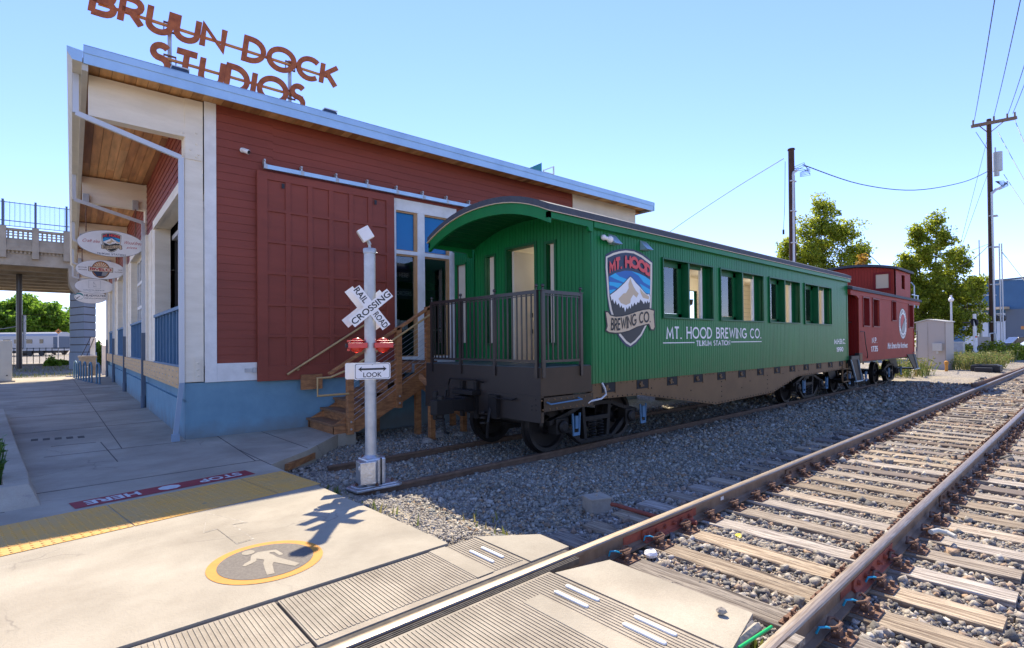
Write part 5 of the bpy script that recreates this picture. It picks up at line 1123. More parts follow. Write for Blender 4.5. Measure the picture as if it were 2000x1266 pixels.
# ================= CABOOSE =================
CB=thing('caboose','red wooden caboose with cupola and round white railway emblem','caboose',(18.2,6.62,-.17))
def K(x): return x-18.2
ys=-1.52;x0,x1=K(19.12),K(26.4);zb,zt=1.03,3.12
CW=[(K(19.62),K(20.25),2.17,3.07),(K(20.68),K(21.40),2.17,3.07),(K(23.05),K(23.62),2.42,3.10),(K(25.55),K(26.22),2.2,3.07)]
b=MB();x=x0
while x<x1-.01:
    e=min(x+.083,x1);m_=x+.04;seg=[(zb,zt)]
    for w in CW:
        if w[0]<m_<w[1]: seg=[(zb,w[2]),(w[3],zt)]
    for z0,z1 in seg: b.box((x,ys,z0),(e-.006,ys+.03,z1));b.box((e-.006,ys+.01,z0),(e,ys+.03,z1))
    x+=.083
b.box((x0,1.49,zb),(x1,1.52,zt+.05))
b.build('side_wall',M['caboose'],CB)
b=MB();y=-1.5
while y<1.5: b.box((x0,y,zb),(x0+.03,y+.078,archz(y,3.2,.3,1.6)));b.box((x1-.03,y,zb),(x1,y+.084,archz(y,3.2,.3,1.6)));y+=.084
b.build('end_wall',M['caboosedk'],CB)
b=MB();b.box((x0,ys-.012,zb),(x0+.10,ys,zt));b.box((x1-.08,ys-.012,zb),(x1,ys,zt));b.box((K(18.3),ys-.02,zt),(K(27.4),ys+.06,zt+.14));b.prism([(K(18.3),zt+.0),(x0,zt+.0),(x0,zt-.12),(x0-.25,zt-.03),(K(18.3),zt-.02)],(0,ys-.02,0),X,Zv,(0,.06,0));b.build('trim_board',M['caboose'],CB)
for w in CW:
    b=MB();t=.04;b.box((w[0]-t,ys-.02,w[2]-t),(w[0],ys+.16,w[3]+t));b.box((w[1],ys-.02,w[2]-t),(w[1]+t,ys+.16,w[3]+t));b.box((w[0],ys-.02,w[3]),(w[1],ys+.16,w[3]+t));b.box((w[0]-t,ys-.03,w[2]-t),(w[1]+t,ys+.16,w[2]));fo=b.build('window_frame',M['caboosedk'],CB)
    b=MB();b.box((w[0],ys+.12,w[2]),(w[1],ys+.13,w[3]));b.build('pane',M['glassref'],fo)
b=MB();b.box((x0+.1,-1.1,1.15),(x1-.1,1.45,1.2));b.box((x0+.1,1.3,1.2),(x1-.1,1.35,3.3));b.build('interior_lining',M['intwall'],CB)
def roof2(x0,x1,half,base,rise,t):
    n=14;yy=[-half+2*half*i/n for i in range(n+1)];f=lambda y:base+rise*(1-(abs(y)/half)**2)
    b=MB();b.prism([(y,f(y)) for y in yy]+[(y,f(y)-t) for y in yy[::-1]],(x0,0,0),Yv,Zv,(x1-x0,0,0));return b
roof2(K(18.28),K(27.45),1.60,3.34,.30,.09).build('roof',M['roofing'],CB)
# cupola
c0,c1=K(23.75),K(26.05)
b=MB();y=-1.50
while y<1.5: z=archz(y+.04,4.33,.20,1.55);b.box((c0,y,3.3),(c0+.04,y+.094,z));b.box((c1-.04,y,3.3),(c1,y+.1,z));y+=.1
b.box((c0,1.46,3.3),(c1,1.5,4.35));x=c0
while x<c1-.02:
    b.box((x,-1.5,3.35),(min(x+.094,c1),-1.46,4.34 if not c0+.85<x<c0+1.35 else 3.66));
    if c0+.85<x<c0+1.35: b.box((x,-1.5,4.2),(x+.094,-1.46,4.34))
    x+=.1
cu=b.build('cupola',M['caboose'],CB)
b=MB();b.box((c0-.03,-1.36,3.56),(c0,-1.29,4.26));b.box((c0-.03,-.88,3.56),(c0,-.81,4.26));b.box((c0-.03,-1.29,4.19),(c0,-.88,4.26));b.box((c0-.03,-1.29,3.56),(c0,-.88,3.66));b.build('window_frame',M['caboosedk'],cu)
b=MB();b.box((c0-.012,-1.29,3.66),(c0-.004,-.88,4.19));b.build('pane',M['tan'],cu)
b=MB();b.box((c0+.9,-1.44,3.66),(c0+1.3,-1.43,4.2));b.build('side_pane',M['glassref'],cu)
roof2(c0-.12,c1+.12,1.60,4.42,.22,.09).build('cupola_roof',M['roofing'],cu)
# emblem
b=MB();ey=ys-.003;cx_,cz_=K(24.62),2.31;el=lambda rx,rz,n=40:[(cx_+rx*math.cos(2*math.pi*k/n),cz_+rz*math.sin(2*math.pi*k/n)) for k in range(n)]
b.flat(el(.60,.60),(0,ey,0),X,Zv,0);b.flat(el(.565,.565),(0,ey-.002,0),X,Zv,1);b.flat(el(.37,.37),(0,ey-.004,0),X,Zv,0)
b.flat([(cx_+.35*math.cos(math.radians(a)),cz_+.35*math.sin(math.radians(a))) for a in range(40,226,10)]+[(cx_-.12,cz_-.05),(cx_+.02,cz_+.02),(cx_+.1,cz_+.12)],(0,ey-.006,0),X,Zv,2)
b.flat([(cx_+.35*math.cos(math.radians(a)),cz_+.35*math.sin(math.radians(a))) for a in range(-132,36,10)]+[(cx_+.12,cz_+.05),(cx_-.02,cz_-.04),(cx_-.12,cz_-.1)],(0,ey-.006,0),X,Zv,3)
s='NORTHERN PACIFIC';W=swidth(s,0,.3)
strokes(b,s,lambda a,y,L,t:(cx_-(.42+.11*y)*math.cos(math.radians(-20+220*a/W)),ey-.006-.0002*L,cz_+(.42+.11*y)*math.sin(math.radians(-20+220*a/W))),.16,gap=.3,mi=0)
s='RAILWAY';W=swidth(s,0,.3)
strokes(b,s,lambda a,y,L,t:(cx_-(.53-.11*y)*math.cos(math.radians(-40-100*a/W)),ey-.006-.0002*L,cz_+(.53-.11*y)*math.sin(math.radians(-40-100*a/W))),.16,gap=.3,mi=0)
b.build('emblem',[M['black'],M['signwhite'],M['crimson'],M['grey']],CB)
b=MB();stext(b,'N.P.',(K(20.55),ys-.002,1.60),X,Zv,N,.19,.55,.19,.09,.15);stext(b,'1735',(K(20.42),ys-.002,1.31),X,Zv,N,.19,.75,.19,.09,.15);ftext(b,'Main Street of the Northwest',(K(22.4),ys-.002,1.38),X,Zv,N,.22,2.85,shear=.4,bold=.02);b.build('lettering',M['signwhite'],CB)
b=MB();b.tube([(x0+.12,ys-.01,1.98),(x0+.3,ys-.08,1.97),(x0+.36,ys-.09,1.6),(x0+.55,ys-.09,1.25),(x0+.85,ys-.01,1.12)],.013,7);b.tube([(x1-.1,ys-.01,2.05),(x1+.12,ys-.08,2.04),(x1+.15,ys-.08,1.6),(x1-.02,ys-.08,1.2),(x1-.35,ys-.01,1.16)],.013,7)
b.tube([(x0-.85,ys+.2,1.2),(x0-.85,ys+.2,2.2),(x0-.75,ys+.2,2.27),(x0-.0,ys+.2,2.27)],.016,7);b.tube([(x0-.85,ys+.2,1.2),(x0-.85,ys+.2,3.2)],.016,7);b.build('grab_iron',M['railing'],CB,smooth=True)
def steps(xa,sg):
    b=MB();
    for y in (ys-.03,-.85): b.prism([(xa,1.2),(xa+sg*.95,1.2),(xa+sg*1.35,.46),(xa+sg*.75,.46)],(0,y,0),X,Zv,(0,.03,0),0)
    for z in (.5,.78,1.02): b.box((xa+sg*(1.28-(z-.5)*.5),ys,z),(xa+sg*(.75-(z-.5)*.5),-.85,z+.03))
    b.box((xa+sg*.7,ys-.04,.44),(xa+sg*1.36,ys+.02,.48),1);b.bar((xa+sg*.62,ys-.04,1.15),(xa+sg*1.02,ys-.04,.47),.02,.03,(0,1,0),1)
    b.build('boarding_steps',[M['blacksteel'],M['galv']],CB)
steps(K(19.6)-.6-.7,1) if False else None
b=MB();xa=K(18.1)
for y in (ys-.03,-.85):
    b.prism([(xa,1.12),(xa+.75,1.12),(xa+1.15,.42),(xa+.55,.42)],(0,y,0),X,Zv,(0,.03,0))
b.box((xa+.50,ys,.44),(xa+1.1,-.85,.48));b.box((xa+.3,ys,.75),(xa+.9,-.85,.78))
b.bar((xa+.05,ys-.05,1.10),(xa+.55,ys-.05,.43),.02,.03,(0,1,0),1);b.bar((xa+.75,ys-.05,1.10),(xa+1.13,ys-.05,.43),.02,.03,(0,1,0),1);b.box((xa+.5,ys-.06,.42),(xa+1.18,ys,.45),1)
b.build('boarding_steps',[M['blacksteel'],M['galv']],CB)
b=MB();xa=K(25.1)
for y in (ys-.03,-.85): b.prism([(xa,1.12),(xa+1.3,1.12),(xa+1.95,.50),(xa+1.15,.50)],(0,y,0),X,Zv,(0,.03,0))
b.box((xa+1.15,ys,.50),(xa+1.95,-.85,.54));b.bar((xa+1.0,ys-.05,1.10),(xa+1.6,ys-.05,.53),.02,.03,(0,1,0),1);b.box((xa+1.15,ys-.06,.49),(xa+1.97,ys,.52),1)
b.build('boarding_steps',[M['blacksteel'],M['galv']],CB)
b=MB();b.box((K(18.4),-1.4,.98),(K(27.0),1.4,1.12));b.box((K(18.3),-1.54,.9),(x0+.05,-1.3,1.22));b.box((x0-.05,ys-.02,.98),(x0+.28,ys+.1,1.3));b.build('underframe',M['black'],CB)
b=MB();b.box((x0+.0,ys-.025,.99),(x0+.26,ys-.02,1.28));b.build('corner_plate',M['brownsteel'],CB)
truck(CB,K(20.2));truck(CB,K(24.95))
b=MB();b.bar((K(26.1),-1.35,3.35),(K(26.1),-1.35,4.1),.03,.03,(1,0,0));b.tube([(K(26.7),-1.5,3.0),(K(26.7),-1.5,3.9),(K(26.75),-1.4,4.05),(K(26.75),-1.1,4.05)],.02,7);b.tube([(K(27.3),-1.5,3.0),(K(27.3),-1.5,3.55)],.02,7);b.bar((K(26.2),-1.5,3.52),(K(27.4),-1.5,3.52),.03,.03);b.build('roof_ladder',M['galv'],CB)
# ================= WOODEN STAIR =================
ST=thing('wooden_stairs','stained wooden stairs with cable railing up to the coach platform','stairs',(0,0,0))
n=7;rise=1.22/7;run=.262;sx=3.72
def step(x,z,y0,y1,riser=True):
    b=MB()
    b.box((x-.03,y0,z-.04),(x+run*.5-.004,y1,z));b.box((x+run*.5,y0,z-.04),(x+run+.01,y1,z))
    o=b.build('tread',M['cedarx'],ST,bevel=.004)
    b=MB();b.box((x,y0+.02,z-rise),(x+.03,y1-.02,z-.04));b.build('riser',M['cedar'],ST)
for i in range(n): step(sx+i*run,rise*(i+1),8.92 if i>1 else 8.85,10.08)
b=MB()
x_e=sx+n*run
b.box((x_e-run,8.85,1.22-.04),(5.85,10.02,1.22));b.build('landing',M['cedarx'],ST)
b=MB()
for y in (8.86,9.98):
    b=MB();b.prism([(sx,0.0),(sx+.45,0.0),(x_e+.2,.80),(x_e+.2,1.17),(x_e-.2,1.17),(x_e-.2,1.0),(sx,.16)],(0,y,0),X,Zv,(0,.045,0));b.build('stringer',M['cedar'],ST)
b=MB();b.box((x_e+.2,8.86,.86),(5.8,8.92,1.16));b.build('rim_joist',M['cedar'],ST)
for (x,z0,z1) in ((3.99,-.02,1.22),(4.95,.36,1.87),(5.61,.78,2.28)):
    b=MB();b.box((x-.055,8.76,z0),(x+.055,8.86,z1));o=b.build('post',M['cedar'],ST,bevel=.004)
    b=MB()
    for dz in (.09,.22): b.lathe((x,8.76,z0+dz),[(.02,0),(.016,-.012)],Yv,8)
    b.build('bolts',M['steel'],o)
b=MB();b.bar((3.62,8.81,1.06),(5.70,8.81,2.30),.10,.045);b.build('top_rail',M['cedar'],ST,bevel=.004)
b=MB();b.tube([(3.95,8.76,.70),(3.40,8.76,.70),(3.40,8.76,1.0),(3.62,8.76,1.0),(4.0,8.76,1.14),(5.62,8.76,2.12)],.02,10);b.build('handrail',M['handrail'],ST,smooth=True)
b=MB();b.tube([(3.30,9.93,1.02),(4.85,9.89,1.98),(5.15,9.88,1.98)],.021,10);b.lathe((3.5,9.98,1.11),[(.03,0),(.03,-.03)],Yv,8);b.build('handrail',M['handrail'],ST,smooth=True)
b=MB()
for k in range(10):
    z=.16+k*.094;b.tube([(4.0,8.81,z+.02),(5.6,8.81,z+.02+1.6*.60)],.0035,5)
b.build('cable',M['cable'],ST)
b=MB();b.box((3.55,9.93,.72),(3.95,9.97,1.0));b.box((3.50,8.87,.72),(3.95,8.9,1.0)) if False else None
b.build('side_board',M['cedar'],ST)
for (x,y) in ((5.45,8.95),(5.05,9.9),(5.35,8.3),(6.3,8.6),(6.6,9.4)):
    b=MB();h=.82 if y<8.5 or x>6 else 1.0
    b.box((x-.05,y-.05,-.22),(x+.05,y+.05,h));b.cyl((x,y,-.28),(x,y,-.22),.012);b.box((x-.055,y-.055,-.22),(x+.055,y+.055,-.19));b.build('support_post',M['cedar'],ST)
b=MB();b.bar((5.5,8.95,.75),(6.35,8.6,.05),.09,.09);b.bar((5.1,9.9,.1),(5.5,9.5,.9),.08,.08);b.bar((5.45,8.9,.95),(5.75,8.6,.55),.1,.12);b.build('brace',M['cedar'],ST)
b=MB();b.box((2.95,7.95,-.02),(3.0,8.0,-.02)) if False else None
# timber edging along the ramp
t=MB();t.bar((2.45,7.42,-.11),(3.05,8.02,-.13),.05,.09);tag(t.build('timber_edging',M['cedar']),'short timber left against the walk edge below the ramp','timber')
for i,(x,y,r) in enumerate(((5.2,8.2,.12),(5.6,8.5,.14),(6.0,8.35,.10),(6.6,8.7,.16),(5.9,8.9,.11),(4.9,8.5,.08))):
    rock('rock',(x,y,-.24),r,M['conc_old'],['grey rock under the stairs, nearest the siding rail','grey rock by the stair footing','small grey rock behind the coupler','largest grey rock below the coach platform','grey rock near the building under the landing','small rock beside the stair post'][i],'rock')
# ================= CROSSING SIGNAL =================
PX,PY,PZ=2.965,5.96,-.19
CS=thing('crossing_signal','galvanised railroad crossing post with crossbucks, red lamps and LOOK sign','crossing signal',(PX,PY,PZ),0)
CS.scale=(1.045,1.045,1.045)
# faces toward viewer: local frame rotated
vd=Vector((-.30,-.95,0)).normalized()   # sign face normal
su=Vector((-vd.y,vd.x,0));su=su if su.x>0 else -su
b=MB();b.lathe((0,0,0),[(.066,.28),(.066,2.79),(.060,2.79)],n=28);b.build('pole',M['steel'],CS,smooth=True)
b=MB();b.lathe((0,0,2.77),[(.066,-.03),(.074,-.028),(.076,.02),(.070,.03),(.02,.035)],n=28);b.lathe((.078,0,2.76),[(.008,0),(.008,.02)],X,8);b.build('cap',M['steel'],CS,smooth=True)
b=MB();b.cyl((.0,0,2.80),(.0,-.0,2.86),.016);b.ball((.0,0,2.855),.022);b.bar((0,0,2.85),(-.03,-.01,2.90),.03,.03);b.build('swivel',M['steel'],CS,smooth=True)
# solar/lamp box, tilted
o=None
def tiltbox(parent):
    b=MB();a=su*math.cos(math.radians(32))+Vector((0,0,1))*math.sin(math.radians(32));c=-su*math.sin(math.radians(36))+Vector((0,0,1))*math.cos(math.radians(36));c=(c-a*c.dot(a)).normalized();d=a.cross(c)
    if d.dot(vd)<0: d=-d
    ctr=Vector((-.06,-.02,2.96));w_=.075
    vs=[];ins=d*.035
    for s1 in(-1,1):
        for s2 in (-1,1):
            for s3 in (-1,1): vs.append(ctr+a*w_*s1*.95+c*w_*s2+d*.035*s3-a*.0)
    b.add(vs,[(0,1,3,2),(4,6,7,5),(0,4,5,1),(2,3,7,6),(0,2,6,4),(1,5,7,3)]);q=b.build('lamp_box',M['signwhite'],parent,bevel=.008)
    b=MB();b.add([ctr-a*(w_*.95+.002)+c*w_*.85*s2+d*.028*s3 for s2,s3 in ((-1,-1),(1,-1),(1,1),(-1,1))],[(0,1,2,3)]);b.build('louvre',M['gutter'],q)
tiltbox(CS)
def buck(parent,off,shift,dark,words):
    cen=Vector((0,0,2.10))+vd*off+su*shift;U=Vector((0,0,1))
    L2,w2=.285,.057
    for k,(ang,txt) in enumerate(((-52,'RAIL ROAD'),(40,'CROSSING'))):
        a=su*math.cos(math.radians(ang))+U*math.sin(math.radians(ang));c=U*math.cos(math.radians(ang))-su*math.sin(math.radians(ang))
        oo=cen+vd*(.004*k)
        b=MB();b.prism([(-L2,-w2),(L2,-w2),(L2,w2),(-L2,w2)],oo,a,c,vd*.0032)
        q=b.build('crossbuck_blade',M['signwhite'],parent)
        if words:
            b=MB()
            if k==0:
                ftext(b,'RAIL',oo-a*.275-c*.035,a,c,vd,.072,.19,off=.0045,bold=.018);ftext(b,'ROAD',oo+a*.075-c*.035,a,c,vd,.072,.205,off=.0045,bold=.018)
            else: ftext(b,'CROSSING',oo-a*.275-c*.035,a,c,vd,.072,.55,off=.0045,bold=.018)
            b.build('lettering',M['black'],q)
buck(CS,.078,.0,0,True);buck(CS,-.082,-.055,1,False)
def lamp(parent,side):
    b=MB();c=Vector((0,0,1.665))+su*(side*.148)-vd*.0
    b.lathe(c-vd*.045,[(.04,-.005),(.082,.0),(.088,.02),(.088,.045),(.080,.06),(.05,.085),(.001,.095)],vd,24)
    o=b.build('lamp_lens',M['orangelens'],parent,smooth=True)
    b=MB();b.prism([(-.11,-.030),(.105,-.030),(.105,.030),(-.11,.030)],c+vd*.052,su,(0,0,1),vd*.035)
    b.prism([(-.115,.05),(.11,.05),(.11,.056),(-.115,.056)],c-vd*.01,su,(0,0,1),vd*.05)
    b.build('reflector_band',M['redband'],o,bevel=.003)
    b=MB();
    for s in(-1,1): b.prism([(-.115,s*.05-.012),(-.085,s*.05-.012),(-.085,s*.05+.012),(-.115,s*.05+.012)],c,su,(0,0,1),vd*.04)
    if side<0: b.prism([(-.135,-.022),(-.112,-.022),(-.112,.022),(-.135,.022)],c+vd*.02,su,(0,0,1),vd*.05,1)
    b.build('bracket',[M['orangelens'],M['black']],o)
lamp(CS,-1);lamp(CS,1)
def look(parent,off,shift,words):
    o0=Vector((0,0,1.365))+vd*off+su*shift;w2,h2,r_=.205,.095,.02
    rr=[(x+dx*r_*0+r_*math.cos(math.radians(a))*1,y+r_*math.sin(math.radians(a))) for (x,y,a0,dx) in ((w2-r_,h2-r_,0,0),(-w2+r_,h2-r_,90,0),(-w2+r_,-h2+r_,180,0),(w2-r_,-h2+r_,270,0)) for a in (a0,a0+30,a0+60,a0+90)]
    b=MB();b.prism(rr,o0,su,(0,0,1),vd*.003);q=b.build('look_sign',M['signwhite'],parent)
    if words:
        b=MB();s1=[(x*.955,y*.91) for x,y in rr];s2=[(x*.93,y*.86) for x,y in rr]
        n=len(rr)
        vs=[o0+su*x+Vector((0,0,y))+vd*.0045 for x,y in s1]+[o0+su*x+Vector((0,0,y))+vd*.0045 for x,y in s2]
        b.add(vs,[(i,(i+1)%n,n+(i+1)%n,n+i) for i in range(n)])
        ar=[(-.16,.025),(-.118,.058),(-.128,.036),(.128,.036),(.118,.058),(.16,.025),(.118,-.008),(.128,.014),(-.128,.014),(-.118,-.008)]
        b.flat(ar,o0+vd*.005,su,(0,0,1));ftext(b,'LOOK',o0-su*.105+Vector((0,0,-.068)),su,(0,0,1),vd,.055,.21,off=.005,bold=.012)
        b.build('lettering',M['black'],q)
    b=MB()
    for z in (.078,-.078): b.lathe(o0+Vector((0,0,z))+vd*.003,[(.009,0),(.007,.006)],vd,8)
    b.build('bolt',M['steel'],q)
look(CS,.078,.012,True);look(CS,-.082,-.07,False)
# cast base
b=MB();b.prism([(-.24,-.13),(.28,-.16),(.34,-.12),(.34,.06),(.26,.14),(-.20,.16),(-.26,.10)],(0,0,0),X,Yv,(0,0,.03));b.prism([(-.20,-.11),(.25,-.13),(.30,-.1),(.30,.05),(.22,.11),(-.18,.13),(-.22,.08)],(0,0,.03),X,Yv,(0,0,.02));b.build('base_plate',M['alu'],CS,bevel=.008)
b=MB();b.prism([(-.11,-.12),(.12,-.13),(.155,-.05),(.14,.11),(-.11,.12)],(0,0,.05),X,Yv,(0,0,.31));b.build('base_casting',M['alu'],CS,bevel=.02)
b=MB();b.prism([(-.20,-.14),(-.03,-.18),(.04,-.11),(-.02,.02),(-.17,.04)],(0,0,.085),X,Yv,(0,0,.255));b.cyl((-.14,-.11,.30),(.0,-.14,.32),.028,n=12);b.lathe((-.16,-.10,.27),[(.045,0),(.045,-.02)],(.3,1,0),12);b.build('base_door',M['alu'],CS,bevel=.015)
b=MB();b.box((.055,-.145,.05),(.066,-.12,.36));b.build('seam',M['black'],CS)
b=MB()
for p in ((-.17,.02,.05),(.24,-.06,.05),(.0,-.15,.05),(.1,.1,.35),(-.08,.05,.35)): b.lathe(p,[(.02,0),(.02,.02),(.012,.022),(.012,.04)],n=6)
b.build('base_bolts',M['rustclip'],CS)
b=MB();b.lathe((0,0,.34),[(.10,0),(.105,.02),(.08,.04),(.068,.05)],n=24);b.build('collar',M['alu'],CS,smooth=True)
# ================= GROUND MARKINGS =================
def gm(name,polys,mats,label,cat='pavement marking'):
    b=MB()
    for i,(p,mi,z) in enumerate(polys): b.flat(p,(0,0,z),X,Yv,mi)
    o=b.build(name,mats);return tag(o,label,cat)
circ=lambda r,n=64:[(1.194+r*math.cos(2*math.pi*k/n),4.055+r*math.sin(2*math.pi*k/n)) for k in range(n)]
man=[(1.17,4.238),(1.188,4.249),(1.272,4.221),(1.307,4.207),(1.321,4.098),(1.31,4.072),(1.29,4.081),(1.282,4.17),(1.255,4.181),(1.246,4.168),(1.261,4.118),(1.268,4.058),(1.297,3.978),(1.352,3.83),(1.309,3.805),(1.249,3.922),(1.219,3.981),(1.2,3.943),(1.164,3.78),(1.118,3.789),(1.134,3.884),(1.154,3.994),(1.172,4.044),(1.183,4.067),(1.165,4.098),(1.146,4.127),(1.131,4.082),(1.092,4.06),(1.047,4.042),(1.033,4.061),(1.058,4.092),(1.104,4.124),(1.125,4.191),(1.14,4.221)]
head=[(1.133+.044*math.cos(a),4.29+.046*math.sin(a)) for a in [2*math.pi*k/16 for k in range(16)]]
gm('pedestrian_symbol',[(circ(.385),0,.003),(circ(.318),1,.005),(man,2,.007),(head,2,.0072)],[M['groundyellow'],M['groundgrey'],M['conc']],'round yellow and dark walking person symbol on the concrete')
gm('arrow_marking',[([(1.124,5.592),(.975,5.006),(1.088,5.032),(1.118,4.548),(1.256,4.572),(1.220,5.06),(1.33,5.035)],1,.002),([(1.121,5.569),(.988,5.026),(1.085,5.05),(1.121,4.565),(1.24,4.587),(1.206,5.075),(1.307,5.052)],0,.003)],[M['conc'],mat('arrow_edge',(.28,.245,.19),.85,col2=(.44,.39,.31),scale=14,lo=.4,hi=.55)],'faded pale arrow marking pointing to the yellow pads')
a=math.radians(8.6);Us=Vector((math.cos(a),math.sin(a),0));Vs=Vector((-math.sin(a),math.cos(a),0));o0=Vector((.205,6.60,0))
b=MB();b.flat([(0,0),(1.71,0),(1.71,.29),(0,.29)],o0+Vector((0,0,.003)),Us,Vs,0)
ftext(b,'STOP',o0+Us*1.60+Vs*.235,-Us,-Vs,(0,0,1),.17,.46,mi=1,off=.005,bold=.03);ftext(b,'HERE',o0+Us*.565+Vs*.235,-Us,-Vs,(0,0,1),.17,.46,mi=1,off=.005,bold=.03)
b.flat([(.84+.11*math.cos(math.radians(22.5+45*k)),.145+.10*math.sin(math.radians(22.5+45*k))) for k in range(8)],o0+Vector((0,0,.005)),Us,Vs,1)
tag(b.build('stop_marking',[M['stopred'],M['groundwhite']]),'dark red strip reading STOP HERE beside the yellow pads','pavement marking')
# ================= TREES =================
def leaves(name,pts,nrm_sz,m,parent=None,seed=1):
    """pts: (n,3) leaf centres; small bent leaf quads"""
    rng=np.random.default_rng(seed);n=len(pts);sz=nrm_sz*rng.uniform(.6,1.3,n)
    a=rng.normal(0,1,(n,3));a/=np.linalg.norm(a,axis=1)[:,None];b_=rng.normal(0,1,(n,3));b_-=a*np.sum(a*b_,1)[:,None];b_/=np.linalg.norm(b_,axis=1)[:,None]
    c=np.cross(a,b_)
    p0=pts-a*sz[:,None];p1=pts+b_*sz[:,None]*.5+c*sz[:,None]*.15;p2=pts+a*sz[:,None];p3=pts-b_*sz[:,None]*.5+c*sz[:,None]*.15
    V=np.stack([p0,p1,p2,p3],1).reshape(-1,3)
    me=bpy.data.meshes.new(name);me.vertices.add(4*n);me.vertices.foreach_set('co',V.astype(np.float32).ravel());me.loops.add(4*n);me.loops.foreach_set('vertex_index',np.arange(4*n,dtype=np.int32))
    me.polygons.add(n);me.polygons.foreach_set('loop_start',np.arange(0,4*n,4,dtype=np.int32));me.update(calc_edges=True);me.materials.append(m)
    o=bpy.data.objects.new(name,me);C.objects.link(o)
    if parent:o.parent=parent
    return o
LEAF=islandmat('tree_leaves',[(.30,.38,.03),(.42,.50,.045),(.55,.60,.06),(.34,.42,.035),(.68,.68,.09)],.5,0,.2,1.2,trans=.72)
LEAFD=islandmat('tree_leaves_dense',[(.16,.32,.03),(.25,.44,.04),(.36,.56,.06),(.18,.34,.03)],.5,0,.2,1,trans=.65)
def tree(label,base,stems,m,leafsz,seed,trunk_r=.16,group=None,name='tree',dens=1.0):
    """stems: list of (dx,dy,top,r) upright leaders; foliage clumps follow branches from them"""
    rng=np.random.default_rng(seed);r=random.Random(seed);t=thing(name,label,'tree',base,0,group)
    tb=MB();P=[]
    for (dx,dy,z0,top,rad) in stems:
        pts=[(0,0,0),(dx*.35,dy*.35,top*.15)]+[(dx*(.4+.6*k)+r.uniform(-.1,.1)*rad,dy*(.4+.6*k)+r.uniform(-.1,.1)*rad,top*(.15+.83*k)) for k in (.25,.5,.75,1)]
        tb.tube(pts,[trunk_r,trunk_r*.8,trunk_r*.6,trunk_r*.4,trunk_r*.25,trunk_r*.08],8)
        nb=int(34*dens)
        for i in range(nb):
            f=(i+.5)/nb;h=z0+(top-z0)*f
            k=max(0,(h/top-.15)/.83);cx=dx*(.4+.6*min(1,k));cy=dy*(.4+.6*min(1,k))
            prof=math.sin(math.pi*min(1,.18+f*.82))**.7*(1-f*.35)
            a=r.uniform(0,2*math.pi);ln=rad*prof*r.uniform(.65,1.15);up=r.uniform(.25,.7)*ln*.8
            e=(cx+math.cos(a)*ln,cy+math.sin(a)*ln,h+up)
            mid=((cx+e[0])/2,(cy+e[1])/2,h+up*.35);tb.tube([(cx,cy,h-ln*.1),mid,e],[.035,.022,.008],5)
            for q in range(r.randint(3,5)):
                g=r.uniform(.35,1.05);c=np.array([cx+(e[0]-cx)*g,cy+(e[1]-cy)*g,h+up*g])+rng.normal(0,rad*.10,3)
                cr=rad*r.uniform(.15,.33);n=int(52*dens)
                d=rng.normal(0,1,(n,3));d/=np.linalg.norm(d,axis=1)[:,None];P.append(c+d*(rng.uniform(.2,1,(n,1))**.5)*cr*np.array([1.2,1.2,.75]))
    tb.build('trunk',M['bark'],t,smooth=True)
    leaves('crown',np.concatenate(P),leafsz,m,t,seed)
    return t
tree('tall leafy tree behind the green coach and the dark wooden pole',(51.0,16.2,-.1),[(-.9,.8,3.5,12.0,2.6),(.2,-.1,4,13.9,2.3),(1.5,-1.3,3.5,11.8,2.7),(-2.2,2.0,3,10.2,2.0),(2.6,-2.2,3,9.6,1.8)],LEAF,.13,3)
tree('many-stemmed tree between the caboose and the blue warehouse',(55.6,9.5,-.1),[(-.7,.7,2.0,11.0,1.8),(.3,-.3,2.2,12.0,2.0),(1.5,-1.5,2.0,9.0,2.1),(-1.4,1.5,1.8,8.6,1.6),(2.6,-2.5,1.6,6.6,1.9),(.2,.6,1.2,6,2.4)],LEAF,.125,5)
tree('small orange-leaved sapling top showing over the caboose roof',(40.2,10.5,-.1),[(0,0,4.2,7.2,.8)],islandmat('orange_leaves',[(.55,.30,.02),(.60,.42,.05),(.50,.18,.02)],.5,0,.2,1,trans=.4),.10,8,.05,dens=.35)
tree('broad dense green tree beyond the silver passenger car',(-2.9,133.6,0),[(-3,0,3,9.0,4.2),(0,0,3.5,10.4,4.4),(3,-1,3,9.2,4.2),(5,0,2.5,7.2,3),(-6.5,0,2.5,8,3.6)],LEAFD,.34,11,.35)
tree('round green tree just left of the bridge pier',(2.6,138,0),[(-1.5,0,2,6.4,2.4),(.8,0,2,7.9,2.6),(2,0,1.5,6.6,2.2)],LEAFD,.32,12,.25)
tree('small bright tree in front of the pier side, beyond the fence',(1.2,133,0),[(0,0,1.5,5.0,1.8),(-1.5,0,1,4.4,1.6)],LEAFD,.26,13,.15,dens=.7)
def bush(label,base,ext,n,m,sz,seed,name='bush',cat='bush',group=None):
    rng=np.random.default_rng(seed);t=thing(name,label,cat,base,0,group);P=[]
    k=max(6,int(ext[0]*ext[1]*3)+8)
    for i in range(k):
        c=np.array([rng.uniform(-1,1)*ext[0],rng.uniform(-1,1)*ext[1],0]);h=ext[2]*(1-.5*(c[0]/ext[0])**2)*rng.uniform(.55,1);q=int(n/k)
        d=rng.normal(0,1,(q,3));d/=np.linalg.norm(d,axis=1)[:,None];d[:,2]=np.abs(d[:,2]);P.append(c+d*rng.uniform(.3,1,(q,1))**.4*np.array([ext[0]*.35+.2,ext[1]*.35+.2,h]))
    leaves('foliage',np.concatenate(P),sz,m,t,seed)
    b=MB()
    for i in range(5): b.tube([(0,0,0),(rng.uniform(-.5,.5)*ext[0],rng.uniform(-.5,.5)*ext[1],ext[2]*.7)],.02,5)
    b.build('stems',M['bark'],t);return t
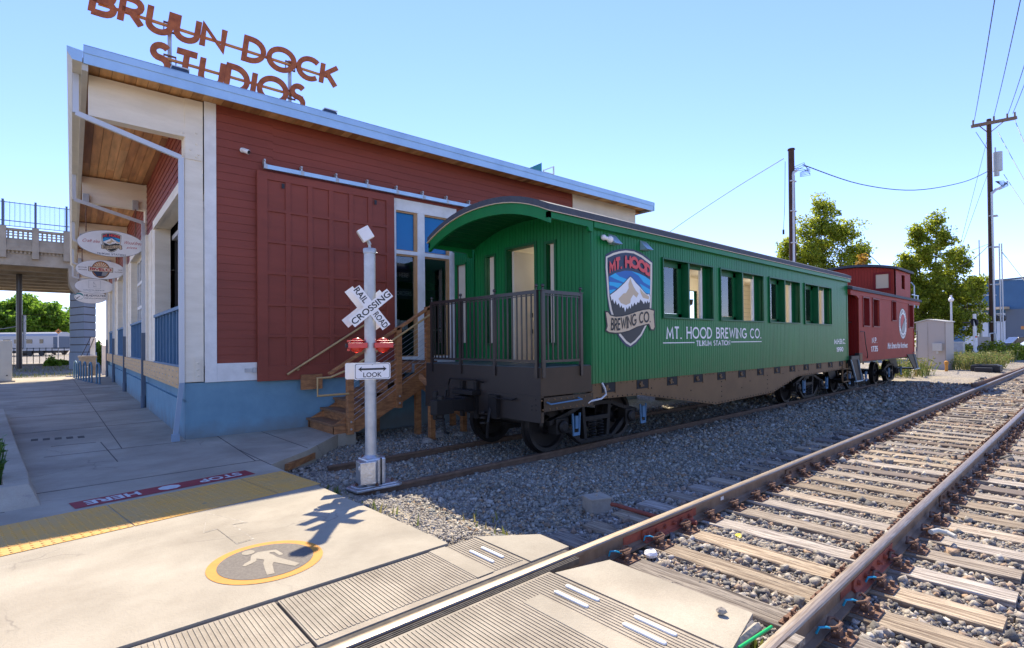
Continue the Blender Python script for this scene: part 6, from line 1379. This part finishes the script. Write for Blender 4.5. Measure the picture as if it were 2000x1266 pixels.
bush('bramble bush at the foot of the tall utility pole',(54.8,5.9,-.1),(1.3,1.5,1.55),5000,LEAF,.12,21,group='bramble bushes under the utility pole')
bush('bramble bush in front of the parked cars at the right edge',(56.6,4.3,-.1),(1.3,1.6,1.35),5000,LEAF,.12,22,group='bramble bushes under the utility pole')
bush('low bramble beside the crossing gate signal',(53.6,7.3,-.1),(.9,1.0,1.2),2500,LEAF,.12,23,group='bramble bushes under the utility pole')
bush('rounded green bush between pier and building corner',(3.5,57,0),(.9,.9,2.6),3000,LEAFD,.16,24)
bush('small yellow-green shrub in front of the black fence',(.35,58,0),(.35,.35,1.0),900,LEAFD,.09,25)
bush('low green shrub in front of the black fence near the pier',(1.05,60,0),(.8,.5,.55),1200,LEAFD,.09,26)
# weeds
def weeds(label,boxes,seed,h0,h1):
    rng=np.random.default_rng(seed);V=[];n0=0
    b=MB()
    for (xa,xb,ya,yb,n) in boxes:
        for i in range(n):
            x,y=rng.uniform(xa,xb),rng.uniform(ya,yb);h=rng.uniform(h0,h1);a=rng.uniform(0,6.28);w_=.012+.01*h;dx,dy=math.cos(a)*w_,math.sin(a)*w_;lx,ly=rng.normal(0,.18*h),rng.normal(0,.18*h)
            z=float(gz(x,y))
            b.add([(x-dx,y-dy,z),(x+dx,y+dy,z),(x+lx*.4+dx*.7,y+ly*.4+dy*.7,z+h*.6),(x+lx,y+ly,z+h)],[(0,1,2,3)])
            if h>.3:
                for q in range(6):
                    u=rng.uniform(.3,1);px,py,pz=x+lx*u,y+ly*u,z+h*u;s=.03;b.add([(px,py,pz),(px+rng.normal(0,s),py+rng.normal(0,s),pz+s),(px+rng.normal(0,s)*2,py+rng.normal(0,s)*2,pz+s),(px+rng.normal(0,s),py+rng.normal(0,s),pz-s)],[(0,1,2,3)])
    o=b.build('weeds',M['drygrass']);tag(o,label,'weeds',kind='stuff')
weeds('tall weeds around the metal shed and gate signal',[(36,40,3.6,5.4,500),(40,52,4.0,7.0,900),(28,31,5.2,7,260)],31,.25,.9)
weeds('dry grass beyond the walk on the left',[(-3,2.3,36.5,42,700),(-8,2.6,44,56,900)],32,.05,.22)
weeds('sprigs of weed at the walk edge and by the signal base',[(2.32,2.5,3.5,6.5,40),(2.45,2.65,5.9,6.4,30),(3.0,3.4,3.6,4.6,16)],33,.03,.12)
weeds('dry tufts beside the rails at the crossing',[(3.03,3.16,2.42,2.56,60),(2.95,3.1,1.24,1.38,60)],34,.02,.09)
# ================= UTILITY POLES & WIRES =================
t=thing('utility_pole','dark wooden pole behind the green coach with grey conduit and loose wire loops','utility pole',(29.85,10.95,-.2),0,'wooden utility poles')
b=MB();b.lathe((0,0,0),[(.20,0),(.15,11.92),(.15,11.95)],n=14);b.build('pole',M['brownpole'],t,smooth=True)
b=MB();b.lathe((0,0,11.93),[(.19,0),(.17,.07)],n=14);b.build('cap',M['brownpole'],t)
b=MB();b.cyl((-.18,-.10,2),(-.13,-.13,10.6),.055);b.tube([(-.13,-.13,10.5),(-.12,-.16,10.68),(.02,-.26,10.78)],.07,8)
for z in (5.8,6.9,8.6,10.2): b.box((-.26,-.20,z),(.16,.0,z+.05))
b.build('conduit',M['conduit'],t,smooth=True)
b=MB()
for k in range(5): b.tube([(0,-.15,10.75+.06*k),(.35,-.5,11.0+.05*k-.3*(k%2)),(.5,-.75,10.9-.1*k),(.2,-.35,10.65-.05*k)],.014,5)
b.build('wire_loops',M['wire'],t)
b=MB();b.tube([(-.3,.2,11.3),(-.33,.24,9),(-.4,.3,7.6)],.012,5);b.cyl((-.4,.3,7.4),(-.4,.3,7.65),.05);b.build('guy_wire',M['wire'],t)
t=thing('utility_pole','tall wooden utility pole with crossarm, transformer and steel conduits at the right','utility pole',(56.68,5.85,-.2),0,'wooden utility poles')
b=MB();b.lathe((0,0,0),[(.21,0),(.155,19.3),(.15,19.35)],n=16);b.build('pole',M['brownpole'],t,smooth=True)
b=MB();b.bar((-1.03,.91,18.78),(1.11,-1.51,19.28),.20,.24);b.bar((-.55,.5,18.8),(0,0,18.2),.04,.06);b.bar((.6,-.8,19.05),(0,0,18.2),.04,.06)
for f in (0.03,.5,.8,.97): b.cyl((-1.03+2.14*f,.91-2.42*f,18.9+.5*f),(-1.03+2.14*f,.91-2.42*f,19.25+.5*f),.06,n=8)
b.build('crossarm',M['tiedark'],t)
b=MB();b.cyl((.62,-.42,15.2),(.62,-.42,16.7),.30,n=16);b.cyl((.55,-.35,14.8),(.55,-.35,15.2),.18);b.cyl((.5,-.3,16.7),(.5,-.3,17.1),.05);b.build('transformer',M['trafo'],t)
b=MB();b.cyl((-.22,-.14,0),(-.20,-.12,13.4),.075);b.tube([(-.20,-.12,13.3),(0,-.35,13.6),(.25,-.6,13.75)],.11,8)
for p in ((.30,-.45),(.42,-.58)): b.cyl((p[0],p[1],0),(p[0],p[1],9.3),.045)
for z in (3,6,9,11.5): b.box((-.2,-.42,z),(.5,.1,z+.06))
b.build('conduit',M['conduit'],t,smooth=True)
b=MB()
for k in range(5): b.tube([(.2,-.3,14.3),(.55,-.75,14.3-.12*k),(.75,-1.0,13.9+.1*k),(.3,-.5,13.6+.05*k)],.022,5)
b.build('wire_loops',M['wire'],t)
def wire(pts,lb,r=.014,sag=0):
    P=[Vector(p) for p in pts];out=[]
    if len(P)==2 and sag:
        for i in range(17): f=i/16;q=P[0].lerp(P[1],f);q.z-=sag*4*f*(1-f);out.append(q)
    else:
        n=len(P)
        for i in range(n-1):
            p0=P[max(0,i-1)];p1=P[i];p2=P[i+1];p3=P[min(n-1,i+2)]
            for k in range(6):
                s=k/6;out.append(.5*((2*p1)+(p2-p0)*s+(2*p0-5*p1+4*p2-p3)*s*s+(-p0+3*p1-3*p2+p3)*s**3))
        out.append(P[-1])
    b=MB();b.tube(out,r,5);tag(b.build('overhead_wire',M['wire']),lb,'wire',group='overhead wires')
wire([(29.53,11.23,11.27),(33.09,16.09,11.12),(35.68,21.81,9.94),(38,27,8.4)],'wire from the dark pole down towards the building roof',.02)
wire([(30.3,10.54,10.93),(38.41,10.03,11.34),(44.66,8.49,11.78),(51.76,6.87,13.34),(56.68,5.85,15.02)],'long sagging wire between the two wooden poles',.028)
wire([(55.75,6.68,18.66),(24.51,2.32,13.24)],'wire rising from the left end of the crossarm',.02,.15)
wire([(56.99,5.58,19.35),(27.97,1.92,14.53)],'wire rising from the pole top',.02,.15)
wire([(57.82,4.84,19.47),(28.66,1.31,14.52)],'wire rising from the right part of the crossarm, inner one',.02,.15)
wire([(58.13,4.56,19.59),(31.85,1.15,15.81)],'wire rising from the right end of the crossarm, outer one',.02,.15)
wire([(56.66,5.87,17.95),(52.21,7.15,8.63)],'upper guy wire left of the tall pole',.012)
wire([(56.62,5.91,14.94),(52.23,7.13,8.31)],'lower guy wire left of the tall pole',.012)
wire([(58.25,4.46,19.05),(43.03,1.92,9.17)],'wire falling right from the crossarm end',.02)
wire([(57.22,5.38,18.11),(50.6,3.23,11.76)],'wire falling right from just below the crossarm',.018)
wire([(57.51,5.12,14.72),(48.49,2.43,8.18)],'wire falling right from below the transformer',.018)
wire([(56.66,5.87,9.16),(71.57,10.02,10.2)],'thin level wire left of the tall pole above the warehouse',.018)
wire([(56.66,5.87,9.16),(52.21,7.14,7.06)],'wire running down to the tree from the middle of the tall pole',.02,.2)
wire([(57.27,5.33,8.54),(50.5,3.32,5.06)],'thick wire running down right over the warehouse roof',.024)
wire([(35.09,8.97,6.62),(40,9.3,6.2),(43.41,9.61,6.56)],'short wire crossing behind the caboose cupola',.02)
wire([(55.89,6.55,18.13),(56.67,5.86,16.5)],'short wire under the left crossarm end',.018)
# ================= RIGHT BACKGROUND =================
W_=thing('warehouse','blue metal warehouse with white roller doors at the right edge','building',(0,0,0))
wa=Vector((96.4,14.75,0));wb=Vector((88,-1.0,0));wu=(wb-wa).normalized();wn=Vector((-wu.y,wu.x,0));wn=wn if wn.x>0 else -wn
b=MB();b.add([wa,wb,wb+wn*20,wa+wn*20,wa+Vector((0,0,9.15)),wb+Vector((0,0,8.7)),wb+wn*20+Vector((0,0,8.7)),wa+wn*20+Vector((0,0,9.15))],[(0,1,5,4),(1,2,6,5),(2,3,7,6),(3,0,4,7),(4,5,6,7)]);b.build('wall',M['bluewall'],W_)
def wface(u0,u1,z0,z1,d,m,name,parent=W_):
    b=MB();p=wa+wu*u0-wn*d;q=wa+wu*u1-wn*d;b.add([p+Vector((0,0,z0)),q+Vector((0,0,z0)),q+Vector((0,0,z1)),p+Vector((0,0,z1)),p+wn*d*.9+Vector((0,0,z0)),q+wn*d*.9+Vector((0,0,z0)),q+wn*d*.9+Vector((0,0,z1)),p+wn*d*.9+Vector((0,0,z1))],[(0,1,2,3),(4,7,6,5),(0,4,5,1),(3,2,6,7),(0,3,7,4),(1,5,6,2)]);return b.build(name,m,parent)
wface(-.1,18,8.95,9.2,.1,M['greywall'],'roof_edge')
wface(7.3,17,0,5.2,.05,M['greywall'],'lower_wall')
wface(2.4,5.3,0,4.9,.12,M['shutter'],'roller_door');wface(6.3,7.3,0,4.75,.12,M['shutter'],'roller_door')
wface(1.0,7.8,5.25,5.55,1.2,M['tan'],'awning')
wface(9.0,10.1,2.6,3.0,.1,M['orangep'],'wall_sign')
wface(.2,.9,2.6,3.2,.1,M['signwhite'],'notice');wface(.3,.8,2.2,2.5,.1,M['orangep'],'notice')
for k in range(10):
    if k: continue
b=MB();p=wa+wu*10.2-wn*.3;b.cyl(p+Vector((0,0,7.6)),p+Vector((0,0,7.75)),.3);b.build('wall_lamp',M['signwhite'],W_)
b=MB();p=wa+wu*10.9-wn*.2;b.cyl(p,p+Vector((0,0,7.2)),.1);b.build('downpipe',M['bluegrey'],W_)
# parked cars
def car(name,label,loc,rz,paint,suv):
    t=thing(name,label,'car',loc,rz,'parked cars by the warehouse');h=1.0 if not suv else 1.15
    prof=[(-2.2,.35),(-2.25,.75),(-2.1,.95),(-1.1,1.02),(-.55,h+.42),(.8,h+.46),(1.55,h+.1),(2.15,.98),(2.25,.6),(2.2,.35)] if not suv else [(-2.3,.4),(-2.35,.9),(-2.2,1.1),(-1.2,1.18),(-.75,1.72),(1.7,1.78),(2.2,1.2),(2.3,.8),(2.3,.4)]
    b=MB();b.prism(prof,(0,-.88,0),X,Zv,(0,1.76,0));b.build('body',paint,t,bevel=.06)
    g=[(-1.0,1.05),(-.52,h+.38),(.78,h+.41),(1.4,h+.08),(1.3,1.05)] if not suv else [(-1.1,1.2),(-.7,1.66),(1.62,1.70),(2.05,1.2)]
    for s in (-1,1):
        b=MB();b.prism(g,(0,s*.885,0),X,Zv,(0,s*.01,0));b.build('side_window',M['darkglass'],t)
    for x in (-1.4,1.35):
        for s in (-1,1):
            b=MB();b.cyl((x,s*.70,.32),(x,s*.92,.32),.32,n=24);wo=b.build('wheel',M['tyre'],t,bevel=.02);b=MB();b.lathe((x,s*.925,.32),[(.20,0),(.19,.008),(.05,.012)],(0,s,0),20);b.build('rim',M['steel'],wo)
    for s in (-1,1):
        b=MB();b.box((-2.2,s*.8-.15,.72),(-2.27,s*.8+.05,.86));b.build('headlight',M['signwhite'],t)
    b=MB();b.box((-.5,.90,1.05),(-.3,1.05,1.17));b.box((-.5,-.90,1.05),(-.3,-1.05,1.17));b.build('mirror',paint,t)
car('parked_car','silver hatchback partly hidden by the bramble',(63.6,3.6,-.1),math.radians(-62),M['carsilver'],False)
car('parked_car','dark sport utility car behind the silver hatchback',(69.5,5.0,-.1),math.radians(-62),M['cardark'],True)
# crossing signals right
t=thing('gate_signal','old white painted crossing signal mast with hooded lamps, seen from behind','crossing signal',(52.95,6.48,-.1))
b=MB();b.cyl((0,0,0),(0,0,3.5),.11);b.cyl((0,0,0),(0,0,.7),.2);b.build('mast',M['white'],t)
b=MB();b.bar((-.55,.6,2.85),(.05,-.05,2.85),.10,.10);b.cyl((-.05,.05,2.85),(.0,.0,2.86),.3,n=16);b.lathe((0,0,2.84),[(.30,-.03),(.30,.03)],(-.6,-.75,0),18);b.build('lamp_hood',M['black'],t)
b=MB();b.lathe((0,0,1.75),[(.07,0),(.07,.12)],(-.6,-.75,0),12);b.build('red_lamp',M['redband'],t)
t=thing('signal_mast','tall grey signal mast with ladder and arm beside the wooden pole','signal mast',(58.65,6.8,-.1))
b=MB();b.cyl((0,0,0),(0,0,5.8),.14);b.cyl((0,0,5.5),(0,0,9.9),.04);b.box((-.12,-.12,5.2),(.12,.12,6.1));b.bar((-.5,.5,5.25),(1.0,-.9,5.25),.08,.08);b.build('mast',M['steel'],t)
b=MB();b.bar((-.9,.8,2.2),(-.75,.7,4.9),.05,.05);
for k in range(6): b.bar((-.85,.78,2.4+k*.5),(0,0,2.4+k*.5),.03,.03)
b.build('ladder',M['steel'],t)
b=MB();b.bar((0,0,3.6),(1.2,-1.2,3.6),.05,.05);b.ball((1.2,-1.2,3.3),.32,10);b.ball((.9,-.9,3.3),.28,10);b.build('lamp_cluster',M['black'],t)
t=thing('sensor_post','slim grey post with a round sensor beside the metal shed','post',(37.45,5.55,-.1))
b=MB();b.cyl((0,0,0),(0,0,3.75),.045);b.build('post',M['conduit'],t);b=MB();b.ball((0,0,3.8),.13,12);b.cyl((0,0,3.85),(0,0,4.05),.05);b.build('sensor_head',M['signwhite'],t)
t=thing('equipment_cabinet','grey equipment cabinet beside the gate signal','cabinet',(55.2,6.2,-.1))
b=MB();b.box((-.35,-.35,.4),(.35,.35,1.75));b.build('box',M['shed'],t);b=MB();b.tube([(.2,-.3,1.75),(.2,-.3,2.0),(.5,-.6,2.05),(.55,-.65,1.5),(.55,-.65,0)],.05,8);b.build('pipe',M['conduit'],t)
t=thing('mesh_cabinet','low mesh sided cabinet on legs near the gate signal','cabinet',(48.3,6.9,-.1))
b=MB();b.box((-.4,-.4,.3),(.4,.4,1.35));b.build('box',M['steel'],t);b=MB();b.box((-.45,-.45,1.35),(.45,.45,1.4));b.build('top',M['conduit'],t)
b=MB()
for k in range(16): b.box((44+k*.35,8.9-k*.10,-.1),(44.24+k*.35,8.93-k*.10,.95))
tag(b.build('wooden_fence',M['conc_old']),'grey wooden slat fence behind the metal shed','fence')
# shed
t=thing('metal_shed','beige sheet metal equipment shed with shallow gable roof','shed',(0,0,-.12))
A_=Vector((36.46,6.95,0));Bq=Vector((35.99,5.58,0));u=(Bq-A_).normalized();nn=Vector((-u.y,u.x,0));nn=nn if nn.x>0 else -nn;Dp=.7
b=MB();zt=2.55;pk=.14
c4=[A_,Bq,Bq+nn*Dp,A_+nn*Dp];w2=(Bq-A_).length
vs=[p for p in c4]+[p+Vector((0,0,zt)) for p in c4]+[A_+u*w2*.42+Vector((0,0,zt+pk)),A_+u*w2*.42+nn*Dp+Vector((0,0,zt+pk))]
b.add(vs,[(0,1,5,8,4),(1,2,6,5),(2,3,7,9,6),(3,0,4,7)],0);b.build('wall',M['shed'],t)
b=MB();e=.05;P_=[A_-u*e-nn*e+Vector((0,0,zt)),A_+u*w2*.42-nn*e+Vector((0,0,zt+pk+.01)),Bq+u*e-nn*e+Vector((0,0,zt))];Q_=[p+nn*(Dp+2*e) for p in P_];up3=Vector((0,0,.05))
b.add(P_+Q_+[p+up3 for p in P_+Q_],[(0,1,4,3),(1,2,5,4),(6,9,10,7),(7,10,11,8),(0,6,7,1),(1,7,8,2),(3,4,10,9),(4,5,11,10),(0,3,9,6),(2,8,11,5)]);b.build('roof',M['gutter'],t)
b=MB()
for f in (.4,.97,.03): p=A_+u*w2*f-nn*.012;b.add([p,p+u*.02,p+u*.02+Vector((0,0,zt)),p+Vector((0,0,zt))],[(0,1,2,3)])
b.build('seam',M['conc_old'],t)
b=MB();p=A_+u*w2*.78-nn*.18;b.box((p.x-.06,p.y-.2,1.0),(p.x+.16,p.y+.2,1.42));b.cyl((p.x,p.y,.85),(p.x,p.y,1.0),.05);b.build('meter_box',M['gutter'],t,bevel=.02)
t=thing('added_shade_screen','added low dark screen behind the coach, shading the ground beneath it','sun blocker',(0,0,0))  # added screen, no real part: keeps sunlit ground from showing under the coach
b=MB();b.box((13.9,8.75,-.3),(18.6,9.1,1.7));b.build('screen_face',M['tiedark'],t);b=MB();b.box((13.9,8.7,1.7),(18.6,12.5,1.8));b.build('deck',M['tiedark'],t)
# small things on the ground right
t=thing('marker_post','small yellow plastic marker in the gravel by the shed','marker',(34.2,5.3,-.12));b=MB();b.lathe((0,0,0),[(.07,0),(.07,.35),(.10,.38),(.09,.5),(.02,.55)],n=10);b.build('cap',M['groundyellow'],t)
t=thing('switch_machine','black switch machine on the gravel beside the far main rail','switch machine',(35.3,3.9,-.12))
b=MB();b.box((-.5,-.55,0),(.5,.55,.32));b.box((-.9,-.3,0),(-.5,.35,.22));b.cyl((.55,-.4,.2),(.55,.6,.2),.1);b.build('housing',M['black'],t,bevel=.03);b=MB();b.box((-.4,-.45,.32),(.4,.45,.36));b.build('cover',M['railing'],t)
b=MB();b.box((50,-2,-.1),(75,3.6,-.085));b.box((58,3.6,-.1),(80,12,-.085));tag(b.build('road',mat('asphalt_road',(.12,.12,.125),.9,col2=(.09,.09,.095),scale=3)),'grey road in front of the warehouse','road',kind='structure')
# ================= LEFT BACKGROUND =================
BR=thing('road_bridge','concrete road bridge with pierced balustrade and tall mesh fence','bridge',(0,47,0))
b=MB();b.box((-30,0,6.92),(16,.5,7.85));b.build('edge_girder',M['bridgec'],BR)
b=MB();b.box((-30,.5,7.55),(16,22,7.9));
b.build('deck',M['bridgec'],BR)
for k in range(7):
    b=MB();b.box((-30,2.6+k*3.0,6.85),(16,3.2+k*3.0,7.55));b.build('beam',M['bridgec'],BR)
b=MB();b.box((-30,-.25,7.85),(16,.5,8.25));b.box((-30,-.18,8.25),(16,.3,8.55))
b.build('cornice',M['bridgec'],BR)
b=MB();x=-29.5
while x<15: b.box((x,-.10,7.68),(x+.10,.02,7.85));x+=.2
o=b.build('dentils',M['bridgec'],BR);o['kind']='stuff'
b=MB();b.box((-30,-.1,8.55),(16,.15,8.66));b.box((-30,-.14,9.15),(16,.2,9.3));x=-30
while x<16:
    b.box((x,-.06,8.66),(x+.10,.1,9.15));x+=.236
b.box((-30,-.05,8.80),(16,.08,8.86));b.box((-30,-.05,8.98),(16,.08,9.03))
b.build('balustrade',M['bridgec'],BR)
for k in range(-8,8):
    x=-.55+k*1.57;b=MB();b.prism([(-.17,-.30),(.17,-.30),(.17,.25),(-.17,.25)],(x,0,7.35),X,Yv,(0,0,2.05));b.build('pier_post',M['bridgec'],BR,bevel=.02)
    b=MB();b.box((x-.06,-.10,9.3),(x+.06,.0,11.15));b.build('fence_post',M['greywall'],BR)
b=MB();
for z in (9.42,9.75,10.95): b.box((-30,-.07,z),(16,-.03,z+.04))
b.build('fence_rail',M['greywall'],BR)
b=MB();x=-29
while x<12: b.box((x,-.055,9.4),(x+.018,-.035,11.05));x+=.245
o=b.build('fence_bar',M['bluegrey'],BR);o['kind']='stuff'
b=MB();x=-8
while x<4: b.box((x,-.05,9.45),(x+.006,-.045,10.95));x+=.06
z=9.5
while z<10.95: b.box((-8,-.05,z),(4,-.045,z+.006));z+=.06
o=b.build('mesh_infill',M['bluegrey'],BR);o['kind']='stuff'
pier=[(1.24,1.5),(1.90,-.8),(2.62,.5),(2.62,2.2),(1.24,2.6)]
b=MB();z=.0
b.prism([(x+(x-1.9)*.06,y-.06) for x,y in pier],(0,0,-.2),X,Yv,(0,0,1.35))
z=1.2
while z<5.0: b.prism(pier,(0,0,z),X,Yv,(0,0,.45));z+=.52
b.prism([(x-(x-1.9)*.05,y+.04) for x,y in pier],(0,0,1.1),X,Yv,(0,0,4.6),1);b.build('pier',[M['columnpaint'],M['joint']],BR)
b=MB();b.prism([(1.1,6.95),(3.0,6.95),(3.0,5.1),(1.55,5.1),(1.3,5.5),(1.15,5.9)],(0,-.3,0),X,Zv,(0,2.5,0));b.build('pier_cap',M['bridgec'],BR)
# passenger car
PC=thing('passenger_car','corrugated stainless steel passenger railway car far away under the bridge','railway coach',(2.35,118.2,0),math.radians(138.4-180+2.5-1.2))
PC.rotation_euler=(0,0,math.radians(-41.6))
b=MB();b.prism([(-1.5,.9),(1.5,.9),(1.5,3.4),(1.2,3.8),(.5,4.05),(-.5,4.05),(-1.2,3.8),(-1.5,3.4)],(-22,0,0),Yv,Zv,(22,0,0));b.build('body',M['stainless'],PC)
b=MB()
for k in range(7): b.box((-22,-1.53,1.05+k*.14),(-.3,-1.5,1.13+k*.14))
b.build('fluting',M['stainless'],PC)
for k in range(11):
    b=MB();x=-2.4-k*1.85;b.box((x-1.2 if k else x-.6,-1.54,2.15),(x,-1.5,2.85));b.build('window',M['darkglass'],PC)
b=MB();b.box((-.02,-1.2,1.2),(.06,1.2,3.3));b.box((-.7,-1.53,1.2),(0,-1.5,3.2));b.build('vestibule_end',M['greywall'],PC)
b=MB()
for x in (-3,-5,-18,-20): b.cyl((x,-1.2,.45),(x,-1.0,.45),.45,n=16)
b.box((-21,-1,.5),(-1,1,.9));b.build('undercarriage',M['black'],PC)
b=MB()
for k in range(17): b.lathe((0,0,0),[(0,0)],n=3) if False else None
t=thing('black_fence','black picket fence on a low kerb beyond the walk','fence',(-5,62,0))
for k in range(17):
    b=MB();b.box((k*.41,0,.1),(k*.41+.05,.05,1.5));b.build('fence_post',M['black'],t)
b=MB();b.box((0,.01,1.42),(6.6,.04,1.47));b.build('fence_rail',M['black'],t)
b=MB();b.box((-12,59.8,-.1),(2.0,60.6,.12));tag(b.build('kerb',M['conc_old']),'low dark kerb under the black fence','kerb',kind='structure')
b=MB();b.box((-15,64,-.02),(4.5,74,.0));tag(b.build('road',mat('pale_road',(.34,.30,.24),.9,col2=(.28,.25,.2),scale=1)),'sunlit pale roadway beyond the black fence','road',kind='structure')
b=MB();b.box((-15,68.6,.003),(4.5,68.8,.006));tag(b.build('road_line',M['groundyellow']),'yellow line on the far roadway','road marking',kind='structure')
t=thing('steel_pole','dark steel overhead line pole in front of the bridge','pole',(-1.5,52.5,0))
b=MB();b.cyl((0,0,0),(0,0,6.9),.17,n=16);b.build('pole',M['railing'],t);b=MB();b.cyl((.28,.1,1.4),(.28,.1,3.9),.09);b.tube([(0,0,3.1),(-.9,.3,2.9),(-3,1,2.8)],.03,6);b.tube([(0,0,3.3),(.35,0,3.4)],.03,6);b.build('pipe',M['conduit'],t)
for i,(z0,z1,lb) in enumerate(((4.3,4.1,'top thin tram wire under the bridge'),(3.9,4.3,'tram wire crossing in front of the left tree'),(3.0,3.1,'lowest tram wire under the bridge'))):
    wire([(-8,66,z0+.6),(2.5,66,z1+.5)],lb,.012,.15)
t=thing('warning_sign','orange diamond warning sign beyond the passenger car','sign',(1.35,108,0))
b=MB();b.cyl((0,0,0),(0,0,3.6),.05);b.build('post',M['conduit'],t);b=MB();b.prism([(0,-.42),(.42,0),(0,.42),(-.42,0)],(0,-.06,3.95),X,Zv,(0,.03,0));b.build('panel',M['orangep'],t)
b=MB();b.flat([(-.14,-.1),(.04,-.14),(.17,.14),(-.07,.07)],(0,-.065,3.95),X,Zv);b.build('symbol',M['black'],t)
# bike racks
for i,(x,y) in enumerate(((1.05,33.6),(1.16,32.0),(1.28,30.5),(1.42,29.2),(1.6,27.8))):
    b=MB();b.tube([(0,-.3,0),(0,-.3,.62)]+[(0,.3*-math.cos(math.radians(a)),.62+.24*math.sin(math.radians(a))) for a in range(15,180,15)]+[(0,.3,.62),(0,.3,0)],.035,10)
    b.box((-.07,-.37,0),(.07,-.23,.012));b.box((-.07,.23,0),(.07,.37,.012))
    o=b.build('bike_rack',M['bikeblue'],smooth=True);o.location=(x,y,.001);o.rotation_euler=(0,0,math.radians(6))
    tag(o,['leftmost of the five blue-grey bike hoops','second bike hoop from the left','middle one of the five bike hoops','fourth bike hoop from the left','rightmost bike hoop, nearest the red building'][i],'bike rack','blue-grey bike hoops on the walk')
# cabinet at left
t=thing('beige_cabinet','beige metal utility cabinet at the left photo edge','cabinet',(-1.78,32.5,0),math.radians(2))
b=MB();b.box((-1.3,0,.06),(.62,1.2,1.86));b.build('box',M['cabinet'],t,bevel=.02);b=MB();b.box((-1.35,-.05,0),(.72,1.3,.06));b.build('base_plate',M['conc_old'],t);b=MB();b.box((-.15,-.04,1.50),(.06,0,1.68));b.build('latch',M['steel'],t);b=MB();b.lathe((.45,-.01,.3),[(.03,0),(.03,-.02)],Yv,8);b.build('vent',M['black'],t)
# concrete block with white board and rails
t=thing('concrete_block','old concrete block with rusty rails and a white board beside the bike hoops','concrete block',(1.65,36.5,0))
b=MB();b.box((-.35,-.2,.0),(.35,.5,1.0));b.box((-.4,-.25,.95),(.4,.55,1.06));b.box((-.25,-.9,0),(.05,-.3,.5));b.build('block',M['conc_old'],t,bevel=.02)
b=MB();b.box((.12,.1,1.06),(.34,.14,2.05));b.build('board',M['white'],t)
b=MB();b.bar((-.25,.1,1.06),(.14,.1,2.05),.03,.03);b.bar((-.02,.1,1.06),(.28,.1,2.0),.03,.03);b.build('rail',M['railing'],t)
b=MB();b.box((2.25,36.2,-.1),(2.75,36.35,1.6));tag(b.build('white_wall',M['white']),'low white end wall at the far building corner','wall')
# planter
t=thing('planter','low concrete planter curb at the left with upright green plants','planter',(0,0,0))
b=MB();h=.17
gp=[(-3,6.72),(-.033,6.96),(-.114,8.05),(-.255,10.0),(-.396,12.2),(-.71,16.8)]
tp=[(-3,7.08),(-.135,7.31),(-.165,8.08),(-.30,10.0),(-.44,12.2),(-.75,16.8)]
ip=[(-3,7.30),(-.33,7.45),(-.38,8.10),(-.50,10.0),(-.66,12.2),(-.97,16.8)]
n=len(gp);b.add([(x,y,-.02) for x,y in gp]+[(x,y,h) for x,y in tp]+[(x,y,h) for x,y in ip]+[(x,y,-.02) for x,y in ip],[(i,i+1,n+i+1,n+i) for i in range(n-1)]+[(n+i,n+i+1,2*n+i+1,2*n+i) for i in range(n-1)]+[(2*n+i,2*n+i+1,3*n+i+1,3*n+i) for i in range(n-1)])
b.build('curb',M['conc'],t,bevel=.008)
b=MB();b.flat([(-3,7.29),(-.33,7.44),(-.38,8.1),(-.50,10),(-.66,12.2),(-.97,16.8),(-4,16.8)],(0,0,.08),X,Yv);b.build('soil',M['joint'],t)
PL=islandmat('planter_leaves',[(.03,.09,.015),(.06,.15,.02),(.12,.24,.03)],.45,0,trans=.3)
for i,(x,y,hh,lb) in enumerate(((-.47,7.85,.55,'upright grassy plant at the front of the planter'),(-.68,9.3,.75,'taller leafy plant behind in the planter'))):
    rng=np.random.default_rng(50+i);b=MB()
    for k in range(150):
        a=rng.uniform(0,6.28);r_=rng.uniform(0,.10);bx,by=x+math.cos(a)*r_,y+math.sin(a)*r_;h_=hh*rng.uniform(.5,1);lx,ly=rng.normal(0,.06),rng.normal(0,.06);w_=.008
        b.add([(bx-w_,by,.08),(bx+w_,by,.08),(bx+lx*.5+w_,by+ly*.5,.08+h_*.6),(bx+lx,by+ly,.08+h_),(bx+lx*.5-w_,by+ly*.5,.08+h_*.6)],[(0,1,2,3,4)])
        for q in range(3):
            u_=rng.uniform(.3,1);px,py,pz=bx+lx*u_,by+ly*u_,.08+h_*u_;s=.03;b.add([(px,py,pz),(px+rng.normal(0,s),py+rng.normal(0,s),pz+s),(px+rng.normal(0,s)*1.6,py+rng.normal(0,s)*1.6,pz+s*.6)],[(0,1,2)])
    tag(b.build('planter_plant',PL),lb,'plant')
# stamped grid in walk
b=MB()
for i in range(5): b.box((-.20+i*.15,11.85-i*.05,.001),(-.11+i*.15,12.1-i*.05,.003))
tag(b.build('stamped_marks',M['joint']),'row of small stamped rectangles in the shaded walk','pavement marking')
